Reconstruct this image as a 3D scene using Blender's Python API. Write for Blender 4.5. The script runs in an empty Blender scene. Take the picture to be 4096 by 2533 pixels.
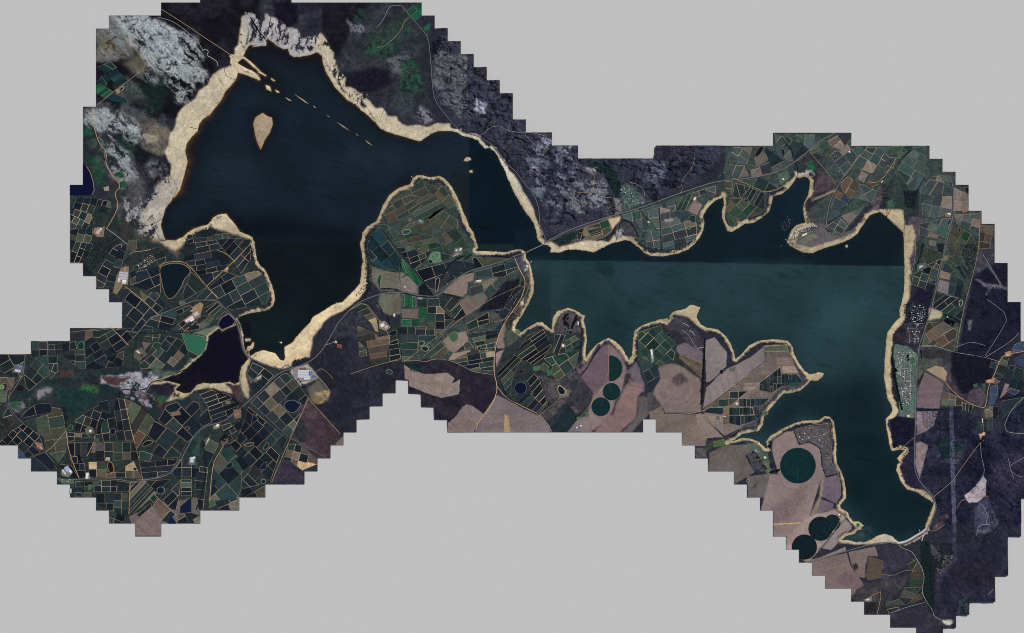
import bpy, bmesh, math, random
import numpy as np
from mathutils import Vector
random.seed(7); rng = np.random.default_rng(7)
R = math.radians
scene = bpy.context.scene
# ------------------------------------------------------------------ camera, sky, sun
S = 4.0                                    # metres per survey pixel
W, H = 4096, 2533
def wx(px): return (px - W/2) * S
def wy(py): return -(py - H/2) * S
ALT = 30000.0
cd = bpy.data.cameras.new('camera'); cam = bpy.data.objects.new('camera', cd)
scene.collection.objects.link(cam); scene.camera = cam
cam.location = (0, 0, ALT); cam.rotation_euler = (0, 0, 0)
cd.sensor_width = 36; cd.lens = 36 * ALT / (W * S)
cd.clip_start = 10; cd.clip_end = 200000
SUN_EL, SUN_AZ = R(48), R(40)              # sun in the north-east
world = bpy.data.worlds.new('World'); scene.world = world; world.use_nodes = True
wn = world.node_tree; wn.nodes.clear()
sky = wn.nodes.new('ShaderNodeTexSky'); sky.sky_type = 'NISHITA'; sky.sun_disc = False
sky.sun_elevation = SUN_EL; sky.sun_rotation = SUN_AZ
bg = wn.nodes.new('ShaderNodeBackground'); bg.inputs[1].default_value = 0.06
wo = wn.nodes.new('ShaderNodeOutputWorld')
wn.links.new(sky.outputs[0], bg.inputs[0]); wn.links.new(bg.outputs[0], wo.inputs[0])
ld = bpy.data.lights.new('sun', 'SUN'); ld.energy = 3.4; ld.angle = R(0.5); ld.color = (1, 0.96, 0.9)
sun = bpy.data.objects.new('sun', ld); scene.collection.objects.link(sun)
d = Vector((math.sin(SUN_AZ)*math.cos(SUN_EL), math.cos(SUN_AZ)*math.cos(SUN_EL), math.sin(SUN_EL)))
sun.rotation_euler = d.to_track_quat('Z', 'Y').to_euler(); sun.location = (3000, 4000, 6000)
vs = scene.view_settings
vs.view_transform = 'Standard'; vs.look = 'None'; vs.exposure = 0; vs.gamma = 1; vs.use_curve_mapping = False
scene.cycles.use_denoising = False; scene.cycles.filter_width = 1.0
scene.cycles.max_bounces = 4; scene.cycles.diffuse_bounces = 1; scene.cycles.glossy_bounces = 2
KR, KG, KB = 0.9425, 0.953, 0.975              # what a white level surface returns under this sun and sky

# ------------------------------------------------------------------ small helpers
ORG = dict(A=(240,0), B=(1000,0), D=(240,700), E=(0,1300), F=(600,1300), G=(1400,600), H=(1400,1000), I=(2100,500), J=(2900,500),
           K=(1900,1150), L=(2600,1150), M=(2700,1600), N=(3296,700), O=(3296,1300), Q=(3296,1733), S=(800,700), T=(1600,100))
Z = 1.89
def P(k, s):
    ox, oy = ORG[k]; v = [float(t) for t in s.replace(',', ' ').split()]
    return [(ox + v[i]/Z, oy + v[i+1]/Z) for i in range(0, len(v), 2)]
def MP(s):                                  # "A 1,2 3,4 | B 5,6" -> joined points
    out = []
    for part in s.split('|'):
        part = part.strip(); out += P(part[0], part[1:])
    return out
def lin(c):
    c = c/255.0
    return c/12.92 if c <= 0.04045 else ((c+0.055)/1.055)**2.4
def alb(rgb): return (min(.95, lin(rgb[0])/KR), min(.95, lin(rgb[1])/KG), min(.95, lin(rgb[2])/KB))
_tab = rng.random((256, 256))
def vnoise(x, y, seed=0):
    x = np.asarray(x, float) + seed*17.31; y = np.asarray(y, float) + seed*31.7
    xi = np.floor(x).astype(int); yi = np.floor(y).astype(int); fx = x-xi; fy = y-yi
    fx = fx*fx*(3-2*fx); fy = fy*fy*(3-2*fy)
    a = _tab[xi & 255, yi & 255]; b = _tab[(xi+1) & 255, yi & 255]; c = _tab[xi & 255, (yi+1) & 255]; e = _tab[(xi+1) & 255, (yi+1) & 255]
    return (a*(1-fx)+b*fx)*(1-fy) + (c*(1-fx)+e*fx)*fy
def fbm(x, y, sc, oct=4, seed=0, ridged=False):
    t = 0; a = 1; n = 0
    for k in range(oct):
        v = vnoise(x/sc, y/sc, seed+k*3)
        if ridged: v = 1-np.abs(2*v-1)
        t = t+a*v; n += a; a *= .55; sc *= .5
    return t/n
def rot(x, y, deg):
    c, s = math.cos(R(deg)), math.sin(R(deg)); return x*c+y*s, -x*s+y*c
def inside(poly, X, Y):
    m = np.zeros(X.shape, bool); n = len(poly)
    for i in range(n):
        x0, y0 = poly[i]; x1, y1 = poly[(i+1) % n]
        if y0 == y1: continue
        m ^= ((y0 > Y) != (y1 > Y)) & (X < (x1-x0)*(Y-y0)/(y1-y0)+x0)
    return m
def pip(poly, x, y): return bool(inside(poly, np.array([x]), np.array([y]))[0])
def link(o): scene.collection.objects.link(o); return o
def tag(o, label=None, cat=None, group=None, kind=None):
    if label: o['label'] = label
    if cat: o['category'] = cat
    if group: o['group'] = group
    if kind: o['kind'] = kind
    return o
def mesh_obj(name, verts, faces, mat, parent=None, cols=None, uvs=None, smooth=False):
    me = bpy.data.meshes.new(name); me.from_pydata(verts, [], faces)
    if cols is not None:
        ca = me.color_attributes.new('Col', 'FLOAT_COLOR', 'POINT')
        ca.data.foreach_set('color', np.asarray(cols, np.float32).ravel())
    if uvs is not None:
        uv = me.uv_layers.new(name='rows'); li = np.empty(len(me.loops), np.int32); me.loops.foreach_get('vertex_index', li)
        uv.data.foreach_set('uv', np.asarray(uvs, np.float32)[li].ravel())
    if smooth: me.polygons.foreach_set('use_smooth', [True]*len(me.polygons))
    if mat: me.materials.append(mat)
    o = link(bpy.data.objects.new(name, me))
    if parent: o.parent = parent
    return o
def empty(name, loc, rz=0):
    o = link(bpy.data.objects.new(name, None)); o.location = loc; o.rotation_euler = (0, 0, rz); o.empty_display_size = 5; return o
def copy_tree(o, parent=None):
    c = o.copy(); link(c)
    if parent: c.parent = parent
    for ch in list(o.children): copy_tree(ch, c)
    return c

# ------------------------------------------------------------------ materials
def material(name, rgb=None, rough=0.9, attr=False, noise=(), spec=0.15, uvrows=None, bump=None):
    """noise: list of (scale in 1/m, contrast, detail); base colour from rgb or the Col attribute"""
    m = bpy.data.materials.new(name); m.use_nodes = True; nt = m.node_tree; N = nt.nodes; Lk = nt.links
    b = N['Principled BSDF']; b.inputs['Roughness'].default_value = rough; b.inputs['Specular IOR Level'].default_value = spec
    if attr:
        a = N.new('ShaderNodeAttribute'); a.attribute_name = 'Col'; col = a.outputs['Color']
    else:
        a = N.new('ShaderNodeRGB'); a.outputs[0].default_value = (*alb(rgb), 1); col = a.outputs[0]
    tc = N.new('ShaderNodeNewGeometry').outputs['Position']
    def mulby(col, val, contrast):
        mr = N.new('ShaderNodeMapRange'); mr.inputs[1].default_value = .25; mr.inputs[2].default_value = .75
        mr.inputs[3].default_value = 1-contrast; mr.inputs[4].default_value = 1+contrast; mr.clamp = False
        Lk.new(val, mr.inputs[0])
        mx = N.new('ShaderNodeVectorMath'); mx.operation = 'SCALE'; Lk.new(col, mx.inputs[0]); Lk.new(mr.outputs[0], mx.inputs[3])
        return mx.outputs[0]
    for sc, con, det in noise:
        n = N.new('ShaderNodeTexNoise'); n.inputs['Scale'].default_value = sc; n.inputs['Detail'].default_value = det
        Lk.new(tc, n.inputs['Vector']); col = mulby(col, n.outputs['Fac'], con)
    if uvrows:
        u = N.new('ShaderNodeUVMap'); u.uv_map = 'rows'
        for (sx, sy, con) in uvrows:
            mp = N.new('ShaderNodeMapping'); mp.inputs['Scale'].default_value = (sx, sy, 1); Lk.new(u.outputs[0], mp.inputs[0])
            n = N.new('ShaderNodeTexNoise'); n.inputs['Scale'].default_value = 1; n.inputs['Detail'].default_value = 3
            Lk.new(mp.outputs[0], n.inputs['Vector']); col = mulby(col, n.outputs['Fac'], con)
    Lk.new(col, b.inputs['Base Color'])
    if bump:
        n = N.new('ShaderNodeTexNoise'); n.inputs['Scale'].default_value = bump[0]; n.inputs['Detail'].default_value = 4; Lk.new(tc, n.inputs['Vector'])
        bp = N.new('ShaderNodeBump'); bp.inputs['Strength'].default_value = bump[1]; bp.inputs['Distance'].default_value = bump[2]
        Lk.new(n.outputs['Fac'], bp.inputs['Height']); Lk.new(bp.outputs[0], b.inputs['Normal'])
    return m
M_grey = material('plain_grey_ground', (192,192,192), 1, spec=0)
M_land = material('terrain_soil', attr=True, rough=1, spec=0, noise=[(1/16, .22, 8), (1/70, .10, 6)])
M_water = material('lake_water', attr=True, rough=.25, spec=.12, noise=[(1/28, .10, 5), (1/700, .10, 5)], bump=(1/45, .25, 3))
M_crop = material('orchard_rows', attr=True, rough=1, spec=0, noise=[(1/16, .24, 6), (1/120, .16, 4)], uvrows=[(1/400, 1/12, .24), (1/140, 1/45, .18)])
M_bank = material('pond_bank_earth', attr=True, rough=1, spec=0, noise=[(1/20, .18, 5)])
M_tar = material('tar_road', (112,110,118), .9, noise=[(1/12, .12, 4)])
M_gravel = material('gravel_road', (196,160,118), 1, spec=0, noise=[(1/25, .15, 4)])
M_track = material('sandy_track', (172,150,118), 1, spec=0, noise=[(1/25, .2, 4)])
M_pale = material('pale_sand_track', (172,172,170), 1, spec=0, noise=[(1/25, .2, 4)])
M_creek = material('creek_water', (16,18,26), .4, spec=.1, noise=[(1/30, .1, 3)])
M_leaf = material('dark_tree_leaves', attr=True, rough=1, spec=0, noise=[(1/5, .3, 4)])

# ------------------------------------------------------------------ the survey's stepped outline (tile grid)
TX0, TY0, TS = 20.3, 10.6, 52.08
def col(px): return round((px-TX0)/TS)
# display-pixel spans per tile row (source px = 1.6753 x)
DS = 1.6753
rows = []      # (y0 row, list of (x0,x1) in display px); row r spans TY0+r*TS ..
spans = {
 -1:[(478,696)], 0:[(385,1007)], 1:[(261,1038)], 2:[(230,1069)], 3:[(230,1100)], 4:[(230,1131)], 5:[(230,1162)], 6:[(230,1193)], 7:[(230,1225)],
 8:[(199,1225)], 9:[(199,1256)], 10:[(199,1318),(1847,2033)], 11:[(199,1380),(1567,2220)], 12:[(199,2251)], 13:[(199,2282)],
 14:[(168,2313)], 15:[(168,2313)], 16:[(168,2344)], 17:[(168,2375)], 18:[(168,2375)], 19:[(168,2375)], 20:[(199,2406)], 21:[(230,2406)], 22:[(261,2406)],
 23:[(292,2437)], 24:[(292,2437)], 25:[(168,2437)], 26:[(74,2470)], 27:[(-20,2470)], 28:[(-20,2470)], 29:[(-20,945),(976,2470)], 30:[(-20,914),(1007,2470)],
 31:[(-20,883),(1038,2470)], 32:[(-20,852),(1069,1536),(1567,2470)], 33:[(-20,821),(1629,2470)], 34:[(43,790),(1660,2470)],
 35:[(74,759),(1691,2470)], 36:[(136,728),(1753,2470)], 37:[(168,634),(1784,2470)], 38:[(230,572),(1816,2437)], 39:[(261,478),(1847,2437)],
 40:[(323,385),(1847,2437)], 41:[(1878,2406)], 42:[(1909,2406)], 43:[(1940,2406)], 44:[(1971,2375)], 45:[(2034,2375)], 46:[(2065,2313)], 47:[(2127,2282)], 48:[(2189,2251)]}
NT = 24; DX = TS/NT
C0, C1, R0, R1 = -1, 80, -1, 49
tile = np.zeros((R1-R0, C1-C0), bool)
for r, sp in spans.items():
    for a, b in sp: tile[r-R0, col(a*DS)-C0: col(b*DS)-C0] = True
NXg, NYg = (C1-C0)*NT+1, (R1-R0)*NT+1
gx = TX0 + C0*TS + np.arange(NXg)*DX; gy = TY0 + R0*TS + np.arange(NYg)*DX
X, Y = np.meshgrid(gx, gy)
def onland(x, y):
    c = int(math.floor((x-TX0)/TS))-C0; r = int(math.floor((y-TY0)/TS))-R0
    return 0 <= r < tile.shape[0] and 0 <= c < tile.shape[1] and tile[r, c]
# grey base round the survey
g = 90000
tag(mesh_obj('ground', [(-g,-g,-4),(g,-g,-4),(g,g,-4),(-g,g,-4)], [(0,1,2,3)], M_grey), kind='structure')
# ------------------------------------------------------------------ shorelines
LAKE = MP("""A 1345,545 1330,600 1290,650 1250,690 1210,770 1160,830 1130,870 1080,900 1050,940 1040,990 1000,1030 960,1080 945,1150 965,1220 945,1300 925,1370 905,1440 860,1500
|D 870,130 845,190 800,250 775,320 760,380 775,430 790,480 800,495 880,492 930,470 965,440 1000,415 1060,390 1110,380 1150,345 1160,320 1200,300 1260,295 1275,320 1320,370 1360,430 1440,465
|S 395,475 410,505 415,560 430,640 455,690 490,715 520,780 545,840 560,890 565,940 550,990 510,1020 440,1035 370,1045 310,1065 280,1085 305,1130 323,1200 330,1290 350,1350 378,1374 420,1345 480,1325 530,1340 570,1350 590,1375 600,1395 630,1405 645,1390 640,1340 640,1300 680,1280 710,1260 725,1230 780,1170 830,1120 860,1070 900,1050 960,1010 1010,980 1080,960 1120,920 1170,870 1210,820 1220,760 1222,700 1232,660 1225,600 1210,515 1225,480 1230,440 1255,400
|G 200,540 220,500 250,420 300,340 370,290 455,260 475,215 510,192 545,195 600,208 680,200 720,225 770,280 800,340 830,400 850,460 880,520 900,580 930,620 945,670 955,700 970,740 945,755 960,765 1050,768 1180,775 1260,755 1300,755 1325,775 1330,820 1360,860 1375,930 1390,1000 1385,1080 1350,1160 1300,1250 1260,1310 1245,1350
|K 320,330 345,345 400,305 470,265 510,265 550,300 580,325 590,230 620,185 700,155 760,175 800,200 830,215 820,250 835,310 840,360 845,400 835,470 835,540 860,500 920,430 1010,382 1060,410 1110,455 1140,510 1165,550 1190,510 1197,400 1205,330 1260,290 1330,265 1400,250 1450,262 1480,230
|L 40,250 100,252 125,258 160,200 190,180 260,165 310,132 380,150 365,185 352,225 380,280 430,305 510,318 560,355 600,410 630,480 645,545 690,510 750,440 820,405 940,392 1040,405 1075,440 1090,510 1130,580 1165,630 1200,655 1240,655 1270,643 1315,650 1300,680 1265,705 1215,700 1180,740 1140,775 1080,795 1010,800 980,830 930,890 890,935 860,980 850,1040 820,1085 760,1095 700,1105 640,1150 580,1175 640,1158 700,1140 760,1145 820,1165 870,1215 888,1220 880,1165 910,1125 1010,1065 1090,1030 1150,1010 1280,1005 1320,975 1360,980 1390,1020 1400,1100 1410,1180 1405,1250
|Q 95,230 130,290 150,350 162,420 165,490 140,520 120,545 125,570 180,600 195,640 220,670 265,670 300,698 280,715 285,728 250,735 230,760 160,780 130,810 180,808 240,825 310,825 360,805 410,775 460,762 510,780 560,820 600,825 660,795 720,765 765,735 770,690 800,620 820,560 830,540 815,515 770,490 720,455 690,440 630,425 590,380 570,345 565,310 548,285 555,240 570,220 555,190 590,150 615,130 570,122 510,135 495,80
|O 470,750 468,710 500,680 520,640 500,590 480,550 465,460 455,390 460,330 458,280 465,200 470,130 480,60 515,10
|N 540,1110 575,1080 570,1020 590,960 605,880 610,780 610,690 605,600 605,500 600,430 560,400 510,350 480,320 440,290 420,280 380,290 340,310 310,350 300,370 270,410 255,440 210,475 150,505 80,530
|J 748,930 660,968 600,965 540,940 490,910 470,890 485,840 510,790 540,760 610,740 600,700 592,640 600,590 630,530 640,480 645,430 630,400 600,390 560,400 540,390 520,430 480,480 430,520 360,540 350,600 335,650 280,700 215,740 150,745 100,780 50,808 20,800
|I 1495,710 1490,660 1505,600 1500,545 1440,570 1400,605 1370,640 1345,690 1355,740 1345,800 1320,850 1280,900 1230,940 1160,970 1040,993 950,990 900,965 870,935 850,920 830,900 790,875 750,870 700,885 660,890 620,910 570,935 520,963 450,950 380,940 310,945 265,963 190,963 200,930 165,905 140,905 100,870 85,800 70,750 40,700
|T 945,1410 900,1330 865,1270 835,1200 810,1150 790,1090 760,1040 740,990 710,950 680,932 640,932 610,900 590,870 530,850 470,838 440,815 400,803 340,800 280,805 230,825 180,860 150,880 100,865 50,850
|B 1060,1005 990,975 960,940 900,880 840,830 800,790 740,760 700,720 650,670 620,620 590,570 570,530 550,470 545,420 500,395 460,415 420,420 370,430 330,430 300,410 290,370 250,370 210,350 180,325 130,290 120,345 50,350 20,355
|A 1480,345 1430,340 1410,370 1390,410 1385,435 1345,470""")
POOL = MP("F 440,85 520,25 545,48 590,25 640,5 655,-5 675,60 685,120 705,190 738,240 742,262 690,320 680,370 675,430 640,450 600,430 540,440 480,445 400,440 350,460 310,510 260,520 190,490 230,450 130,425 0,440 100,418 150,390 220,370 280,320 340,270 380,235 425,180 440,110")
ISL = [MP(t) for t in [
 "B 95,855 130,880 165,890 172,940 150,1000 110,1060 90,1110 80,1130 60,1090 45,1040 35,990 25,940 40,890",
 "A 1300,430 1390,430 1440,465 1512,535|B 60,528 125,572 118,578 50,542|A 1512,550 1440,490 1395,447 1350,440 1320,450",
 "A 1305,450 1325,470 1360,490 1420,525 1450,535 1512,575|B 40,560 70,585 80,605 40,605|A 1512,608 1440,580 1380,557 1340,548 1310,500",
 "B 158,590 190,610 180,616 160,600", "B 118,642 150,655 162,692 125,675", "B 190,680 215,690 224,702 200,698", "B 265,735 300,750 318,767 290,760",
 "B 330,710 400,750 446,787 415,775", "B 478,795 502,818 484,814", "B 580,868 608,890 590,882", "B 655,922 700,948 757,990 700,960", "B 798,1008 824,1030 806,1022",
 "B 868,1058 900,1078 928,1103 890,1083", "G 860,80 880,55 910,60 915,75 880,88", "G 903,155 925,155 925,172 905,172", "S 340,1240 380,1237 383,1255 345,1260",
 "S 400,1262 410,1275 400,1310 370,1330 375,1372 345,1350 360,1300 385,1290", "S 598,1265 620,1262 618,1275", "J 912,912 922,905 930,915 922,928 912,924"]]
def seg_dist(polys, cap):
    D = np.full(X.shape, cap, float); m = cap
    for poly in polys:
        n = len(poly)
        for i in range(n):
            (x0, y0), (x1, y1) = poly[i], poly[(i+1) % n]
            a = max(0, int((min(x0,x1)-m-gx[0])/DX)); b = min(NXg, int((max(x0,x1)+m-gx[0])/DX)+2)
            c = max(0, int((min(y0,y1)-m-gy[0])/DX)); e = min(NYg, int((max(y0,y1)+m-gy[0])/DX)+2)
            if a >= b or c >= e: continue
            xs, ys = X[c:e, a:b], Y[c:e, a:b]; dx, dy = x1-x0, y1-y0; L2 = dx*dx+dy*dy+1e-9
            t = np.clip(((xs-x0)*dx+(ys-y0)*dy)/L2, 0, 1)
            D[c:e, a:b] = np.minimum(D[c:e, a:b], np.hypot(xs-x0-t*dx, ys-y0-t*dy))
    return D
# shorelines are ragged: sample them at slightly displaced positions
RAG = 1.6
WXr = X + RAG*(fbm(X, Y, 9, 3, 3)-.5)*4; WYr = Y + RAG*(fbm(X, Y, 9, 3, 5)-.5)*4
in_lake = inside(LAKE, WXr, WYr)
for p in ISL[:6]+ISL[13:]: in_lake &= ~inside(p, X, Y)
in_pool = inside(POOL, WXr, WYr)
wet = in_lake | in_pool
dist = seg_dist([LAKE, POOL]+ISL[:6]+ISL[13:], 70.0)
sd = np.where(wet, -dist, dist)                      # + on land

# ------------------------------------------------------------------ painting of the ground cover (albedo of what grows or lies there)
Cc = np.zeros(X.shape+(3,)); Cc[:] = alb((48,48,57))
n_a = fbm(X, Y, 40, 5, 11); n_b = fbm(X, Y, 14, 4, 23); n_c = fbm(X, Y, 120, 4, 37)
n_f = fbm(X, Y, 5, 3, 43); n_a = n_a+.22*(n_f-.5); n_b = n_b+.35*(n_f-.5)
w1, w2 = fbm(X, Y, 30, 4, 51)-.5, fbm(X, Y, 30, 4, 67)-.5
def blur(a, k):
    for _ in range(2):
        for ax in (0, 1):
            c = np.cumsum(np.concatenate([np.repeat(a.take([0], ax), k+1, ax), a, np.repeat(a.take([-1], ax), k, ax)], ax), ax)
            n = a.shape[ax]; a = (c.take(range(2*k+1, 2*k+1+n), ax)-c.take(range(0, n), ax))/(2*k+1)
    return a
def zmask(poly, soft=2, warp=6):
    xs = [p[0] for p in poly]; ys = [p[1] for p in poly]; mg = soft*DX*3+warp*2+4
    a = max(0, int((min(xs)-mg-gx[0])/DX)); b = min(NXg, int((max(xs)+mg-gx[0])/DX)+2)
    c = max(0, int((min(ys)-mg-gy[0])/DX)); e = min(NYg, int((max(ys)+mg-gy[0])/DX)+2)
    sl = (slice(c, e), slice(a, b))
    m = inside(poly, X[sl]+w1[sl]*warp*3, Y[sl]+w2[sl]*warp*3).astype(float)
    if soft: m = blur(m, soft)
    return sl, m
def zone(s, rgb, soft=2, warp=6, a=1.0, var=.25, col2=None, thr=None, ns=None, w=.12):
    soft = soft//2
    """thr+ns: only where the noise field ns passes thr; col2: mottled second cover"""
    sl, m = zmask(MP(s) if isinstance(s, str) else s, soft, warp)
    if thr is not None: m = m*np.clip((ns[sl]-thr)/w+.5, 0, 1)
    c = np.array(alb(rgb))[None, None, :]*(1+var*2*(n_b[sl]-.5))[..., None]
    if col2 is not None:
        t = np.clip((n_a[sl]-.5)*5+.5, 0, 1)[..., None]; c = c*(1-t)+np.array(alb(col2))*t
    if rgb[0] > 85 and rgb[0] > rgb[2]+2 and thr is None:
        ZN[0] += 37; q_ = MP(s); ox, oy = sum(p[0] for p in q_)/len(q_), sum(p[1] for p in q_)/len(q_)
        if ZN[0] % 2: u, v = rot(X[sl]+w1[sl]*30, Y[sl]+w2[sl]*30, ZN[0] % 180)
        else: v = np.hypot(X[sl]-ox, (Y[sl]-oy)*1.25)+w1[sl]*30; u = np.arctan2(Y[sl]-oy, X[sl]-ox)*90
        base = np.array(alb(rgb)); base = base if col2 is None else base*(.65+.35*np.clip((n_c[sl]-.5)*4+.5, 0, 1))[..., None]+np.array(alb(col2))*(.35-.35*np.clip((n_c[sl]-.5)*4+.5, 0, 1))[..., None]
        c = base*(1+.34*(fbm(u/14, v, 9, 3, ZN[0] % 50)-.5)+.30*(fbm(X[sl], Y[sl], 90, 3, ZN[0] % 40)-.5))[..., None]; drym[sl] = np.maximum(drym[sl]*(1-m*a), m*a)
    else: drym[sl] = drym[sl]*(1-m*a)
    k = (m*a)[..., None]; Cc[sl] = Cc[sl]*(1-k)+c*k
ZN = [0]; drym = np.zeros(X.shape)
def streak(deg, along, across, seed): 
    u, v = rot(X+w1*25, Y+w2*25, deg); return fbm(u/along*20, v/across*20, 20, 5, seed)+.30*(n_f-.5)
st_nw = streak(48, 70, 22, 71); st_nw2 = streak(30, 40, 14, 77); st_mt = streak(20, 34, 15, 83); st_se = streak(-50, 80, 30, 91)

# --- north-west: burnt scrub, white rock pans
zone("A 150,-40 1512,-40 1512,200 1400,130 1340,420 1340,500 1200,500 1100,640 880,900 700,900 400,900 130,800", (38,37,43), 6, 4, col2=(27,26,32))
zone("A 270,120 420,110 560,230 560,420 420,470 270,470", (92,88,84), 5, 10, col2=(56,62,58))
zone("A 330,160 500,230 460,280 340,230", (110,108,112), 3, 6, a=.8)
zone("A 300,300 420,290 400,400 310,420", (96,84,66), 5, 8, a=.8)
zone("A 400,120 640,120 900,230 1010,290 1060,400 1000,560 760,560 680,420 560,260", (126,129,131), 4, 14, thr=.41, ns=st_nw, w=.10)
zone("A 620,180 800,180 960,360 860,500 700,500 640,350", (124,127,129), 4, 8, thr=.36, ns=st_nw2, w=.1)
zone("A 800,190 1000,270 950,300 800,240", (122,125,128), 3, 8, thr=.35, ns=st_nw)
zone("A 560,420 660,420 650,560 560,560 480,480", (88,82,70), 6, 10, a=.8)
zone("A 720,490 1000,470 1160,470 1180,560 1080,640 880,890 700,830 600,760 600,640", (25,26,31), 5, 12)
zone("A 600,640 820,540 800,700 760,860 640,800", (30,42,40), 6, 14)
zone("A 800,500 1080,520 1080,620 820,640", (126,128,130), 3, 8, thr=.52, ns=st_nw2, w=.06)
zone("A 870,690 1010,690 980,780 880,780", (124,126,128), 2, 8, thr=.42, ns=st_nw2, w=.06)
zone("A 420,540 600,640 700,820 620,860 420,740", (66,72,68), 4, 12, col2=(50,48,54))
zone("A 170,800 560,760 760,860 830,960 560,920 400,920 170,930", (70,72,74), 5, 12, col2=(34,32,40))
zone("A 180,850 340,820 420,960 500,960 560,1000 420,1090 330,980 200,960", (122,124,126), 3, 10, thr=.40, ns=st_nw, w=.08)
zone("A 440,930 600,930 640,1040 480,1010", (124,126,128), 3, 8, thr=.42, ns=st_nw, w=.08)
zone("A 400,1000 600,960 660,1120 820,1180 860,1300 760,1350 560,1300 440,1200", (30,31,38), 6, 14)
zone("A 420,1040 600,1040 600,1160 440,1180", (30,46,40), 6, 14)
zone("A 300,1030 520,1180 560,1350 460,1390 380,1250 330,1140", (120,122,124), 3, 8, thr=.42, ns=st_nw, w=.08)
zone("A 590,940 700,900 800,960 850,1050 790,1180 700,1170 620,1120 580,1040", (84,78,76), 4, 6, col2=(104,98,88))
zone("A 640,1030 720,1010 740,1060 660,1080", (140,132,112), 3, 8, a=.7)
zone("A 180,930 330,1000 420,1260 300,1300 180,1100", (60,72,66), 5, 12, col2=(42,44,48))
zone("A 180,940 260,980 250,1020 180,1010", (38,66,54), 3, 8)
zone("A 180,1180 280,1180 340,1340 360,1430 280,1400 240,1260", (44,70,56), 5, 12, col2=(34,58,48))
zone("A 360,1300 560,1260 620,1420 560,1512 420,1512", (84,80,80), 6, 12, col2=(52,56,54))
zone("A 560,1250 820,1180 840,1320 760,1420 600,1420", (36,36,44), 6, 12, col2=(54,50,58))
zone("A 415,1310 475,1290 480,1340 420,1360", (44,78,58), 1, 1)
zone("A 445,1350 510,1340 500,1400 455,1400", (112,96,82), 1, 2)
zone("A 500,285 550,300 560,350 520,360", (112,98,92), 2, 5)
zone("D 340,60 640,20 640,500 480,520 380,380 420,240", (76,74,78), 6, 10, col2=(50,52,54))
zone("D 470,170 560,160 640,200 760,60 780,330 760,500 640,480 520,380", (128,125,126), 3, 10, thr=.44, ns=st_se, w=.08)
zone("D 380,280 540,360 580,480 470,480 380,400", (42,62,48), 5, 10, col2=(58,54,54))
zone("D 180,530 420,460 470,520 340,620 220,760 175,740", (34,40,44), 4, 6)
zone("D 540,480 780,440 760,520 620,570 540,540", (74,66,62), 4, 8, col2=(50,66,52))
zone("D 540,590 600,590 590,640 540,630", (52,92,72), 1, 2)
zone("D 560,610 700,570 730,660 580,740", (96,90,82), 3, 4, col2=(58,72,58))
zone("D 770,560 900,520 920,640 800,660", (60,64,60), 3, 8, col2=(84,78,72))
# fractured pale rock pans between dark veins
vein = fbm(*rot(X+w1*40, Y+w2*40, 48), 34, 3, 171, True); pan = .5*st_nw+.3*st_nw2+.2*n_c-.22*(n_f-.5); vn2 = streak(50, 70, 8, 175)
for s, lo, br in [("A 380,120 640,120 900,230 1030,290 1080,420 1010,570 740,570 620,440 480,260", .40, 142), ("A 560,520 760,520 720,640 620,600", .48, 118), ("A 780,500 1120,520 1120,640 980,700 780,660", .52, 134), ("A 850,680 1020,680 990,790 870,780", .48, 128),
                  ("A 175,830 380,820 580,900 660,1040 540,1100 470,1020 330,990 190,960", .44, 136), ("A 300,1010 540,1160 600,1360 470,1420 370,1280 310,1120", .47, 126), ("A 275,220 520,240 520,440 275,460", .54, 106), ("A 640,1220 820,1240 860,1400 700,1420", .58, 106)]:
    sl, m = zmask(MP(s), 3, 10); t = np.clip((pan[sl]+.38*(vn2[sl]-.5)-lo-.03)/.20+.5, 0, 1)*np.clip((.88-vein[sl])/.12, 0, 1); b_ = (.78+.5*vn2[sl])[..., None]
    k = (m*t*.9)[..., None]; Cc[sl] = Cc[sl]*(1-k)+np.array(alb((br, br+2, br+3)))*b_*k
    k = (m*np.clip((vein[sl]-.80)/.06, 0, 1)*.7)[..., None]; Cc[sl] = Cc[sl]*(1-k)+np.array(alb((34,36,40)))*k
# --- north delta and valley
zone("A 1340,-20 1512,-20 1512,100 1380,140|B 0,110 180,110 360,200 500,260 540,20 500,-20", (58,58,66), 5, 10, col2=(40,40,48))
zone("B 180,20 360,20 370,180 270,200 190,150", (28,26,36), 5, 10)
zone("B 520,10 1000,10 1000,130 900,240 700,480 620,420 530,200", (30,28,36), 6, 14, col2=(38,34,42))
zone("B 900,20 1150,20 1280,160 1380,420 1380,700 1330,940 1200,960 1000,840 900,720 640,500 720,320", (58,58,64), 6, 12, col2=(44,46,52))
zone("B 860,520 1060,520 1080,640 960,700 760,690 680,560", (32,30,40), 6, 12)
zone("B 730,150 860,210 900,250 780,250", (104,104,112), 3, 10, thr=.4, ns=st_nw2)
zone("B 1040,440 1200,420 1180,600 1080,560", (92,92,98), 5, 12, thr=.42, ns=st_nw2)
zone("B 760,50 870,90 860,190 800,180", (40,60,54), 4, 10, a=.9, thr=.42, ns=n_b)
zone("B 860,320 1000,300 1110,350 1080,420 940,450 870,410", (44,72,58), 4, 12, a=.9, thr=.42, ns=n_b)
zone("B 940,220 1200,120 1240,240 1160,340 960,310 860,300", (50,62,58), 6, 14)
zone("B 1130,480 1230,430 1310,640 1240,730 1120,700", (46,76,60), 6, 14, thr=.4, ns=n_b)
zone("B 1090,700 1250,720 1230,860 1080,840", (58,64,66), 6, 14)
zone("B 1300,800 1400,900 1320,930 1240,880", (110,106,112), 4, 10, thr=.45, ns=st_nw2)
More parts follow.
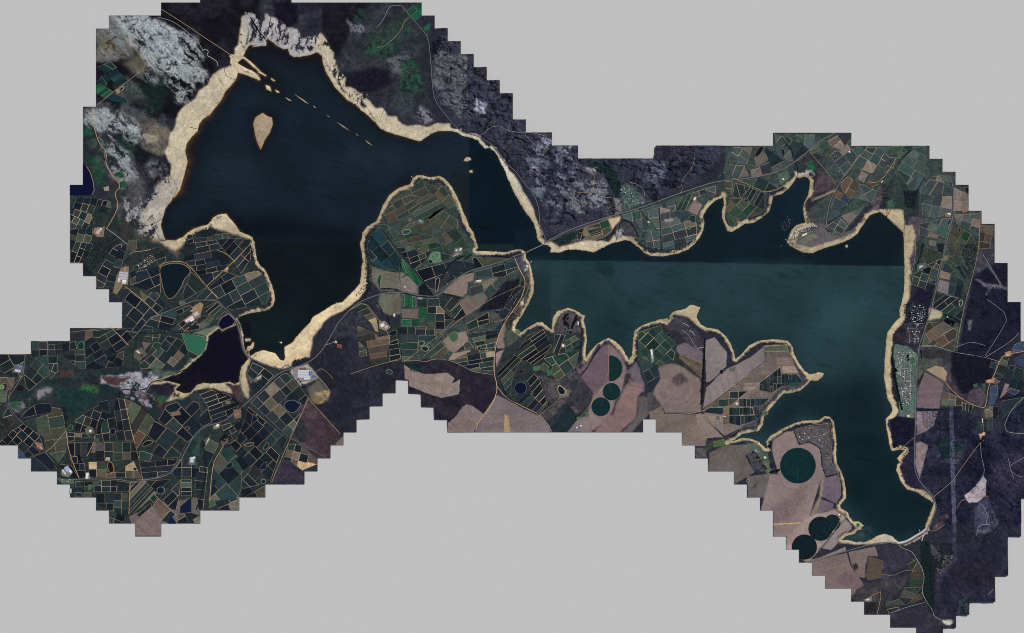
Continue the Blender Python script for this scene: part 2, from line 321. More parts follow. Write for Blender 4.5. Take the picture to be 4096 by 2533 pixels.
# --- mountains north-east
zone("B 1360,340 1512,200|T 360,30 460,130 560,230 660,330 860,530 960,730 1150,820 1350,920 1512,1020|I 400,260 700,260 720,470 610,520 660,620 480,730 150,880 110,600|T 1000,1300 880,1120 700,900 440,780 300,620 240,400", (60,58,68), 4, 4, col2=(48,46,58))
zone("T 270,180 500,250 520,560 470,700 300,600 250,420", (78,76,80), 5, 10, thr=.40, ns=st_mt, w=.2)
zone("T 560,560 660,600 640,680 560,660", (122,120,130), 3, 10, thr=.42, ns=st_mt)
zone("T 1050,840 1300,940 1300,1010 1080,960", (120,118,130), 4, 12, thr=.44, ns=st_mt)
zone("I 0,180 300,140 420,280 360,520 200,720 60,480", (88,88,98), 5, 12, thr=.50, ns=st_mt, w=.16)
zone("I 380,420 640,420 620,600 420,660 300,600", (94,92,97), 5, 12, thr=.46, ns=st_mt, w=.16)
zone("I 180,150 260,300 200,520 120,700 160,400", (36,36,50), 6, 12, a=.8)
zone("I 470,265 990,265 990,160 1400,160 1512,160 1512,200 1400,380 1250,480 1000,570 900,540 700,440", (56,55,66), 5, 6, col2=(46,46,56))
zone("I 500,270 640,300 720,440 730,500 690,560 650,480 600,380 480,310", (34,42,50), 4, 8)
zone("I 930,300 1280,280 1200,420 960,480", (38,38,48), 8, 14)
zone("I 880,240 1080,300 1000,480 900,400", (74,74,86), 5, 10, thr=.5, ns=st_mt)
zone("I 460,320 550,320 520,370 470,360", (112,104,108), 2, 5)
zone("I 720,470 800,430 900,540 960,580 740,650", (86,86,92), 4, 6, col2=(66,76,72))
zone("I 670,540 720,560 730,660 680,680", (98,92,94), 3, 4)
zone("I 600,600 670,610 660,690 610,690", (74,74,72), 3, 4)
zone("I 730,490 800,490 860,600 760,650", (74,90,82), 3, 5, a=.7)
# gullies and rock specks on the mountain side
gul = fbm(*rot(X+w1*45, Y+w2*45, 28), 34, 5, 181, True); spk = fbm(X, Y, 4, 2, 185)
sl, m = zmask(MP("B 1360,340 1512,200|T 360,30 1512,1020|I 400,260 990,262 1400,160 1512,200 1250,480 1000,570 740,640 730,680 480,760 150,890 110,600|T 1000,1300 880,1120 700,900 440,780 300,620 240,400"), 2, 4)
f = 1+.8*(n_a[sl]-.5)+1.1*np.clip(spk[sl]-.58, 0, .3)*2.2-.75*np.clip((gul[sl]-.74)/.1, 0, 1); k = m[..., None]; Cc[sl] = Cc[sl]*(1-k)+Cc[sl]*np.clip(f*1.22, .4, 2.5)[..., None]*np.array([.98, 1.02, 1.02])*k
sl, m = zmask(MP("O 690,640 1140,640 1512,540 1512,1512 840,1512 720,1180"), 4, 6); g2 = fbm(*rot(X+w1*60, Y+w2*60, -35), 44, 5, 187, True)
SEF = (sl, m, (1+.9*(n_a[sl]-.5)+.5*(n_c[sl]-.5)-.5*np.clip((g2[sl]-.76)/.1, 0, 1)))
# --- centre peninsula and south-centre
FARM = (48,54,54); FARM2 = (62,70,68)
zone("D 77,160 400,180 480,500 520,480 760,520 900,640 940,440 1150,440 1450,470 1512,700|S 480,720 550,900 500,1010 200,1040|D 1330,1110 1090,1210 470,1180 470,960 370,860 270,770 175,660 77,660", FARM, 2, 2, var=.2)
zone("E -40,220 240,120 530,20 930,20 1512,60 1370,100 1440,220 1300,340 930,320 700,345 440,400 220,510 110,400 -40,620", FARM, 2, 2, var=.2)
zone("E -40,880 160,740 480,620 500,720 600,660 880,550 1060,600 1180,720 1260,600 1400,540 1512,500|F 350,480 470,480 660,590 760,560 720,400 770,270 900,320 1000,350 1200,540 1050,870 1280,1000 1270,1100 1000,1210 400,1500|E 700,1512 700,1400 520,1310 420,1110 130,1010", FARM, 2, 2, var=.2)
zone("E 1000,1440 1230,1340 1512,1300 1512,1512 1220,1610 1010,1610 820,1512", (92,84,78), 2, 2)
zone("G 220,560 260,470 300,390 370,300 480,260 540,210 690,245 780,330 815,420 830,560 960,740 1000,810 1230,815 1320,960 1200,1260|H 1090,600 1090,930 940,930 740,830 400,860 360,620 380,560|G 390,1060 230,1080 130,860 120,700", FARM2, 2, 2, var=.2)
zone("H 0,440 110,390 220,520 380,560 400,870 160,880 120,700 40,670 50,570 160,560", FARM, 2, 2)
zone("F 1190,290 1330,140 1415,0 1512,-60|H 0,900 160,880 400,850 350,990 250,1090 150,1180 50,1290 0,1380|F 1512,810 1460,830 1200,560 1280,400", (47,47,56), 4, 5, col2=(40,40,48))
zone("S 1060,1110 1150,1020 1250,1080 1340,1180 1190,1140 1180,1220 1000,1240", (56,56,62), 4, 8)
zone("F 1150,560 1200,560 1440,830 1360,1010 1260,1000 1060,860", (82,68,72), 4, 8, col2=(66,54,60))
zone("F 1340,740 1430,820 1350,1000 1300,960", (72,58,62), 4, 10, a=.8)
zone("F 1060,850 1120,700 1170,720 1190,880 1150,890", (50,52,58), 4, 8)
zone("F 930,1210 1000,1020 1170,1090 1170,1210", (54,50,62), 2, 4, col2=(64,58,68))
zone("F 1400,900 1470,830 1470,920 1370,915", (104,90,88), 1, 2)
zone("F 1180,490 1290,410 1360,510 1240,600", (92,88,78), 4, 8, col2=(72,72,70))
zone("F 1240,520 1360,500 1350,560 1260,600", (140,122,92), 3, 6, thr=.35, ns=n_b)
zone("F 1075,325 1190,300 1280,400 1140,460 1060,360", (150,142,132), 2, 3)
# peninsula paddocks
zone("G 160,880 220,910 370,930 390,1060 230,1060 150,980", (100,92,86), 2, 4, col2=(84,90,76))
zone("G 260,930 350,930 370,1000 340,1040 250,1030 235,980", (88,86,76), 1, 1)
zone("G 380,930 430,930 510,1030 510,1090 390,1070", (106,98,92), 2, 3)
zone("G 230,1090 385,1080 385,1230 300,1260 200,1180", (96,88,82), 3, 5, col2=(72,86,66))
zone("G 320,1160 385,1090 385,1220 340,1230", (92,78,74), 1, 1)
zone("G 590,790 680,760 695,840 600,860", (92,116,94), 2, 3)
zone("G 780,830 860,790 920,730 945,790 830,830", (62,104,78), 2, 4, col2=(48,60,56))
zone("G 700,1080 850,945 940,925 930,990 890,1000 885,1080 850,1110", (116,102,94), 1, 2)
zone("G 880,1100 920,1110 1010,1070 1050,1130 1000,1180 880,1250 825,1160", (100,84,80), 2, 3, col2=(96,92,82))
zone("G 930,1100 1000,1080 1040,1120 960,1190", (92,88,80), 1, 3)
zone("G 1000,1000 1120,960 1080,1020 1010,1060", (104,96,86), 2, 4)
zone("G 1040,1130 1180,1000 1290,960 1270,1080 1180,1190 1060,1210 960,1230", (34,34,44), 2, 5)
zone("G 1240,820 1330,800 1360,870 1340,960 1290,900", (70,70,76), 3, 5)
zone("G 1330,900 1390,1000 1350,1150 1250,1300 1150,1500 1190,1300 1300,1120 1330,1000", (84,80,76), 2, 5, col2=(56,60,56))
zone("G 1120,1400 1170,1300 1180,1420 1170,1500 1110,1500", (112,96,92), 1, 2)
zone("G 1050,1240 1180,1220 1160,1300 1060,1310", (76,76,72), 2, 4, col2=(52,54,54))
zone("H 850,620 1090,590 1090,600 900,650", (66,68,66), 2, 4)
zone("H 700,690 760,640 880,610 895,680 860,730 780,780 745,760", (117,103,95), 1, 2)
zone("H 740,830 780,780 910,755 920,770 800,830", (126,113,100), 1, 2)
zone("H 1100,780 1230,720 1250,790 1110,910", (128,111,105), 1, 2)
zone("H 1170,720 1240,740 1310,680 1230,720", (84,78,80), 1, 3)
zone("H 400,860 560,830 740,830 930,930 1090,940 1105,1090 930,1390 500,1390 380,990", (50,46,54), 3, 5, col2=(42,38,48))
zone("H 400,850 520,860 540,930 460,910", (26,36,40), 2, 4)
zone("H 410,870 560,940 740,930 790,970 770,1010 830,980 825,1090 690,1120 600,1090 450,1030 445,985 415,975", (121,108,103), 1, 1)
zone("H 735,1385 740,1310 810,1250 830,1210 880,1165 930,1180 1010,1240 930,1385", (113,100,98), 1, 1)
zone("H 940,1385 1000,1260 1110,1095 1180,1130 1300,1190 1440,1250 1512,1340 1512,1385", (109,97,97), 1, 1, col2=(97,89,92))
zone("H 1170,1240 1200,1260 1215,1385 1160,1385", (140,116,90), 1, 2)
# south side of the lower lake
zone("K 150,640 230,440 380,320 520,300 590,340 690,340 800,390 780,600 620,700 480,660 560,880 480,970 250,830", FARM, 2, 2)
zone("K 230,260 330,330 370,360 270,440 220,450", (66,74,66), 3, 6, col2=(84,80,78))
zone("K 580,330 600,240 700,170 800,210 800,350 740,350 660,340 620,350", (82,76,78), 2, 4)
zone("K 470,660 600,700 760,630 1000,700 900,820 760,960 700,870 560,870", (66,62,68), 3, 6, col2=(80,76,78))
zone("K 660,800 760,690 860,740 940,800 800,930 690,870", (58,56,62), 3, 6)
zone("K 620,740 720,780 700,830 640,840", (128,120,105), 3, 6, a=.6)
zone("K 490,970 640,850 680,870 560,1010", (76,72,72), 2, 4)
zone("K 760,600 840,560 980,430 1020,430 1015,700 910,810 820,700", (95,80,87), 2, 3)
zone("K 850,470 960,420 800,620 770,600", (66,62,66), 3, 6)
zone("K 1010,430 1060,440 1130,510 1150,640 1090,760 960,830 1015,700", (111,94,94), 2, 3)
zone("K 1140,640 1220,560 1290,740 1270,800 1190,700", (95,85,92), 2, 4)
zone("K 800,1096 900,800 1010,700 1130,660 1180,700 1130,800 1050,960 870,1096", (113,96,95), 3, 4)
zone("K 900,1096 1060,900 1180,710 1260,720 1270,770 1230,830 1220,980 1090,1096", (115,94,92), 2, 3)
zone("K 1130,660 1180,650 1160,720 1080,850 1040,960 1020,980 1060,860 1120,760", (50,50,54), 2, 5, a=.9)
zone("K 1230,830 1280,820 1390,890 1320,950 1180,1096 1110,1096 1230,970", (92,86,85), 2, 4, col2=(66,62,64))
zone("K 690,1096 780,1000 850,960 880,1040 860,1096", (106,95,96), 2, 3)
zone("L -95,340 80,280 220,440 400,560 390,700 180,580 60,600 80,700 20,800 -100,560", FARM, 2, 2)
zone("L 100,300 180,220 260,220 390,380 410,400 390,520 320,460 220,340", (66,62,70), 3, 5)
zone("L 180,440 280,420 400,500 395,600 260,510 230,520", (95,85,88), 2, 4)
zone("L 415,400 490,378 580,490 575,600 510,660 425,730", (115,106,105), 1, 2, col2=(104,95,97))
zone("L 400,920 425,760 510,670 580,620 745,535 860,450 872,555 660,720", (113,102,101), 1, 2, col2=(104,95,95))
zone("L 60,605 150,570 220,590 380,690 385,945 120,955 60,870 80,900 20,800 80,680", (113,100,95), 2, 3, col2=(99,87,85))
zone("L 160,690 240,650 300,700 230,740 160,720", (72,64,64), 4, 8, a=.8)
zone("L -20,780 20,800 70,890 0,950 -20,940", (76,72,76), 3, 5)
zone("L 0,945 80,900 110,960 340,960 430,1130 420,1200 240,1195 245,1100 0,1090", (106,94,88), 1, 2, col2=(95,84,82))
zone("L 345,960 380,955 550,1130 430,1140 360,1040", (117,103,99), 1, 1)
zone("L 400,940 680,715 875,560 862,440 1035,428 1155,715 1000,755 900,890 780,905 805,1010 560,1120", (104,93,89), 1, 1)
zone("L 1040,420 1080,480 1180,660 1190,720 1100,780 1000,790 880,920 810,1010 830,1070 700,1090 560,1150 680,1060 800,1005 780,905 870,890 980,760 1150,715", (70,68,74), 2, 4)
zone("L 380,955 550,970 550,1110", (117,104,102), 1, 1)
zone("L 420,1190 480,1160 570,1150 600,1190 470,1215 400,1240", (60,66,60), 3, 5)
zone("L 440,1390 450,1250 560,1195 770,1190 800,1230 720,1270 790,1400 640,1490", (97,89,85), 1, 2, col2=(74,68,66))
zone("L 345,1210 420,1215 435,1290 345,1290", (82,76,80), 1, 2)
zone("L 720,1180 790,1170 880,1230 930,1400 890,1420 800,1250", (86,90,80), 3, 5, col2=(70,82,70))
zone("L 735,1260 800,1240 860,1390 780,1400", (70,68,74), 1, 2)
zone("M 550,640 550,580 700,560 720,580 690,740 550,735", (92,86,85), 1, 2)
zone("M 640,600 560,680 620,650", (66,62,64), 3, 4, a=.7)
zone("M 650,835 715,560 780,560 730,370 745,300 830,240 900,235 935,335 1010,318 1100,370 1110,490 1140,585 1100,600 1020,870 980,1025 840,1035 745,1035 745,840", (119,105,102), 1, 1, col2=(111,94,94))
zone("M 745,830 1020,600 960,780 900,880 745,930", (102,86,87), 6, 8, a=.5)
zone("M 745,935 960,925 960,935 745,945", (160,132,100), 0, 0)
zone("M 890,235 1160,170 1200,480 1120,490 1090,360 1010,315 935,335", (80,78,80), 2, 3, col2=(90,84,87))
zone("M 1110,490 1200,480 1240,555 1140,582", (80,76,84), 1, 1)
zone("M 1100,600 1240,560 1255,720 1215,782 1090,720", (99,87,96), 1, 1, col2=(82,70,80))
zone("M 1080,740 1200,785 1190,825 1130,840 1060,880", (97,85,92), 1, 2)
zone("M 1020,870 1090,730 1100,600 1130,590 1110,720 1060,870", (121,107,96), 2, 3)
zone("M 1000,880 1230,820 1300,880 1100,1120 1000,1230 840,1130 840,1040", (134,117,112), 2, 3)
zone("M 1110,1120 1290,900 1340,950 1330,980 1250,1060 1180,1135", (121,110,107), 1, 1)
zone("M 1070,1200 1290,1110 1290,1140 1100,1200", (115,102,100), 1, 1)
# south-east
zone("Q -140,960 170,905 200,1000 300,1140 220,1250 -100,1200", (109,95,92), 1, 2, col2=(95,82,81))
zone("Q 185,900 385,855 410,930 330,930 315,1010 310,1095 260,1085 210,1000", (106,93,90), 1, 2)
zone("Q 100,1110 160,1040 270,1110 240,1170 100,1140", (99,84,87), 1, 1)
zone("Q 215,990 245,980 260,1020 230,1045", (50,48,52), 2, 3)
zone("Q 380,850 560,840 620,890 700,950 620,1000 440,1120 420,1060 455,960", (66,62,72), 3, 6, col2=(56,54,64))
zone("Q 200,1240 300,1130 440,1110 640,1080 600,1160 470,1300 390,1370 300,1370", (72,66,70), 3, 6, col2=(58,56,62))
zone("Q 300,1270 400,1280 390,1370 305,1370", (38,36,44), 2, 5, thr=.45, ns=n_b)
zone("Q 480,1370 700,1310 790,1280 830,1380 900,1400 890,1512 500,1512", (62,58,68), 3, 6, col2=(52,50,58))
zone("O 700,160 970,200 960,420 940,620 870,620 700,640", (66,64,68), 3, 6, col2=(76,74,76))
zone("O 740,180 960,190 970,280 900,260 740,250", (58,54,60), 3, 6)
zone("O 720,250 900,270 780,340 700,400", (70,76,70), 4, 8, col2=(84,84,80))
zone("O 520,160 560,150 700,220 695,700 560,690 560,400 525,240", (104,108,106), 2, 3, col2=(84,94,90))
zone("O 525,145 640,165 700,220 690,250 640,180 540,170 545,300 580,560 660,630 650,660 570,620 530,400", (82,106,90), 1, 3)
zone("O 650,260 700,240 690,600 660,610 690,420", (80,104,88), 1, 3)
zone("O 500,130 530,150 525,240 560,480 570,660 540,600 510,420 500,260", (40,42,48), 1, 3)
zone("O 500,720 560,690 685,715 680,930 600,1000 520,920", (32,32,46), 2, 3)
zone("O 690,640 850,640 950,610 1100,640 1140,700 1130,830 900,900 800,830", (38,38,50), 3, 5)
zone("O 590,960 630,920 690,930 690,1060 720,1180 720,1260 620,1220 575,1080", (46,42,58), 2, 4)
zone("O 850,640 1150,680 1150,1160 830,1290 720,1170 790,910 700,870 820,800", (36,36,50), 4, 8, col2=(44,43,55))
zone("O 840,900 950,850 1080,960 1040,1000 940,1010", (34,48,50), 4, 10)
zone("O 850,960 1080,960 1000,1060 900,1050", (58,58,66), 4, 10, thr=.5, ns=n_a)
zone("O 880,470 1040,580 1130,610 1130,600 1040,610 870,620", (66,62,64), 2, 3)
zone("O 1100,480 1190,470 1230,560 1190,610 1080,580", (78,68,74), 3, 4)
zone("O 950,420 1050,520 1090,580 1000,520 940,450", (74,56,64), 3, 5)
zone("N 700,840 830,880 800,1000 660,960", (36,33,48), 2, 4)
zone("N 600,980 800,960 790,1100 740,1290 560,1280 510,1240 540,1140", (42,42,52), 3, 5)
zone("N 640,970 780,960 780,1120 650,1120", (54,62,62), 3, 6, thr=.4, ns=n_b)
zone("N 600,1130 760,1130 720,1280 600,1270", (60,58,66), 3, 5)
zone("N 545,1200 600,1190 600,1240 550,1240", (74,50,56), 3, 5)
zone("N 1050,780 1130,760 1290,660 1390,670 1490,960 1490,1180 1400,1250 1300,1420 1200,1512 970,1350 1040,1100 1080,900", (33,33,48), 3, 4, col2=(40,39,54))
zone("N 1130,790 1300,830 1390,850 1390,870 1270,850 1230,920 1220,900 1260,860", (104,100,110), 2, 5)
zone("N 1170,600 1220,620 1350,840 1340,840 1200,640", (84,84,92), 1, 3)
zone("N 1090,1100 1120,1100 1110,1180 1090,1170", (110,108,116), 2, 5)
zone("N 1140,560 1180,480 1290,380 1290,660 1140,760", (70,68,74), 3, 4, col2=(54,54,64))
zone("N 1010,540 1090,520 1160,540 1130,740 1060,790 1020,660", (40,46,54), 3, 5)
zone("N 1140,540 1170,540 1130,740 1110,740", (98,98,108), 1, 2)
zone("O 970,200 1300,260 1260,420 1180,440 1100,500 1050,520 970,380", (32,31,44), 3, 5)
zone("O 1300,500 1512,500 1512,820 1370,800 1340,600", (34,36,48), 3, 4)
zone("O 1150,780 1512,830 1512,1512 900,1512 840,1300 1000,1100", (34,34,49), 4, 6, col2=(42,40,55))
zone("O 1370,960 1512,980 1512,1240 1280,1240 1260,1060", (52,48,64), 6, 12)
zone("O 1060,1290 1150,1220 1200,1140 1225,1180 1220,1290 1160,1340 1090,1345", (129,117,119), 1, 3)
zone("Q 1140,560 1230,480 1280,600 1310,680 1240,760 1150,770 1130,660", (82,82,94), 3, 8, col2=(56,54,68))
zone("Q 1120,760 1160,780 1130,850 1000,920 860,1060 830,1250 830,1370 1000,1400 1090,1380 1100,1280 1290,1270 1390,1080 1390,780 1300,690 1240,830 1160,840", (50,48,62), 5, 8, col2=(42,41,54))
zone("Q 850,1000 980,960 900,1080 850,1180", (70,66,78), 4, 8, a=.8)
zone("Q 940,1000 1280,960 1260,1120 1000,1180", (44,41,52), 8, 14, a=.8)
zone("Q 1020,1240 1090,1240 1110,1380 1000,1400", (56,66,72), 3, 8, thr=.45, ns=n_b)
zone("Q 725,810 800,820 810,960 830,1060 830,1250 830,1370 800,1330 760,1230 740,1000", (26,34,38), 2, 5)
zone("Q 800,840 880,840 870,920 810,920", (70,74,76), 3, 5)
zone("Q 820,950 970,920 950,980 860,1060", (96,94,88), 3, 8, thr=.5, ns=n_b)
zone("Q 820,720 900,620 940,620 940,650 860,720", (84,68,72), 2, 6, thr=.40, ns=n_b)
zone("Q 890,1410 970,1400 970,1430 940,1445 900,1430", (178,172,150), 2, 5, thr=.4, ns=n_b)
zone("O 1165,820 1220,820 1210,870 1190,870", (170,130,96), 1, 4, thr=.48, ns=n_b)
zone("O 945,610 975,610 990,1100 1000,1512 970,1512 955,1000", (74,73,88), 1, 1, a=.85)
zone("Q 970,640 1000,640 1000,960 975,985", (66,64,80), 2, 2, a=.8)
# stubble fields along the eastern highway
zone("O 705,505 740,420 765,355 905,440 868,635 700,622", (106,92,92), 1, 1, col2=(84,70,72))
zone("O 700,652 855,652 832,760 780,800 700,835", (104,91,95), 1, 1, col2=(82,72,78))
zone("O 696,892 730,880 788,912 720,1162 690,1050", (106,93,93), 1, 1)
zone("O 772,340 840,308 900,322 932,360 918,430 850,390", (132,115,99), 1, 1)
sl, m, f = SEF; Cc[sl] *= (1+(np.clip(f*1.25, .5, 2.2)-1)*m)[..., None]*np.array([1.0, 1.02, 1.05])
# north-east farms
zone("I 150,890 470,760 720,680 720,715 660,800 600,870 400,880 300,880 230,900", (96,90,80), 2, 4, col2=(60,64,62))
zone("I 200,880 330,820 390,810 390,860 260,900", (44,54,54), 3, 5)
zone("I 630,715 725,690 720,720 660,790", (168,146,122), 2, 3)
zone("I 730,660 1130,540 1512,420 1512,500 1400,600 1350,620 1340,760 1300,880 1150,960 1040,970 900,930 850,880 790,720 730,710", FARM2, 2, 2)
zone("I 690,760 730,720 800,740 850,860 840,890 700,880", (56,58,62), 3, 6, col2=(70,66,70))
zone("I 690,790 740,780 740,860 700,870", (140,132,136), 3, 8, thr=.42, ns=n_b)
zone("I 1440,440 1512,430 1512,540 1430,560", (66,60,66), 3, 6, col2=(52,62,56))
zone("J 0,165 370,155 370,65 955,65 955,160 1512,150|N 1000,0 1000,90 1090,90 1090,270 1190,280 1190,370 1290,380 1280,440 1170,570 1130,760 1060,1090 1010,1340 730,1310 830,880 660,830 700,520 720,130 640,60|J 1120,590 1060,620 920,800 800,840 750,830 640,640 840,480 700,330 520,260 520,330 480,440 320,520 300,660 120,720 60,790 0,770", FARM2, 2, 2)
zone("J 520,310 640,190 720,210 760,330 720,360 660,340 560,350", (58,56,62), 3, 6, col2=(46,58,54))
zone("J 610,290 660,270 700,330 650,360", (46,88,66), 3, 6)
zone("J 530,350 650,340 680,380 640,400 550,400", (150,142,138), 3, 8, thr=.42, ns=n_b)
zone("J 715,350 780,400 840,460 780,500 700,510 640,560 680,450", (76,64,70), 2, 4)
zone("J 640,570 760,520 830,480 830,500 700,560", (120,110,98), 2, 3)
zone("J 615,640 690,690 680,770 620,750 600,700", (70,68,70), 2, 4)
zone("J 490,880 540,800 690,740 770,750 860,840 1000,770 1060,660 1130,600 1200,560 1060,780 900,880 700,920 540,930", (88,82,82), 3, 6, col2=(84,80,84))
zone("J 560,830 650,790 700,850 620,900 560,890", (90,92,84), 2, 5, col2=(110,102,92))
zone("J 1100,500 1200,470 1180,600 1110,620", (78,72,72), 3, 6)
zone("J 1200,450 1330,380 1430,500 1440,640 1370,680 1250,560", (56,62,62), 4, 10, col2=(48,62,56))
zone("J 1350,500 1450,500 1440,640 1360,620", (34,44,52), 3, 8, thr=.42, ns=n_b)
zone("J 1210,560 1280,560 1280,640 1220,680", (62,90,74), 3, 8, a=.8)
zone("N 640,320 740,300 720,500 690,640 660,720 660,500", (80,74,80), 3, 6)
zone("N 700,500 760,490 740,620 700,700", (50,58,60), 3, 6)
zone("N 800,1010 900,1040 880,1080 780,1100", (150,138,118), 2, 4)
zone("N 890,1060 1020,1080 1030,1140 940,1130", (52,64,62), 3, 6)
# --- western wetland
zone("E 60,560 240,490 440,390 560,340 700,345 930,325 1300,345 1440,230 1512,230 1512,460 1400,540 1230,590 1180,720 1060,600 880,550 640,650 500,720 480,620 360,590 170,700 90,660", (48,56,58), 4, 8, col2=(38,48,50))
zone("E 440,490 680,480 740,560 600,660 500,720 460,600", (34,56,54), 4, 10)
zone("E 260,470 440,430 400,560 280,590", (60,64,62), 4, 8, col2=(40,56,54))
zone("E 290,490 400,470 380,520 280,570", (116,110,116), 3, 8, thr=.45, ns=st_nw2)
zone("E 60,600 240,560 210,620 150,660 90,640", (104,98,104), 3, 6, thr=.35, ns=n_a)
zone("E 70,590 160,580 130,640 80,630", (52,82,66), 3, 6)
zone("E 440,340 560,340 560,390 450,400", (72,58,58), 3, 6)
zone("E 780,390 1100,340 1200,380 1180,440 1100,500 900,480 760,440", (138,134,140), 3, 8, thr=.40, ns=n_a)
zone("E 780,390 900,385 980,400 900,460 800,450", (76,56,56), 3, 8)
zone("E 900,480 1100,510 1180,560 1150,620 950,550", (124,114,120), 3, 8, thr=.46, ns=n_b)
zone("E 980,500 1120,520 1160,570 1060,560", (86,70,74), 3, 8, a=.8, thr=.4, ns=n_b)
zone("E 1170,560 1240,570 1230,620 1180,620", (78,52,54), 3, 8, thr=.4, ns=n_b)
zone("E 1190,540 1260,530 1240,590 1190,580", (48,76,54), 3, 8)
zone("E 1130,420 1330,440 1400,520 1250,530 1150,500", (44,40,50), 4, 8)
zone("E 640,400 760,400 740,450 640,440", (48,42,52), 4, 8)
zone("E 600,440 760,470 740,510 600,490", (52,84,50), 4, 8, thr=.45, ns=n_b)
zone("E 1130,340 1380,350 1440,240 1490,260 1400,360 1280,400 1180,380", (76,86,80), 3, 6)
zone("E 1340,480 1512,440 1512,470 1420,540 1250,580", (150,136,110), 3, 6, thr=.4, ns=n_a)
zone("F 560,440 660,470 700,440 730,540 700,590 640,540", (74,56,58), 3, 8, col2=(66,70,62))
zone("E 0,700 60,660 170,730 100,800 0,870", (50,54,52), 4, 8, col2=(66,62,58))
zone("D 1000,1200 1180,1140 1200,1170 1080,1220", (96,104,88), 3, 6)
zone("D 1180,1080 1100,1060 1000,1180 1100,1160", (82,84,76), 3, 6)

Cc[:] = np.clip(Cc, 1e-4, None)**1.15*1.526*np.array([.95, 1.01, 1.035])         # the bare ground is brighter and the scrub darker than first laid down
# --- bare drawdown sand around the water
sandw = 10 + 9*(n_a-.5)*2
zs = np.zeros(X.shape)
def widen(s, w, soft=4):
    sl, m = zmask(MP(s), soft, 3); sandw[sl] = sandw[sl]*(1-m)+w*m
widen("F -20,-20 700,-20 760,240 640,600 -20,600", 5)
widen("S 255,1040 340,1000 345,1360 270,1300", 1)
widen("K 180,230 240,230 360,360 580,270 830,150 860,560 760,600 560,360 300,360", 9)
widen("L 0,100 1512,100 1512,1512 0,1512", 8); widen("M 900,-50 1512,-50 1512,1200 900,1200", 7.5)
widen("N 590,480 720,480 700,980 560,980", 22)
widen("N 440,980 640,980 640,1512 440,1512", 20)
widen("O 440,-10 620,-10 560,700 440,700", 22)
widen("T 620,900 960,1300 1080,1480 1000,1500 760,1100", 12)
widen("G -60,560 150,560 130,1200 -60,1200", 13)
sand_c = np.zeros(X.shape+(3,)); sand_c[:] = alb((184,169,139))
def sandcol(s, rgb, soft=10):
    sl, m = zmask(MP(s), soft, 4); sand_c[sl] = sand_c[sl]*(1-m[..., None])+np.array(alb(rgb))*m[..., None]
sandcol("A 700,-50 1512,-50|B 1512,-50 1512,900|T 400,760 -20,1100|S 0,480 0,0|A 700,1512", (200,188,162))
sandcol("A 1370,60 1512,60|B 0,60 430,60 520,200 470,440 0,440", (176,172,174), 4)
sandcol("B 80,840 190,840 190,1150 10,1150 10,900", (166,148,124), 1)
sandcol("D 520,60 900,40 800,500 560,490", (176,168,158), 4)
sandcol("T 300,700 1100,760 1100,1512 700,1100", (216,206,184))
sandcol("S 300,1480 380,1380 640,1240 860,1040 1200,820 1300,980 900,1200 800,1400 620,1480", (228,207,168))
sandcol("I 120,880 720,780 720,980 120,1000", (206,192,166))
sandcol("L 0,0 1512,-20 1512,1512 0,1300", (182,168,138))
sandcol("O 430,-100 620,-100 620,1512 430,1200", (204,186,152))
sandcol("Q 430,720 620,720 600,850 430,830", (188,184,172))
sand_m = np.clip((sandw - sd + 9*(n_b-.5) + 12*(n_a-.5))/8 + .5, 0, 1)**.8*(sd > -2)
def sandzone(s, soft=1, warp=6, thr=None, ns=None):
    sl, m = zmask(MP(s), soft, warp)
    if thr is not None: m = m*np.clip((ns[sl]-thr)/.1+.5, 0, 1)
    sand_m[sl] = np.maximum(sand_m[sl], m)
sandzone("A 1345,545 1290,500 1230,520 1160,560 1110,640 1060,690 1000,770 920,820 880,890 870,960 820,1020 830,1090 800,1160 840,1240 830,1320 900,1440 960,1250 1060,940 1300,650")
sandzone("A 1380,130 1460,100 1420,200 1410,330 1380,430 1320,460 1310,420 1350,330 1360,230", thr=.25, ns=n_b)
sandzone("A 1400,100 1512,110|B 90,100 180,130 280,200 360,210 380,300 420,300 500,270 540,250 590,330 620,420 680,540 740,640 800,700 900,700 860,780 760,770 540,420 380,440 300,420 200,350 100,350|A 1480,340 1430,330", 1, 9, thr=.45, ns=streak(100, 34, 10, 95))
sandzone("B 840,750 880,740 940,810 1010,820 1040,880 1110,880 1180,960 1260,940 1330,960 1440,930 1512,935 1512,990 1270,1075 1000,980")
sandzone("A 740,1400 820,1330 900,1400|D 870,130 780,320 800,495 700,500 560,380 620,300 700,180", 3, 10, thr=.44, ns=st_se)
sandzone("D 750,500 900,490 960,440 940,510 880,580 800,540", 2, 6)
sandzone("D 1150,345 1260,295 1320,370 1440,465 1420,480 1300,440 1240,420 1160,400", 2, 5)
sandzone("S 380,1385 480,1325 640,1400 640,1290 860,1060 1210,820 1270,840 1180,960 960,1090 850,1230 830,1370 720,1400 680,1450 600,1460 500,1430")
sandzone("S 1210,690 1260,640 1270,840 1200,850", 1, 3)
sandzone("I 140,905 200,880 260,930 380,890 520,870 640,880 680,830 700,880 560,960 200,965", 1, 4)
sandzone("T 760,1050 860,1130 900,1200 940,1280 1000,1370 1030,1480 1040,1512 980,1500 880,1310 800,1160", 1, 3)
sandzone("I 0,560 60,640 100,760 120,850 160,890 90,880 0,680", 1, 3)
sandzone("L 160,200 220,170 310,130 380,150 350,230 420,310 440,340 380,310 300,230 200,200", 1, 3)
sandzone("L 1180,640 1210,660 1270,640 1315,650 1260,710 1210,700 1180,690", 1, 2)
sandzone("N 420,280 470,260 600,270 610,380 680,440 690,480 640,520 600,430 480,330", 1, 5)
sandzone("J 1350,760 1420,760 1440,850 1410,1000 1360,1000", 1, 4)
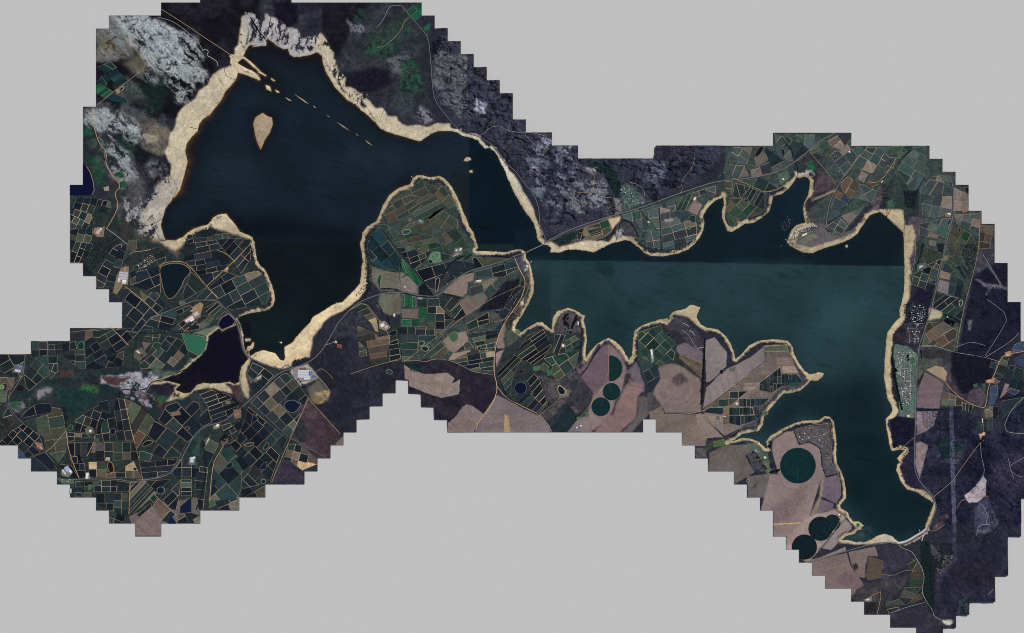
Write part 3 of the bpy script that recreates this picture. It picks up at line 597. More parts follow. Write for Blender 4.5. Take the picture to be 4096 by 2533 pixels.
sandzone("J 490,880 560,770 640,740 660,760 560,800 540,900 640,930 900,860 900,890 660,970", 1, 4)
sandzone("F 690,320 750,270 720,370 750,480 750,560 720,540 680,420", 1, 4)
sandzone("F 330,480 400,440 560,440 610,470 620,520 540,490 440,470 360,500", 1, 4)
sandzone("F 100,390 220,370 300,300 380,230 330,300 240,380 160,400", 1, 3)
sandzone("Q 105,830 180,805 460,760 560,820 420,830 330,840 200,835", 1, 3)
sandzone("Q 180,600 230,670 300,695 280,730 180,790 110,840 160,770 250,735 220,690", 1, 2)
sandzone("B 95,850 130,875 170,885 178,940 150,1010 80,1135 30,990 20,940", 0, 1)
sandzone("Q 770,700 830,540 835,520 850,560 800,700", 0, 1)
sn = (.88 + .26*(n_b-.35) + .45*(fbm(X, Y, 60, 3, 131)-.5))[..., None]
lay = fbm(sd*1.4+n_a*6, n_c*8, 4, 3, 141)                                   # strand lines left by the falling water
sand_f = sand_c*sn*(.86+.28*lay)[..., None]
wetness = np.clip(1-sd/4, 0, 1)[..., None]*np.array([.08, .15, .25])          # damp sand by the water is browner
sand_f = sand_f*(1-wetness)
k = np.clip(sand_m, 0, 1)[..., None]; Cc[:] = Cc*(1-k)+sand_f*k
# belt of dark bush behind the beach
belt = np.clip(1-np.abs(sd-sandw-8)/6, 0, 1)*np.clip((n_a-.42)*6, 0, 1)*(1-sand_m)
bsl = np.zeros(X.shape)
for s in ("G -40,100 520,150 560,260 380,330 260,480 180,640 170,1120 -40,1100", "D 880,400 1300,400 1300,480 960,560 900,660", "S 360,470 440,470 460,700 360,720",
          "K 200,230 1512,150 1512,700 200,400", "L 0,200 1512,200 1512,1512 600,1512 400,700", "Q 0,0 320,0 320,800 0,800", "O 440,-20 600,-20 640,1300 440,1300", "I 150,860 700,820 1512,760 1512,1010 150,1010"):
    sl, m = zmask(MP(s), 4, 4); bsl[sl] = np.maximum(bsl[sl], m)
k = (belt*bsl*.85)[..., None]; Cc[:] = Cc*(1-k)+np.array(alb((40,44,50)))*k
# finer mottling of bare and bushy ground
mot = np.clip(.80+.55*(n_b-.28), .5, 1.4); Cc *= (1+.16*drym*(1-np.clip(sand_m, 0, 1)))[..., None]; rough_ = (1-.85*drym)*(1-np.clip(sand_m, 0, 1)*.6); Cc *= ((mot**.8-1)*rough_+1)[..., None]; Cc *= (1+rough_*(.8*(n_f-.5)+1.1*np.clip(fbm(X, Y, 3.2, 2, 191)-.62, 0, .3)))[..., None]

# ------------------------------------------------------------------ relief
farm_z = 5.0
Hh = np.where(wet, np.maximum(-1.6, -dist*.25), np.minimum(farm_z, .3+dist*.8))
hill = np.zeros(X.shape)
def hills(s, amp, ns, soft=12):
    sl, m = zmask(MP(s), soft, 6); hill[sl] = np.maximum(hill[sl], m*amp*ns[sl])
rid = .22*(fbm(X, Y, 12, 3, 203, True)-.5) + .55*fbm(*rot(X+w1*30, Y+w2*30, 25), 46, 6, 201, True) + .45*fbm(X, Y, 150, 3, 207)
rid2 = .5*fbm(*rot(X+w1*30, Y+w2*30, -40), 60, 5, 211, True)+.5*fbm(X, Y, 170, 3, 217)
hills("T 290,-40 400,-40 1512,940|I 1000,120 1512,120 1400,350 1000,540 730,460 560,560 620,640 420,700 190,820 150,600|T 1010,1200 800,950 480,740 330,600 280,400", 150, np.clip(rid-.25, 0, 1)*.75+.35*(1-fbm(*rot(X+w1*45, Y+w2*45, 28), 34, 5, 181, True)))
hills("O 1240,900 1600,900 1600,1600 1250,1600", 110, np.clip(rid2-.2, 0, 1))
hills("Q 860,1080 1140,780 1290,700 1440,700 1440,1600 860,1600", 90, np.clip(rid2-.2, 0, 1))
hills("A 420,150 760,150 1040,420 940,640 640,640", 26, np.clip(st_nw, 0, 1))
hills("H 430,880 900,960 1060,1000 1000,1300 500,1380", 60, np.clip(rid2-.2, 0, 1))
hills("F 1220,330 1512,-20|H 0,940 330,930|F 1512,800 1400,700", 40, np.clip(rid2-.2, 0, 1))
Hh = Hh + np.where(wet, 0, hill*np.clip(dist/30, 0, 1))
def height(px, py):
    i = min(max((px-gx[0])/DX, 0), NXg-1.001); j = min(max((py-gy[0])/DX, 0), NYg-1.001); a, b = int(i), int(j); u, v = i-a, j-b
    return (Hh[b,a]*(1-u)+Hh[b,a+1]*u)*(1-v)+(Hh[b+1,a]*(1-u)+Hh[b+1,a+1]*u)*v
# terrain mesh over the surveyed tiles, with a skirt down to the base
keep = np.repeat(np.repeat(tile, NT, 0), NT, 1)
def grid_mesh(name, keepcells, Zs, cols, mat, skirt=None):
    used = np.zeros((NYg, NXg), bool)
    for a in (0, 1):
        for b in (0, 1): used[a:NYg-1+a, b:NXg-1+b] |= keepcells
    idx = np.full((NYg, NXg), -1, np.int64); nv = int(used.sum()); idx[used] = np.arange(nv)
    V = np.stack([wx(X[used]), wy(Y[used]), Zs[used]], 1); Cv = cols[used]
    q = np.stack([idx[:-1, :-1][keepcells], idx[1:, :-1][keepcells], idx[1:, 1:][keepcells], idx[:-1, 1:][keepcells]], 1)
    if skirt is not None:
        pad = np.pad(keepcells, 1); E = []
        for dy, dx, (p, r) in ((-1,0,((0,1),(0,0))), (1,0,((1,0),(1,1))), (0,-1,((0,0),(1,0))), (0,1,((1,1),(0,1)))):
            nb = pad[1+dy:1+dy+keepcells.shape[0], 1+dx:1+dx+keepcells.shape[1]]; ed = keepcells & ~nb; jj, ii = np.nonzero(ed)
            E.append(np.stack([idx[jj+p[0], ii+p[1]], idx[jj+r[0], ii+r[1]]], 1))
        E = np.concatenate(E); low = V[E.ravel()].copy(); low[:, 2] = skirt
        V2 = np.concatenate([V, low]); Cv = np.concatenate([Cv, Cv[E.ravel()]]); b = len(V)+np.arange(len(E))*2
        q = np.concatenate([q, np.stack([E[:, 0], E[:, 1], b+1, b], 1)]); V = V2
    me = bpy.data.meshes.new(name); me.vertices.add(len(V)); me.vertices.foreach_set('co', V.astype(np.float32).ravel())
    me.loops.add(q.size); me.loops.foreach_set('vertex_index', q.astype(np.int32).ravel())
    me.polygons.add(len(q)); me.polygons.foreach_set('loop_start', np.arange(0, q.size, 4, dtype=np.int32)); me.polygons.foreach_set('loop_total', np.full(len(q), 4, np.int32))
    me.polygons.foreach_set('use_smooth', np.ones(len(q), bool))
    me.update(calc_edges=True); me.validate()
    ca = me.color_attributes.new('Col', 'FLOAT_COLOR', 'POINT'); ca.data.foreach_set('color', np.concatenate([Cv, np.ones((len(Cv), 1))], 1).astype(np.float32).ravel())
    me.materials.append(mat); return link(bpy.data.objects.new(name, me))
tag(grid_mesh('terrain', keep, Hh, np.clip(Cc, .002, .9), M_land, -3.9), kind='structure')
# ------------------------------------------------------------------ water
Wc = np.zeros(X.shape+(3,)); Wc[:] = alb((24,34,44))
def wzone(s, rgb, soft=20, warp=6, a=1.0, thr=None, ns=None):
    sl, m = zmask(MP(s), soft, warp)
    if thr is not None: m = m*np.clip((ns[sl]-thr)/.15+.5, 0, 1)
    kk = (m*a)[..., None]; Wc[sl] = Wc[sl]*(1-kk)+np.array(alb(rgb))*kk
wzone("A 1380,300 1512,300|B 560,380 560,560 300,470 0,420", (24,21,28), 20)
wzone("A 880,1512 960,1080 1060,960 1200,820 1100,1300", (15,20,29), 24)
wzone("S -100,330 640,300 1220,420 1230,520 380,520", (14,20,28), 12)
wzone("B 700,1100 1200,1120 1150,1300 800,1300", (32,45,56), 20, a=.8)
wzone("A 1050,1150 1500,1150 1500,1450 1050,1450", (30,43,53), 24, a=.8)
wzone("S 380,508 1240,508 1290,900 700,1300 270,1400", (15,23,26), 1, 0)
wzone("S 230,1090 700,1000 720,1290 350,1400", (19,30,32), 20, 6)
wzone("G 780,180 905,180 905,600 860,600", (22,27,27), 12, 4, a=.8)
wzone("T 524,700 1600,700 1600,1600|G 1500,860 970,860 903,700", (10,24,33), 0, 0)
wzone("G 905,712 1238,712 1238,900 905,900", (24,40,42), 0, 0)
wzone("G 1245,600 1560,600 1560,830 1245,830", (13,28,36), 1, 0)
wzone("I -50,880 1512,400|N 700,100 700,690 -1300,645|I -50,1020", (13,29,37), 0, 0)
wzone("J 300,400 760,380 700,780 300,780", (15,33,42), 16, a=.8)
wzone("N 100,300 620,300 620,660 100,660", (13,27,33), 14)
LOW = "I -80,1022 600,1030 1512,1046|N 0,684 640,690 640,1700 400,2400|Q 900,1000 -300,1000|K 100,700 100,-100"
wzone(LOW, (34,58,63), 0, 0)
wzone("I -80,1022 195,1022 195,1700 -80,1700", (26,46,48), 1, 0, a=.8)
wzone("I -60,1022 400,1030 500,1120 -60,1140", (40,62,66), 8, 4, a=.5)
wzone("J 0,1060 640,1050 640,1130 380,1130 0,1140", (44,72,77), 12, 6, a=.5)
wzone("K 560,0 830,180 830,560 1180,560 1200,300 1000,100", (26,48,52), 14, 6, a=.8)
wzone("L 600,320 1080,360 1160,640 900,480 650,540", (24,46,50), 14, 8, a=.8)
wzone("N -60,900 300,880 420,1000 300,1200 0,1300", (46,76,79), 30, 10, a=.6)
wzone("L 1020,780 1320,700 1400,900 1000,1050 640,1160 850,980", (20,38,44), 14, 8)
wzone("O -40,500 380,300 560,640 500,900 620,1300 -40,1300", (17,37,43), 24, 10)
wzone("O 150,560 340,560 340,700 180,760", (17,32,39), 14, 8)
wzone("Q 80,0 520,0 600,400 840,540 760,740 560,830 300,740 160,560", (14,34,39), 16, 8)
wzone("Q 230,740 360,700 330,800 240,800", (60,84,88), 6, 8, a=.6, thr=.5, ns=n_b)
wzone("N -100,870 430,900 420,1060 300,960", (27,48,53), 2, 3, a=.7, thr=.62, ns=streak(20, 60, 8, 301))
wzone("J 280,1090 640,1080 600,1180 440,1150", (28,50,54), 3, 6, a=.8, thr=.5, ns=streak(10, 60, 14, 305))
wzone("I 530,1030 660,1040 680,1160 600,1140 540,1090", (26,47,50), 2, 5, a=.8)
wzone("K 560,0 1512,0 1512,160 560,160", (30,52,57), 3, 6, a=.6, thr=.6, ns=streak(25, 60, 10, 311))
wzone("F -20,-20 760,-20 760,600 -20,600", (17,15,29), 0, 0)
wzone("F -20,380 460,360 460,540 -20,540", (28,22,32), 6, 10, a=.8, thr=.5, ns=n_b)
ww = np.clip(dist*1.0, 0, 60)
sed = np.zeros(X.shape+(3,)); sed[:] = alb((44,52,48)); sl, m = zmask(MP("A 600,-50|B 700,-50 1512,950 1200,1150|G 500,300|S 0,480|D 700,600"), 10, 0)
sl2, m2 = sl, m; sed[sl] = sed[sl]*(1-m[..., None])+np.array(alb((88,64,34)))*m[..., None]
fall = 3.2 + 4.5*np.clip(zs, 0, 1); sl, m = zmask(MP("A 760,500 1400,500 1100,1000 1000,1500 760,1500"), 8, 0); fall[sl] += 7*m
e = (np.exp(-ww/(fall*(.5+n_b)))*.9*(.4+1.0*n_b))[..., None]; e = np.clip(e, 0, .9)
in_low = inside(MP(LOW), X, Y)
upm = np.zeros(X.shape); upm[sl2] = m2; Wc *= (1-.6*upm*np.exp(-ww/(16+26*n_a)))[..., None]     # peat-stained water along the upper shores
Wc = Wc*(1-e)+sed*e
wind = fbm(*rot(X+w1*20, Y+w2*20, 12), 90, 5, 401)
wst = streak(14, 80, 7, 331); Wc *= ((.80+.40*wind)*(1-.22*np.clip((wst-.62)/.1, 0, 1)))[..., None]
cells = np.zeros((NYg-1, NXg-1), bool); wd = (sd < 4)
for a in (0, 1):
    for b in (0, 1): cells |= wd[a:NYg-1+a, b:NXg-1+b]
cells &= keep
tag(grid_mesh('water', cells, np.zeros(X.shape), np.clip(Wc, .001, .6), M_water), kind='structure')
# ------------------------------------------------------------------ shared shape helpers
def area(p): return .5*sum(p[i][0]*p[(i+1) % len(p)][1]-p[(i+1) % len(p)][0]*p[i][1] for i in range(len(p)))
def centroid(p):
    a = area(p) or 1e-9; n = len(p); cx = cy = 0
    for i in range(n):
        x0, y0 = p[i]; x1, y1 = p[(i+1) % n]; c = x0*y1-x1*y0; cx += (x0+x1)*c; cy += (y0+y1)*c
    return cx/(6*a), cy/(6*a)
def half(p, nx, ny, c):                      # keep nx*x+ny*y <= c
    out = []; n = len(p)
    for i in range(n):
        a, b = p[i], p[(i+1) % n]; da = nx*a[0]+ny*a[1]-c; db = nx*b[0]+ny*b[1]-c
        if da <= 0: out.append(a)
        if (da < 0 < db) or (db < 0 < da):
            t = da/(da-db); out.append((a[0]+(b[0]-a[0])*t, a[1]+(b[1]-a[1])*t))
    return out
def clean(p):
    o = []
    for q in p:
        if not o or math.hypot(q[0]-o[-1][0], q[1]-o[-1][1]) > .3: o.append(q)
    if len(o) > 2 and math.hypot(o[0][0]-o[-1][0], o[0][1]-o[-1][1]) < .3: o.pop()
    return o
def offset(p, dd):                           # + grows
    p = clean(p); n = len(p)
    if n < 3: return p
    s = 1 if area(p) > 0 else -1; out = []
    for i in range(n):
        a, b, c = p[i-1], p[i], p[(i+1) % n]
        def nrm(u, v):
            l = math.hypot(v[0]-u[0], v[1]-u[1]) or 1; return ((v[1]-u[1])/l*s, -(v[0]-u[0])/l*s)
        n1, n2 = nrm(a, b), nrm(b, c); k = 1+n1[0]*n2[0]+n1[1]*n2[1]; k = max(k, .5)
        out.append((b[0]+(n1[0]+n2[0])*dd/k, b[1]+(n1[1]+n2[1])*dd/k))
    return out
def smooth_poly(p, it=1, closed=True):
    for _ in range(it):
        o = []; n = len(p)
        rng_ = range(n) if closed else range(n-1)
        if not closed: o.append(p[0])
        for i in rng_:
            a, b = p[i], p[(i+1) % n]; o += [(a[0]*.75+b[0]*.25, a[1]*.75+b[1]*.25), (a[0]*.25+b[0]*.75, a[1]*.25+b[1]*.75)]
        if not closed: o.append(p[-1])
        p = o
    return p
def landclip(p):                             # cut a polygon at the survey's stepped edge
    xs = [q[0] for q in p]; ys = [q[1] for q in p]
    c0, c1 = int(math.floor((min(xs)-TX0)/TS)), int(math.floor((max(xs)-TX0)/TS)); r0, r1 = int(math.floor((min(ys)-TY0)/TS)), int(math.floor((max(ys)-TY0)/TS))
    ok = all(onland(TX0+(c+.5)*TS, TY0+(r+.5)*TS) for c in range(c0, c1+1) for r in range(r0, r1+1))
    if ok: return [p]
    out = []
    for r in range(r0, r1+1):                # row by row: maximal runs of surveyed tiles
        run = None
        for c in range(c0, c1+2):
            on = c <= c1 and onland(TX0+(c+.5)*TS, TY0+(r+.5)*TS)
            if on and run is None: run = c
            if not on and run is not None:
                q = half(half(half(half(p, -1, 0, -(TX0+run*TS)), 1, 0, TX0+c*TS), 0, -1, -(TY0+r*TS)), 0, 1, TY0+(r+1)*TS); q = clean(q)
                if len(q) > 2 and abs(area(q)) > 20: out.append((run, c, q))
                run = None
    return [q for _, _, q in out]
class MB:
    def __init__(s): s.v = []; s.f = []; s.c = []; s.u = []
    def slab(s, p, z0, z1, colr, ang=0.0, side=True, pz=None):
        p = clean(p); n = len(p)
        if n < 3: return
        if area(p) > 0: p = p[::-1]          # image y runs down
        b = len(s.v); c4 = (*colr, 1)
        for (x, y) in p:
            s.v.append((wx(x), wy(y), (z1 if pz is None else pz(x, y)+z1))); s.c.append(c4); s.u.append(rot(wx(x), wy(y), -ang))
        s.f.append(tuple(range(b, b+n)))
        if side:
            for (x, y) in p: s.v.append((wx(x), wy(y), (z0 if pz is None else pz(x, y)+z0))); s.c.append(c4); s.u.append(rot(wx(x), wy(y), -ang))
            for i in range(n): s.f.append((b+i, b+n+i, b+n+(i+1) % n, b+(i+1) % n))
    def ribbon(s, pts, wpx, z, colr, thick=2.5, step=8, drape=True):
        q = [pts[0]]
        for a, b in zip(pts[:-1], pts[1:]):
            L = math.hypot(b[0]-a[0], b[1]-a[1]); n = max(1, int(L/step))
            q += [(a[0]+(b[0]-a[0])*k/n, a[1]+(b[1]-a[1])*k/n) for k in range(1, n+1)]
        prev = None
        for i, (x, y) in enumerate(q):
            a, b = q[max(0, i-1)], q[min(len(q)-1, i+1)]; L = math.hypot(b[0]-a[0], b[1]-a[1]) or 1
            nx, ny = -(b[1]-a[1])/L*wpx/2, (b[0]-a[0])/L*wpx/2
            if not onland(x, y): prev = None; continue
            zz = max(height(x, y) if drape else 0, .4)+z; k = len(s.v)
            for (X_, Y_, Z_) in ((x+nx, y+ny, zz), (x-nx, y-ny, zz), (x+nx, y+ny, zz-thick), (x-nx, y-ny, zz-thick)):
                s.v.append((wx(X_), wy(Y_), Z_)); s.c.append((*colr, 1)); s.u.append((0, 0))
            if prev is not None: s.f += [(prev, prev+1, k+1, k), (prev+2, prev, k, k+2), (prev+1, prev+3, k+3, k+1)]
            prev = k
    def box(s, cx, cy, L, Wd, ang, z0, z1, colr, px=True):
        c, sn = math.cos(R(ang)), math.sin(R(ang)); b = len(s.v)
        for z in (z0, z1):
            for a, e in ((-1,-1),(1,-1),(1,1),(-1,1)):
                s.v.append((cx+a*L/2*c-e*Wd/2*sn, cy+a*L/2*sn+e*Wd/2*c, z)); s.c.append((*colr, 1)); s.u.append((0, 0))
        s.f += [(b+3,b+2,b+1,b), (b+4,b+5,b+6,b+7)]+[(b+i, b+(i+1) % 4, b+4+(i+1) % 4, b+4+i) for i in range(4)]
    def gable(s, cx, cy, L, Wd, ang, z0, z1, colr, lip=.6):
        c, sn = math.cos(R(ang)), math.sin(R(ang)); b = len(s.v)
        for a, e, z in ((-1,-1,z0),(1,-1,z0),(1,1,z0),(-1,1,z0),(-1,0,z1),(1,0,z1)):
            s.v.append((cx+a*(L/2+lip)*c-e*(Wd/2+lip)*sn, cy+a*(L/2+lip)*sn+e*(Wd/2+lip)*c, z)); s.c.append((*colr, 1)); s.u.append((0, 0))
        s.f += [(b,b+1,b+5,b+4), (b+2,b+3,b+4,b+5), (b+1,b+2,b+5), (b+3,b,b+4), (b+3,b+2,b+1,b)]
    def build(s, name, mat, parent=None, smooth=False): return mesh_obj(name, s.v, s.f, mat, parent, s.c, s.u, smooth)

# ------------------------------------------------------------------ farm ponds and reservoirs
PONDS = [  # name, label, shape, water colour, bank colour, bank width px
 ("reservoir", "A 77,1400 175,1400 175,1240 200,1260 230,1310 250,1380 258,1440 240,1472 77,1475", (15,18,46), (150,140,112), 2.5, 0),
 ("reservoir", "D 770,690 850,668 930,675 985,715 980,745 935,790 915,850 870,915 825,942 795,900 780,850 765,770 755,720", (16,28,36), (136,114,90), 4, 1),
 ("pond", "D 1195,1130 1225,1080 1275,1055 1325,1105 1300,1135 1225,1168", (16,15,42), (120,112,106), 4, 0),
 ("pond", "D 922,1200 1000,1205 1080,1225 1112,1260 1090,1330 1050,1365 965,1325", (46,98,78), (128,126,110), 3, 0),
 ("pond", "E 580,165 610,125 632,130 636,180 605,187", (30,44,48), (72,156,96), 3, 1),
 ("pond", "E 836,785 868,783 872,825 838,828", (20,20,44), (96,92,86), 3.5, 1),
 ("pond", "E 818,1040 840,1036 852,1060 862,1095 852,1115 828,1113 815,1075", (32,22,30), (150,124,98), 3.5, 1),
 ("pond", "E 1072,925 1090,890 1110,875 1165,880 1130,903", (18,24,42), (140,118,90), 3, 1),
 ("pond", "E 1215,1225 1235,1232 1243,1250 1235,1270 1215,1278 1195,1270 1187,1250 1195,1232", (20,30,48), (124,116,106), 4, 1),
 ("pond", "E 1138,1310 1165,1282 1190,1310 1160,1340", (24,52,46), (116,108,96), 4, 0),
 ("reservoir", "E 1365,1375 1445,1305 1445,1410 1365,1425", (18,30,56), (46,56,52), 2, 0),
 ("pond", "E 1268,1503 1300,1448 1338,1503", (18,34,58), (104,104,100), 2.5, 0),
 ("pond", "E 1398,782 1412,772 1428,775 1432,786 1418,794 1402,792", (20,34,46), (136,114,86), 4, 1),
 ("pond", "E 512,772 545,752 553,795 508,797", (28,70,40), (110,104,92), 3, 1),
 ("pond", "E 2,458 18,454 30,468 24,484 6,486", (58,126,66), (196,164,128), 3, 1),
 ("pond", "E 120,480 150,445 190,475 180,497 130,510", (30,24,34), (60,80,66), 2, 1),
 ("reservoir", "F 1010,600 1050,572 1090,570 1115,590 1145,600 1105,650 1075,668 1030,640", (18,28,46), (104,110,106), 4, 1),
 ("pond", "F 765,757 780,672 817,710", (18,28,48), (136,118,92), 3, 0),
 ("pond", "F 700,908 780,890 785,898 750,918", (22,38,54), (150,126,92), 4, 1),
 ("pond", "F 850,945 880,893 900,895 895,930", (20,40,40), (128,120,100), 3, 1),
 ("pond", "F 572,1070 600,1045 625,1040 620,1070 590,1087", (20,32,46), (64,128,84), 2.5, 1),
 ("pond", "F 830,1095 850,1050 882,1035 876,1090", (18,32,52), (120,110,96), 2, 0),
 ("pond", "F 858,1168 872,1175 873,1192 858,1200 842,1193 842,1176", (20,32,52), (118,118,120), 4, 1),
 ("pond", "F 470,1212 485,1163 500,1170 490,1212", (18,26,40), (60,76,66), 2, 1),
 ("pond", "F 342,1040 352,1040 352,1082 342,1082", (26,70,72), (80,96,84), 2, 0),
 ("pond", "F 570,585 592,576 608,588 588,598", (84,92,70), (150,132,100), 3, 1),
 ("pond", "G 393,612 420,606 452,600 456,625 430,636 405,642", (30,72,66), (150,142,116), 4, 1),
 ("pond", "G 608,829 624,838 624,854 608,862 593,853 593,838", (24,44,44), (116,124,104), 3, 1),
 ("pond", "G 650,972 680,968 672,1010 660,1060 648,1080 644,1040", (22,28,46), (170,148,112), 3, 1),
 ("pond", "G 205,980 240,930 226,990 228,1050", (24,54,52), (110,118,92), 3, 1),
 ("pond", "H 748,640 790,618 818,642 810,680 782,692 757,672", (62,96,68), (118,110,92), 4, 1),
 ("pond", "H 520,700 540,688 560,698 555,716 535,724 518,714", (22,58,46), (136,132,110), 5, 1),
 ("pond", "H 544,735 568,728 592,742 588,760 562,766 545,752", (18,38,42), (136,132,110), 5, 1),
 ("pond", "H 285,628 350,600 355,635 322,656", (18,24,44), (110,108,100), 2.5, 1),
 ("pond", "H 270,918 285,902 312,910 322,928 308,942 282,934", (36,64,56), (120,118,100), 3, 1),
 ("reservoir", "K " + " ".join(f"{345+44*math.cos(t*math.pi/12):.1f},{762+44*math.sin(t*math.pi/12):.1f}" for t in range(24)), (18,20,44), (82,88,112), 3, 0),
 ("pond", "K 625,757 645,740 690,790 660,815 632,797", (20,28,46), (186,160,112), 4, 1),
 ("pond", "K 832,950 846,944 860,960 850,975 834,972", (58,104,70), (96,98,86), 4, 1),
 ("pond", "K 768,985 790,975 785,998 768,998", (64,108,78), (90,100,84), 2, 1),
 ("pond", "K 1450,355 1470,342 1484,352 1474,370 1456,370", (20,30,46), (96,98,92), 2, 1),
 ("pond", "L 848,938 888,934 890,955 862,970", (64,92,70), (150,140,112), 3, 1),
 ("pond", "L 480,1168 555,1150 568,1190 482,1205", (76,96,60), (100,104,86), 3, 0),
 ("pond", "M 712,477 738,475 740,517 727,523", (26,30,52), (56,76,64), 2, 1),
 ("pond", "M 541,612 549,602 558,612 549,622", (26,46,42), (122,120,110), 5, 0),
 ("pond", "J 220,240 258,168 290,165 284,195 245,240", (18,24,34), (120,108,94), 2, 1),
 ("pond", "J 427,180 445,185 453,230 440,238 430,210", (18,20,48), (110,110,104), 3, 1),
 ("pond", "J 815,285 828,235 840,245 832,270", (22,26,48), (130,120,100), 3, 1),
 ("pond", "J 972,220 982,218 984,238 974,240", (20,30,46), (90,100,96), 2.5, 1),
 ("pond", "J 150,565 168,560 170,580 155,590", (20,24,40), (120,116,100), 2, 1),
 ("pond", "J 617,705 632,705 636,740 622,745", (74,82,60), (140,128,104), 3, 1),
 ("pond", "I 1322,712 1345,705 1348,735 1328,738", (78,84,58), (150,132,100), 2.5, 1),
 ("pond", "I 1215,770 1245,765 1252,778 1238,792", (46,98,70), (150,140,114), 3, 1),
 ("pond", "N 1020,950 1042,948 1046,965 1040,990 1024,992", (26,64,54), (176,158,138), 4, 1),
 ("pond", "N 824,800 840,800 840,820 824,820", (18,22,44), (92,98,98), 2.5, 0),
 ("pond", "N 932,372 948,340 958,345 945,372", (18,22,42), (100,100,98), 2, 1),
 ("pond", "N 1016,402 1028,402 1026,432 1016,432", (18,22,46), (100,104,100), 3, 0),
 ("pond", "N 697,680 712,645 725,640 712,672", (32,70,64), (70,84,76), 2, 1),
 ("pond", "N 1062,100 1096,92 1096,145 1072,130", (18,22,44), (96,98,96), 2, 1),
 ("pond", "N 885,1085 910,1075 905,1100 890,1105", (40,70,60), (70,84,72), 2, 1),
 ("pond", "Q 245,682 262,680 272,694 258,712 246,704", (52,92,80), (180,160,118), 2, 1),
 ("pond", "K 302,322 322,318 350,345 318,362", (92,106,78), (170,152,112), 2, 1),
 ("pond", "K 806,566 822,548 836,556 818,585", (88,112,76), (140,132,104), 2, 1),
 ("pond", "J 1440,1055 1460,1015 1475,1025 1458,1062", (34,72,64), (60,80,72), 2, 1),
 ("pond", "A 445,680 478,655 484,668 455,692", (18,20,46), (178,160,130), 3.5, 1)]
WM = MB()
PONDPOLYS = []; bank_groups = {}
for kind, s, wc, bc, bw, sm in PONDS:
    p = MP(s); p = smooth_poly(p, 2) if sm else p
    PONDPOLYS.append(offset(p, bw+1.5))
    for q in landclip(p):
        WM.slab(q, farm_z, farm_z+6.2, alb(wc), 0, side=False)
    outer = offset(p, bw)
    B = MB(); b = B; c = alb(bc); n0 = len(p)
    p_ = clean(p); o_ = offset(p_, bw*.75); cr = offset(p_, bw*.45); n = len(p_)
    base = len(B.v)
    for ring, z in ((o_, 0.3), (cr, 7.2), (p_, 5.8)):
        for (x, y) in ring: B.v.append((wx(x), wy(y), farm_z+z)); B.c.append((*c, 1)); B.u.append((0, 0))
    for rr in (0, 1):
        for i in range(n):
            j = (i+1) % n
            if onland(*o_[i]) and onland(*o_[j]): 
                f = (base+rr*n+i, base+rr*n+j, base+(rr+1)*n+j, base+(rr+1)*n+i); B.f.append(f if area(p_) < 0 else f[::-1])
    bank_groups.setdefault('bank', []).append(B)
BM = MB()
for B in bank_groups['bank']:
    k = len(BM.v); BM.v += B.v; BM.c += B.c; BM.u += B.u; BM.f += [tuple(i+k for i in f) for f in B.f]
tag(BM.build('pond_bank_ground', M_bank), kind='structure')
tag(WM.build('pond_water', M_water), kind='structure')

# ------------------------------------------------------------------ orchard blocks and fields
PAL = {  # tones: list of (weight, rgb, word)
 'o': [(5,(31,41,48),'dark'), (4,(37,49,53),'dark'), (2,(27,33,42),'near-black'), (2,(46,52,55),'charcoal'), (3,(44,61,61),'dark green'), (1,(74,71,66),'brown'), (1,(70,80,71),'olive'), (.6,(104,98,84),'tan')],
 'n': [(5,(26,32,41),'near-black'), (4,(33,42,49),'dark'), (2,(43,49,53),'charcoal'), (1,(40,56,56),'dark green')],
 'g': [(4,(40,63,59),'green'), (3,(46,64,60),'dull green'), (2,(34,50,52),'dark'), (1,(68,78,66),'olive')],
 'v': [(4,(58,68,60),'grey-green'), (3,(68,70,62),'olive'), (3,(46,62,56),'dull green'), (2,(76,70,60),'brown'), (1,(36,66,52),'green')],
 'e': [(4,(62,76,79),'blue-grey'), (3,(74,83,82),'grey-green'), (2,(52,71,68),'dull green'), (2,(54,61,66),'charcoal'), (1,(116,104,98),'pinkish')],
 't': [(3,(34,44,46),'dark'), (3,(52,62,58),'grey-green'), (2,(98,90,76),'tan'), (2,(74,70,64),'brown'), (1,(168,148,116),'sandy'), (2,(28,34,38),'near-black')],
 'p': [(3,(118,105,100),'pinkish'), (2,(106,98,95),'grey-brown'), (1,(132,118,106),'tan')],
 'b': [(3,(98,82,72),'red-brown'), (2,(84,76,70),'brown'), (2,(58,56,54),'charcoal'), (2,(74,84,70),'olive')],
 'x': [(1,(48,58,82),'netted blue'), (1,(56,68,92),'netted blue'), (1,(40,46,70),'netted blue')],
 'y': [(3,(32,80,60),'bright green'), (2,(28,68,54),'bright green'), (1,(38,90,64),'bright green')],
 'k': [(3,(28,50,56),'teal'), (2,(32,56,62),'teal'), (1,(26,42,50),'dark')],
 'd': [(1,(29,41,48),'dark'), (1,(34,49,53),'dark'), (1,(41,53,57),'charcoal')],
}
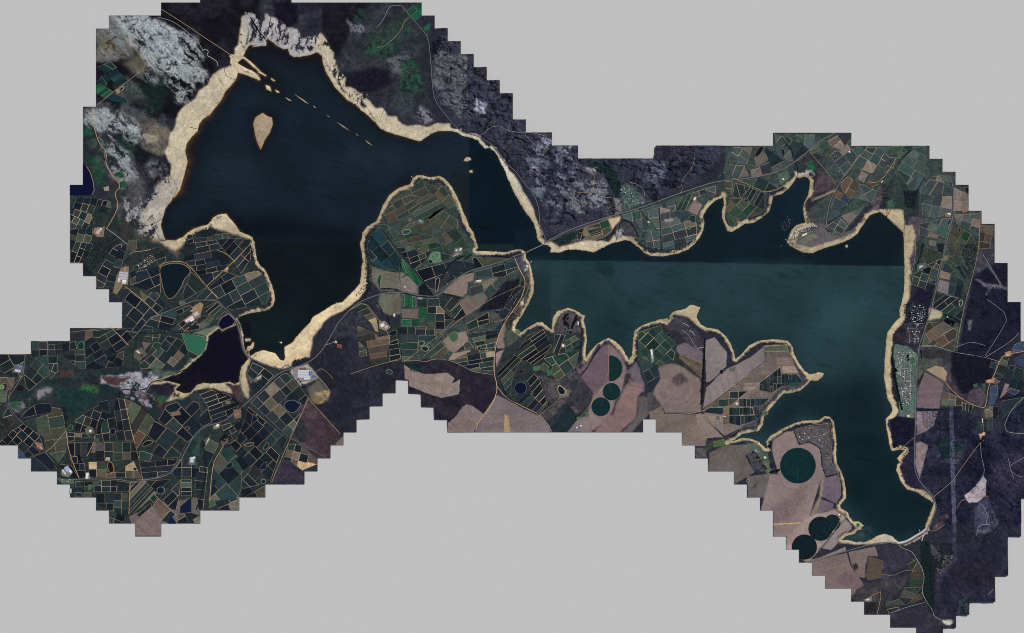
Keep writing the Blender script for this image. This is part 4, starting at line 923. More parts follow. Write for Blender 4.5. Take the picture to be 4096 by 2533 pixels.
REG = """D|77,165 240,175 380,200 390,250 300,290 240,300 77,240|20|52,75|o
D|77,245 240,300 262,400 77,410|25|52,60|o
D|77,412 250,398 240,480 225,515 77,490|15|60,60|o
D|77,495 250,522 225,600 180,660 77,665|20|55,80|n
D|395,560 425,535 470,520 440,650 370,740 330,850 275,850 280,750|-62|60,110|n
D|445,560 510,535 475,655 440,800 418,855 340,840 382,720|-75|70,80|n
D|520,492 585,492 580,560 530,595 495,650 482,640|-75|90,60|o
D|695,560 755,542 798,600 803,650 745,688|-20|90,60|n
D|575,735 745,690 758,770 760,895 600,862 572,800|-25|100,95|n
D|450,885 490,852 610,940 745,1055 690,1075 590,1190 470,1160 468,960|38|95,100|n
D|600,865 700,800 758,862 760,930 800,990 742,1048 615,945|40|85,60|o
D|545,680 575,740 575,800 600,858 530,830|60|50,60|o
D|965,520 1180,490 1290,640 1240,720 1120,840 1000,700 935,640|-12|110,45|n
D|1185,488 1320,480 1440,490 1440,640 1370,745 1310,650 1240,560|-48|110,60|n
S|60,855 205,735 300,770 360,740 440,725 480,760 525,860 528,910 500,975 235,1020 190,995 120,905|-28|110,80|o
D|1165,455 1265,440 1280,475 1180,490|-10|60,50|g
D|965,450 1000,450 1030,480 1160,460 1170,490 965,520|-10|60,50|o
D|930,890 992,735 1050,780 1110,850 930,955|45|150,120|n
D|1030,930 1110,852 1190,922 1190,945 1060,945|-45|100,80|o
D|1085,1010 1190,958 1270,1050 1190,1095 1112,1050|-40|100,32|o
D|605,1175 690,1080 860,1022 890,1060 830,1178 700,1165|15|100,60|o
D|830,1172 960,1080 1090,1062 1125,1072 960,1188|-40|100,40|o
D|870,1030 980,985 1000,1000 900,1060|-20|80,50|n
D|400,1160 470,1175 590,1195 510,1275 400,1170|45|100,80|n
D|650,1195 760,1205 740,1265 640,1245|5|60,34|g
D|620,1262 690,1270 640,1330|30|80,80|p
E|0,224 193,226 180,370 165,390 90,400 0,345|60|100,110|n
E|240,126 360,126 360,225 240,250|88|60,60|n
E|280,235 362,230 365,385 320,415 220,500 200,470 180,390|-50|90,100|o
E|365,150 500,140 570,122 580,180 470,205 440,210 430,290 365,290|0|62,55|o
E|365,292 438,290 440,350 380,410|-70|70,60|o
E|470,210 580,190 640,185 648,330 600,332 545,290|0|80,60|o
E|645,102 700,100 750,95 860,32 962,155 840,230 710,330 652,332 650,190|-32|90,70|n
E|735,285 940,195 925,310 690,340|-60|65,70|n
E|530,50 635,45 640,105 535,120|0|100,60|o
E|645,45 700,40 710,80 640,130|0|100,90|b
E|700,45 860,28 750,95 705,98|0|160,80|o
E|1050,270 1062,290 1170,205 1270,82 1370,112 1425,200 1300,330 1062,330|38|80,80|o
E|1165,135 1250,110 1290,170 1190,230 1130,200|38|60,50|v
E|1075,130 1145,132 1110,190 1070,180|10|90,90|p
E|880,5 1080,0 970,150|45|120,90|n
E|1080,0 1512,0 1512,30 1370,60 1060,50|8|90,50|o
E|0,395 60,398 60,450 0,440|0|80,60|b
E|60,400 112,398 100,470 50,500|60|80,60|b
E|0,490 60,500 50,590 0,590|0|90,90|b
E|0,600 50,610 95,670 40,700 0,670|30|60,60|o
E|0,885 95,800 180,745 300,830 340,950 200,1008 137,908 0,908|42|70,60|n
E|137,912 232,905 220,1008 137,1008|45|150,60|x
E|240,1000 340,962 430,1085 360,1106 236,1106|40|150,120|n
E|180,735 320,690 390,668 385,620 470,635 500,800 500,960 440,1040 350,955 330,850|80|90,110|v
E|200,730 310,690 320,745 240,745|0|70,60|b
E|270,600 385,590 390,655 190,700 160,695 200,650|-15|110,80|n
E|200,750 330,860 345,950 320,900 250,800|50|60,140|o
E|572,720 680,640 760,600 780,660 830,670 780,780 720,770 650,820 565,800|110|70,60|n
E|880,557 945,562 1000,760 1012,870 720,882 730,785 830,670|80|95,62|n
E|700,640 770,620 785,665 690,690|-20|80,50|p
E|825,670 880,660 885,720 800,735|-10|90,70|v
E|950,562 1060,612 1175,720 1032,942|-60|200,70|b
E|740,585 878,556 860,640 770,640|-12|80,60|n
E|512,810 650,825 720,862 510,880|5|60,36|o
E|512,892 715,888 660,990 660,1000 530,990|0|56,95|n
E|715,888 1020,884 1035,955 1040,1020 670,1030|0|70,65|t
E|670,1035 790,1035 800,1090 815,1130 880,1110 1010,1030 1070,1160 675,1150|0|70,58|t
E|530,1000 600,990 640,1050 650,1150 600,1163 545,1050|0|70,60|n
E|435,1050 540,1062 600,1163 560,1160|60|200,60|n
E|1045,935 1100,870 1165,725 1300,800 1412,888 1360,1000 1240,1010|38|120,120|n
E|1050,960 1165,910 1240,1010 1060,1030|20|90,80|g
E|1055,1038 1350,1012 1300,1100 1200,1148 1085,1163|-5|130,55|n
E|1200,718 1260,610 1345,580 1440,560 1512,600 1512,800 1420,885 1290,790|45|115,100|n
E|1425,885 1512,795 1512,990 1362,1018|30|90,110|g
E|1360,1020 1430,1000 1500,1060 1512,1150 1300,1150 1310,1100|0|70,80|n
E|570,1182 622,1182 620,1300 568,1300|0|60,45|d
E|640,1182 890,1172 880,1262 700,1262 640,1240|0|70,60|n
E|885,1178 985,1192 975,1262 885,1262|0|120,110|o
E|620,1268 690,1268 690,1302 622,1302|0|90,60|b
E|730,1272 970,1270 975,1425 940,1450 830,1400 735,1370|0|70,66|o
E|988,1192 1100,1182 1190,1270 1010,1425 975,1425|-47|240,26|o
E|1110,1180 1370,1162 1355,1300 1330,1400 1290,1390 1195,1285|-45|110,70|n
E|1372,1165 1448,1165 1448,1300 1370,1330|0|80,40|o
E|830,1402 975,1450 1000,1512 830,1512|20|80,70|o
E|1030,1440 1140,1345 1150,1370 1060,1450|-45|130,90|o
E|980,1460 1030,1418 1065,1448 1025,1492|45|90,80|p
E|1025,1495 1150,1372 1215,1470 1215,1592 1025,1592|-45|260,200|p
E|1155,1370 1200,1312 1295,1400 1230,1440|45|130,120|b
E|1215,1480 1290,1400 1330,1430 1270,1500|-45|120,60|o
E|1340,1430 1440,1420 1512,1440 1512,1500 1345,1500|-30|90,60|o
F|725,390 775,285 870,330 935,380 868,460 795,525 765,450|40|90,70|o
F|885,470 1000,372 1040,365 1195,545 1135,690 1060,845 760,590|48|85,75|o
F|765,585 860,500 930,560 880,650|48|36,40|d
F|920,640 955,595 1010,640 970,680|48|100,100|x
F|745,620 1040,862 970,1010 905,1195 700,1235 690,1180 770,1090 600,900 660,860 700,760|45|90,72|n
F|350,490 430,482 600,532 675,600 645,655 560,718 480,740 440,620|-20|120,40|n
F|75,700 120,625 290,572 440,640 470,735 400,768 280,880 150,805|45|130,110|n
F|450,640 475,735 560,720 470,690|-20|60,60|o
F|285,885 340,832 440,870 370,1000 235,1020|30|130,110|g
F|385,1005 440,855 520,900 440,1070|-65|120,70|o
F|235,1030 440,1080 400,1400 365,1400 340,1180 225,1050|5|75,80|n
F|480,1070 540,940 620,920 700,1090 690,1170 690,1235 670,1300 450,1380|48|130,110|o
F|540,760 740,700 700,830 580,880|-30|70,60|o
F|450,1335 680,1300 680,1400 410,1400|-25|110,70|o
F|1010,1015 1045,900 1125,900 1262,1008 1262,1055 1150,1100 1060,1030|15|65,60|t
F|700,1240 870,1200 870,1300 695,1300|-30|110,70|o
F|590,910 690,1080 760,1180 830,1110 780,960 700,930|48|100,90|o
F|100,1500 140,1420 200,1430 200,1500|45|80,80|o
F|215,1430 380,1400 380,1500 200,1500|-30|90,60|o
G|255,490 290,402 330,345 380,360 480,340 545,420 445,500 285,560|-28|110,60|v
G|380,312 470,295 545,222 600,330 545,360 480,340 375,345|-25|110,70|v
G|575,262 690,252 745,330 800,412 745,448 660,380 610,300|40|90,70|v
G|490,355 640,335 655,370 500,440|-28|180,40|v
G|450,490 660,380 740,440 640,470 560,560 480,500|-28|200,40|v
G|600,530 740,445 815,465 812,595 715,605 635,578|35|110,80|v
G|330,690 395,632 620,645 660,700 780,760 690,775 480,720 345,725|-14|110,45|v
G|690,640 800,592 905,735 800,765 745,760|50|120,85|v
G|285,565 390,600 440,560 600,520 620,640 470,640 400,600|-28|120,70|v
G|222,565 285,562 330,680 300,640|50|90,60|g
G|355,740 480,725 520,780 618,765 590,820 485,905|-20|75,55|o
G|480,720 640,690 680,760 530,775|-14|90,50|b
G|165,640 230,605 380,820 370,915 170,865 135,730|48|150,90|k
G|245,620 340,725 385,812 378,905 310,790|82|300,28|k
G|392,825 470,905 555,1010 520,1025 400,920 385,915|68|220,20|y
G|500,912 790,835 860,840 1005,880 790,940 680,1060 610,1050 560,1000|-20|130,110|n
G|690,785 760,800 715,840 690,830|0|80,70|o
G|785,850 865,830 955,812 1005,878 900,905 790,910|-15|95,70|n
G|965,815 1210,820 1015,878|-10|260,80|b
G|945,922 1250,838 1275,905 1220,925 1165,962 1040,960 960,965|-14|110,65|o
G|785,912 890,905 940,925 850,945 785,938|-8|90,40|d
G|900,1045 1000,1012 1015,1070 920,1110|-15|150,150|o
G|1012,1076 1062,1012 1115,1065 1052,1130|45|150,150|o
G|675,1115 710,1092 850,1120 760,1220 690,1175|-52|110,75|n
G|760,1220 830,1160 880,1250 795,1300|-52|110,75|n
G|395,1090 500,1112 500,1190 392,1180|0|30,120|y
G|508,1125 583,1125 583,1192 508,1192|0|100,100|n
G|520,1202 585,1200 585,1270 520,1270|0|90,90|y
G|392,1202 518,1200 518,1272 392,1272|0|160,110|p
G|392,1282 530,1275 528,1332 392,1332|0|68,80|y
G|590,1125 670,1122 680,1180 785,1290 670,1400 362,1400 362,1338 585,1338|0|85,66|o
G|560,1000 520,1030 515,1095 640,1105|0|140,120|o
G|640,1090 560,1000 640,1000 650,1070|40|100,60|n
G|780,920 680,1070 770,990 860,935|-40|90,60|o
G|1150,1220 1200,1120 1260,1020 1315,1035 1240,1160 1170,1290 1080,1210|-45|120,60|n
H|375,600 585,580 780,540 800,560 690,650 640,690 390,700|0|140,62|o
H|385,705 640,690 560,760 430,835 398,850|0|120,62|g
H|560,800 690,692 745,762 720,795 600,815|-38|170,60|v
H|52,575 190,622 210,660 300,645 300,700 275,790 283,832 165,870 120,680 50,660|-10|160,48|b
H|300,700 360,672 385,820 300,845|-10|90,50|o
H|60,690 120,740 130,800 75,810|-10|90,50|t
H|880,560 1045,472 1055,550 890,610|-12|85,60|n
H|890,632 1122,602 1092,738 960,732|-12|105,38|o
H|775,832 940,752 1082,765 1085,910 930,920|-10|120,42|o
H|800,772 870,702 900,690 940,738|-20|90,50|o
H|960,690 1090,660 1085,740 970,728|-12|110,60|o
H|585,1012 722,957 768,1070 660,1110|-20|120,46|g
H|15,450 110,402 200,520 215,620 190,615 160,552 90,490|-25|110,45|t
K|315,490 395,365 515,315 578,440 520,530 460,600 335,530|-35|180,34|n
K|400,480 520,560 460,600 350,540|35|60,70|o
K|592,490 600,352 685,360 620,530|-68|150,45|o
K|690,352 740,350 800,405 790,470 680,500|-30|70,45|g
K|520,540 620,510 790,470 770,600 625,705 565,640 590,600|-35|100,80|g
K|480,620 520,570 560,600 540,640|40|150,150|g
K|165,650 300,512 355,545 320,600 280,700 268,800 240,825|-45|170,40|o
K|325,620 420,622 490,700 548,870 480,962 325,860 400,815 435,800 395,705|-48|110,42|n
K|555,1030 680,882 740,940 768,1000 700,1090 592,1094|-52|200,38|d
L|-90,342 -20,318 78,287 100,330 165,400 205,440 170,570 60,598 20,570 -96,528|45|78,62|g
L|-97,540 0,570 62,610 76,690 66,715 17,788 -33,700|60|90,80|n
L|865,447 1030,432 1046,480 868,484|-2|300,90|b
L|868,488 1048,484 1064,528 876,528|-2|300,90|b
L|878,535 1070,535 1092,588 835,588|0|120,90|p
L|832,594 975,600 760,655 700,700|0|130,90|p
L|995,596 1093,592 1122,648 1000,648|0|200,90|p
L|830,715 985,602 992,655 1110,657 1150,712 1040,742 985,750 925,800 825,778|90|62,30|d
L|1045,720 1148,716 1120,738 1048,742|0|200,60|y
L|770,655 900,655 830,715 680,718|0|110,70|p
L|640,740 700,722 830,722 790,778 600,778|0|110,70|p
L|520,838 602,785 738,785 672,838|0|75,60|o
L|690,835 790,785 885,785 895,832|0|75,90|p
L|455,900 520,845 670,842 600,900|0|75,70|o
L|675,842 900,840 860,885 780,900 675,900|90|70,34|d
L|398,943 450,908 590,908 545,960|0|150,60|o
L|600,908 775,908 785,960 600,965|90|70,30|d
L|600,970 790,968 800,1000 680,1045 600,1025|90|70,30|d
L|410,972 545,972 545,1025 470,1025|0|160,120|p
L|480,1032 545,1032 545,1105|0|160,120|p
L|555,975 592,975 592,1030 555,1030|0|60,60|t
L|240,505 395,575 390,690 215,530|28|250,34|b
J|0,245 60,172 208,166 160,300 60,272|35|85,70|e
J|215,252 292,198 330,262 240,315|-30|150,90|p
J|300,170 410,242 438,270 345,320|35|180,120|d
J|32,300 150,308 188,390 55,408|-65|110,75|e
J|165,290 240,320 340,282 360,358 200,400 190,340|-15|95,80|e
J|345,325 440,275 500,285 360,358|-25|100,60|e
J|370,66 440,92 500,200 520,270 480,275 430,235 380,200|-50|80,70|e
J|450,82 580,150 635,192 535,270 500,180|-55|110,70|d
J|590,150 592,70 680,66 680,160 640,188|80|110,110|e
J|640,195 770,115 800,155 650,225|-30|110,40|v
J|770,130 870,66 955,66 955,100 870,190 800,165|-35|85,70|e
J|820,180 880,130 920,170 850,220|-35|100,100|p
J|830,200 870,195 955,105 1048,182 900,385 850,350 750,345 755,270|-38|90,75|e
J|760,210 820,200 850,270 790,330 745,300|-10|60,45|v
J|940,350 1000,245 1080,172 1175,172 1245,250 1200,370 1090,365 1030,345|28|85,75|e
J|875,440 922,392 1020,440 1000,500 955,560 890,500|30|100,100|b
J|1002,410 1032,348 1083,372 1048,440|30|160,160|p
J|832,480 900,520 882,560 822,540|30|100,100|b
J|878,570 910,532 940,560 915,612|-60|90,34|x
J|780,690 830,542 930,600 870,690 775,740|30|100,90|e
J|955,560 1020,445 1148,500 1105,590 1000,560|-30|90,80|e
J|875,690 1050,620 935,758 880,700|30|90,80|e
J|772,762 865,700 930,762 880,830 810,832|30|80,60|e
J|1112,288 1150,240 1290,250 1270,330 1195,368 1110,320|25|80,75|e
J|1180,165 1260,165 1200,220|30|80,60|e
J|1265,165 1420,165 1340,220 1240,235|30|80,60|v
J|1300,345 1420,172 1512,165 1512,400 1400,488 1300,350|30|95,80|e
J|1390,400 1512,410 1500,490 1405,488|15|80,70|e
J|1060,440 1180,380 1210,400 1150,500|-30|70,60|v
J|55,540 75,440 160,462 190,468 120,555|75|120,55|d
J|150,530 190,470 298,515 295,640 200,600|-60|170,32|d
J|0,650 40,555 150,560 195,600 295,642 200,698 110,705|-45|80,65|v
J|112,422 290,402 405,480 300,508 200,460|28|90,80|g
J|0,662 110,712 60,772 0,755|60|80,22|g
J|0,430 60,425 50,530 0,480|0|60,60|v
I|482,770 628,718 655,800 600,840 575,770|-18|85,75|v
I|478,800 570,775 590,830 510,850|-18|120,14|t
I|392,800 468,772 478,820 440,868 400,868|-75|50,40|o
I|733,682 860,645 1005,632 1018,760 1028,938 920,920 900,820 832,742 745,708|82|95,72|e
I|835,745 950,735 990,800 870,830|80|90,140|e
I|885,640 1030,592 1040,618 900,650|-18|200,60|e
I|1018,622 1095,640 1190,700 1295,745 1300,848 1140,940 1042,945|-16|95,62|e
I|1020,700 1110,675 1145,715 1025,755|-16|120,80|p
I|1085,820 1135,792 1170,830 1110,860|-16|150,60|p
I|1045,585 1130,552 1140,640 1110,660|-15|95,60|e
I|1145,560 1255,515 1275,580 1220,650 1150,640|-65|100,40|g
I|1230,650 1280,570 1340,605 1300,685|-65|90,60|p
I|1120,665 1150,645 1215,665 1290,690 1290,735 1200,750|-40|80,60|d
I|1265,515 1370,480 1370,520 1310,545|-15|80,50|e
I|1250,485 1350,428 1380,460 1265,490|-20|120,60|g
I|1350,415 1390,392 1440,435 1370,452|25|120,60|g
I|1390,390 1512,305 1512,420 1440,435|35|70,60|d
I|1375,480 1445,460 1440,530 1350,560|20|80,70|e
B|1182,90 1240,35 1298,26 1298,120 1255,165|-42|85,60|y
B|1310,210 1392,150 1394,205 1320,245|-28|140,40|y
B|1335,258 1480,218 1470,262 1350,322|-18|160,36|y
A|282,508 380,466 430,512 345,550|30|110,60|k
A|350,555 430,520 512,612 430,660 385,600|-25|100,50|k
A|276,620 340,555 385,600 340,655 300,620|-35|70,60|k
A|276,645 300,625 400,695 340,745 276,712|-35|100,36|y
A|350,742 405,705 500,745 512,778 400,768|20|140,80|k
D|440,60 480,100 520,70 480,40|-30|60,60|v
Q|330,932 450,966 430,1095 340,1115 312,1090 325,1005|15|150,150|v
Q|630,992 700,952 740,1015 670,1050|30|70,80|v
Q|650,1060 750,1026 758,1095 648,1093|-10|200,200|v
Q|645,1102 760,1100 740,1165 642,1160|0|200,200|v
Q|612,1165 735,1168 670,1255 572,1243|-70|90,140|v
Q|468,1310 472,1285 570,1252 612,1300|-10|160,120|v
Q|478,1330 565,1312 570,1340 490,1363|-10|160,120|d
Q|610,1300 735,1205 760,1240 680,1280|-40|60,40|v
N|738,1295 782,1118 905,1112 1008,1180 980,1328 890,1308 855,1270|-32|105,72|b
N|870,1230 1008,1182 990,1260 890,1308|-32|100,70|o
N|822,1000 845,902 900,900 1072,950 1040,1088 900,1035|-38|130,48|n
N|672,750 790,692 868,720 832,880 662,830|18|72,75|o
N|872,780 880,720 960,750 950,795|30|120,120|p
N|852,880 870,792 948,812 935,905|15|160,160|p
N|945,800 960,752 1050,805 1080,950 938,895|12|60,80|d
N|892,730 912,655 990,722 960,742|55|120,90|o
N|748,605 762,542 898,600 890,625 782,665|80|160,90|v
N|860,575 850,515 915,515 900,595|10|120,120|o
N|780,680 890,635 870,715 800,690|-60|60,50|o
N|722,130 800,32 910,62 888,180|-58|120,75|e
N|742,165 968,160 968,285 830,330 742,298|12|95,80|e
N|722,372 900,332 960,330 920,498 722,455|25|100,80|e
N|980,92 1090,150 1088,265 980,278|8|85,85|e
N|978,295 1060,300 1188,285 1170,458 1000,372|18|95,62|e
N|930,520 980,385 1100,440 1150,520 1050,530|-60|90,70|v
N|1175,382 1288,382 1250,555 1172,560|12|70,75|b
N|940,540 1020,535 1110,575 1060,615 960,580|15|60,50|v
N|955,620 1020,600 1000,690 1010,720 905,650|60|80,70|v
N|1010,680 1060,690 1110,745 1065,800 1000,700|60|110,36|d
N|640,70 690,20 700,60 690,115 640,100|-60|70,60|e
N|690,30 800,0 720,110|-45|70,60|e
N|795,20 900,0 960,60 880,60|20|70,60|e
O|1240,605 1258,470 1310,452 1312,530 1280,605|5|80,80|x
O|1222,520 1230,448 1256,448 1240,530|5|60,80|d
O|1392,250 1440,150 1512,115 1512,190 1430,215|15|110,80|x
O|1430,268 1512,215 1512,330 1450,300|20|120,120|x
O|1318,300 1345,235 1400,235 1380,315|20|90,60|v
O|1282,395 1312,302 1370,315 1345,400|20|65,45|d
O|1372,390 1400,310 1450,300 1405,405|25|90,80|d
O|1395,470 1450,320 1508,335 1500,490|20|70,85|d
O|1370,430 1410,405 1395,440|20|80,80|d
O|1370,540 1400,475 1480,500 1420,545|25|80,40|x
O|1325,560 1370,440 1400,450 1375,520|-65|120,50|p
O|1270,440 1290,400 1330,430 1300,450|0|80,60|b
O|1250,320 1265,278 1310,285 1300,330|10|120,120|d
O|1205,640 1235,610 1280,615 1275,700 1210,700|5|40,60|v
O|1275,615 1320,620 1310,705 1278,705|5|60,110|o
O|1185,800 1188,750 1205,750 1205,808|0|60,80|n
O|1208,705 1278,715 1270,802 1208,806|5|36,140|o
O|1155,800 1160,740 1188,735 1183,800|0|60,120|v
O|1045,585 1132,608 1135,668 1045,640|5|26,70|n
O|890,500 960,520 1045,560 1040,612 880,610|5|70,60|b
O|1340,575 1512,545 1480,600 1400,660 1350,710|30|200,200|d
K|5,455 80,445 130,510 -10,510|0|20,20|t
"""
blocks = []     # dict(p, tone, rgb, ang, region)
def split(p, ang, a, b, out, depth=0):
    ar = abs(area(p))
    u = [rot(x, y, ang) for x, y in p]; us = [q[0] for q in u]; vs_ = [q[1] for q in u]
    du, dv = max(us)-min(us), max(vs_)-min(vs_)
    if depth > 7 or ar < .25*a*b or (du < a*1.5 and dv < b*1.5): out.append(p); return
    if du/a > dv/b: nx, ny = math.cos(R(ang)), math.sin(R(ang)); lo, L, n = min(us), du, max(2, round(du/a))
    else: nx, ny = -math.sin(R(ang)), math.cos(R(ang)); lo, L, n = min(vs_), dv, max(2, round(dv/b))
    k = random.randint(1, n-1) if n > 2 else 1
    c = lo+L*(k/n+random.uniform(-.06, .06))
    for q in (half(p, nx, ny, c), half(p, -nx, -ny, -c)):
        q = clean(q)
        if len(q) > 2 and abs(area(q)) > 12: split(q, ang, a, b, out, depth+1)
ringZ = MB(); done = []
for ri, ln in enumerate(REG.strip().split('\n')):
    k, s, ang, ab, pal = ln.split('|'); a, b = [float(t)*.9/Z for t in ab.split(',')]
    out = []; split(P(k, s), float(ang), a, b, out)
    last = None
    for p in out:
        tones = PAL[pal]
        t = random.choices(tones, [w for w, *_ in tones])[0]
        j = random.uniform(.86, 1.16); rgb = tuple(c*j*random.uniform(.97, 1.03) for c in t[1])
        gap = random.choice((1.6, 1.4, 1.1, .8, .5))*(.7 if pal in 'pv' else 1)
        for q in landclip(p):
            ci = centroid(q); 
            if any(pip(pp, *ci) for pp in PONDPOLYS) or any(pip(pp, *ci) for pp in done[-40:]): continue
            hedge = random.random() < (.5 if pal in 'kydp' else .16)
            tr = (36,44,46) if hedge else random.choice(((196,174,142), (180,162,134), (202,174,140), (160,150,128)))
            if pal == 'p': tr = (84,76,74) if hedge else (140,124,106)
            e = offset(q, -(.55 if hedge else gap*.62))
            if abs(area(e)) < 14 or area(e)*area(q) < 0: continue
            if min(sd[min(max(int((y-gy[0])/DX+.5), 0), NYg-1), min(max(int((x-gx[0])/DX+.5), 0), NXg-1)] for x, y in q) < 3: continue
            ringZ.slab(q, farm_z-.5, farm_z+.9+.1*(ri % 13)+random.uniform(0, .09), alb(tr), 0, side=False)
            blocks.append(dict(p=e, tone=t[2], rgb=rgb, ang=-float(ang)+random.choice((0, 0, 90)), pal=pal, ar=abs(area(e)), c=centroid(e), dz=.17*(ri % 13)+random.uniform(0, .16)))
    done.append(P(k, s))
tag(ringZ.build('path', M_bank), kind='structure')
# centre-pivot circles and big dry-land fields, one thing each
def circ(k, cx, cy, r, n=72): ox, oy = ORG[k]; return [(ox+(cx+r*math.cos(t*2*math.pi/n))/Z, oy+(cy+r*math.sin(t*2*math.pi/n))/Z) for t in range(n)]
M_pivot = material('irrigated_crop', attr=True, rough=1, spec=0, noise=[(1/30, .10, 5), (1/140, .14, 4)], uvrows=[(1/600, 1/16, .16)])
half_c = half(circ('K', 1015, 612, 99), -1, 0, -(1900+1015/Z))
CIR = [(circ('L', 1118, 1347, 135), 'largest irrigated crop circle, on the pink headland', 'dark teal'),
       (half_c, 'half-moon irrigated crop circle with a straight western edge', ''),
       (circ('K', 1032, 788, 66), 'smaller of two full crop circles touching corners below the half-moon', ''),
       (circ('K', 951, 902, 70.5), 'larger of two full crop circles below the half-moon, beside the ploughed field', ''),
       (circ('M', 1100, 973, 91.5), 'middle crop circle of the three overlapping near the bay', ''),
       (circ('M', 1190, 927, 61), 'smallest crop circle, tucked behind its bigger neighbour by the shore', ''),
       (circ('M', 978, 1112, 95), 'crop circle cut by the stepped survey edge', '')]
for i, (p, lab, _) in enumerate(CIR):
    m = MB(); hh = 1.6+.25*i + (.9 if i == 4 else 0)
    for q in landclip(p): m.slab(q, farm_z-.5, farm_z+hh+.6, alb(((18,44,47), (21,47,47), (21,45,45), (20,43,46), (20,34,40), (20,36,42), (20,33,39))[i]), random.choice((35, 80, -30)))
    o = m.build('crop_circle', M_pivot); tag(o, lab, 'crop circle', 'centre pivot crop circles')
    ox, oy = centroid(p)
    tr = MB(); 
    for rr in (.33, .66, .97):
        r0 = math.sqrt(abs(area(p))/math.pi)*rr*(1.25 if i == 1 else 1); pts = [(ox+r0*math.cos(t*.13), oy+r0*math.sin(t*.13)) for t in range(50)]
        pts = [q for q in pts if pip(p, *q)]
        if len(pts) > 5 and i != 1: tr.ribbon(pts+[pts[0]], 1.2, hh+.9, alb((28,58,60)), .3, drape=True)
    arm = random.uniform(0, 6.28); r0 = math.sqrt(abs(area(p))/math.pi)*.95
    tr2 = MB(); tr2.ribbon([(ox, oy), (ox+r0*math.cos(arm), oy+r0*math.sin(arm))], 1.0, hh+1.4, alb((56,84,82)), .6)
    if i not in (1, 6):
        tag(tr2.build('sprinkler_arm', M_bank, o)); 
        if tr.f: tr.build('wheel_track', M_bank, o)
# ------------------------------------------------------------------ choose the 300 largest blocks as things, the rest as one mass
LM = [("square navy reservoir", 290, 745), ("pear-shaped reservoir", 700, 1125), ("bright green pond", 780, 1385), ("algae-rimmed pond", 322, 1385), ("causeway", 950, 1330),
      ("brown kidney pond", 444, 1870), ("round ringed pond", 643, 1962), ("tree-lined navy reservoir", 743, 2022), ("lime green pond", 7, 1548), ("bulb-ended wet valley", 300, 1560),
      ("dark four-cornered reservoir", 1170, 1628), ("triangular pond", 1016, 1680), ("grey packing plant by the highway", 1218, 1497), ("white packing plant by the reservoir", 495, 1115),
      ("twin oval ponds", 1692, 1382), ("olive green pond", 1816, 1350), ("teal farm pond", 1625, 928), ("headland jetty", 1650, 708), ("road bridge", 2140, 985), ("perfectly round reservoir", 2083, 1553),
      ("half-moon crop circle", 2464, 1474), ("largest crop circle", 3192, 1863), ("long dark tree row", 2813, 1480), ("mooring bay", 3145, 895), ("shoreline resort", 3215, 925),
      ("walled golf village", 3630, 1520), ("dam wall", 3650, 2150), ("rimmed green pond", 3842, 1214), ("netted blue orchards", 4030, 1400), ("township on the eastern shore", 3660, 1270),
      ("white roofed packing shed", 2252, 1382), ("village under the mountain", 2510, 810), ("bright green strip fields", 1680, 110), ("straight drowned causeway", 930, 240), ("curved river mouth", 3540, 830),
      ("orange clearing", 3925, 1745), ("pale triangular field", 3905, 1960), ("white packing plant by the town", 268, 1885), ("green inlet pond", 2886, 1690), ("fish-tail headland", 3270, 1500)]
DIRS = ['east', 'north-east', 'north', 'north-west', 'west', 'south-west', 'south', 'south-east']
ORDN = ['nearest', 'second nearest', 'third nearest', 'fourth nearest', 'fifth nearest', 'sixth nearest', 'seventh nearest', 'eighth nearest', 'ninth nearest', 'tenth nearest', 'eleventh nearest', 'twelfth nearest']
from collections import defaultdict
fam = defaultdict(list)
for bk in blocks:
    x, y = bk['c']; dist_, nm, lx, ly = min((math.hypot(x-lx, y-ly), nm, lx, ly) for nm, lx, ly in LM)
    bk['dl'] = dist_; dr = DIRS[int(((math.degrees(math.atan2(-(y-ly), x-lx))+22.5) % 360)//45)]
    bk['what'] = 'field' if bk['pal'] in 'p' else ('netted orchard' if bk['pal'] == 'x' else 'orchard block')
    fam[(bk['tone'].replace('netted ', ''), bk['what'], dr, nm)].append(bk)
for (tone, what, dr, nm), L_ in fam.items():
    L_.sort(key=lambda q: q['dl'])
    for i, bk in enumerate(L_):
        bk['rank'] = i
        bk['label'] = (f"{tone} {what} {dr} of the {nm}" if len(L_) == 1 else f"{ORDN[min(i, 11)]} {tone} {what} {dr} of the {nm}")
blocks.sort(key=lambda q: -q['ar'])
rest = MB(); nth = 0
for bk in blocks:
    tall = (2.3 if bk['pal'] in 'p' else 2.8)+bk['dz']
    if nth < 285 and bk['rank'] < 12:
        m = MB(); m.slab(bk['p'], farm_z-.5, farm_z+tall, alb(bk['rgb']), bk['ang'])
        nm = 'field' if bk['what'] == 'field' else 'orchard_block'
        tag(m.build(nm, M_crop), bk['label'], 'field' if nm == 'field' else 'orchard', 'orchard blocks and fields round the lake', 'thing'); nth += 1
    else: rest.slab(bk['p'], farm_z-.5, farm_z+tall, alb(bk['rgb']), bk['ang'])
tag(rest.build('crops', M_crop), kind='stuff')

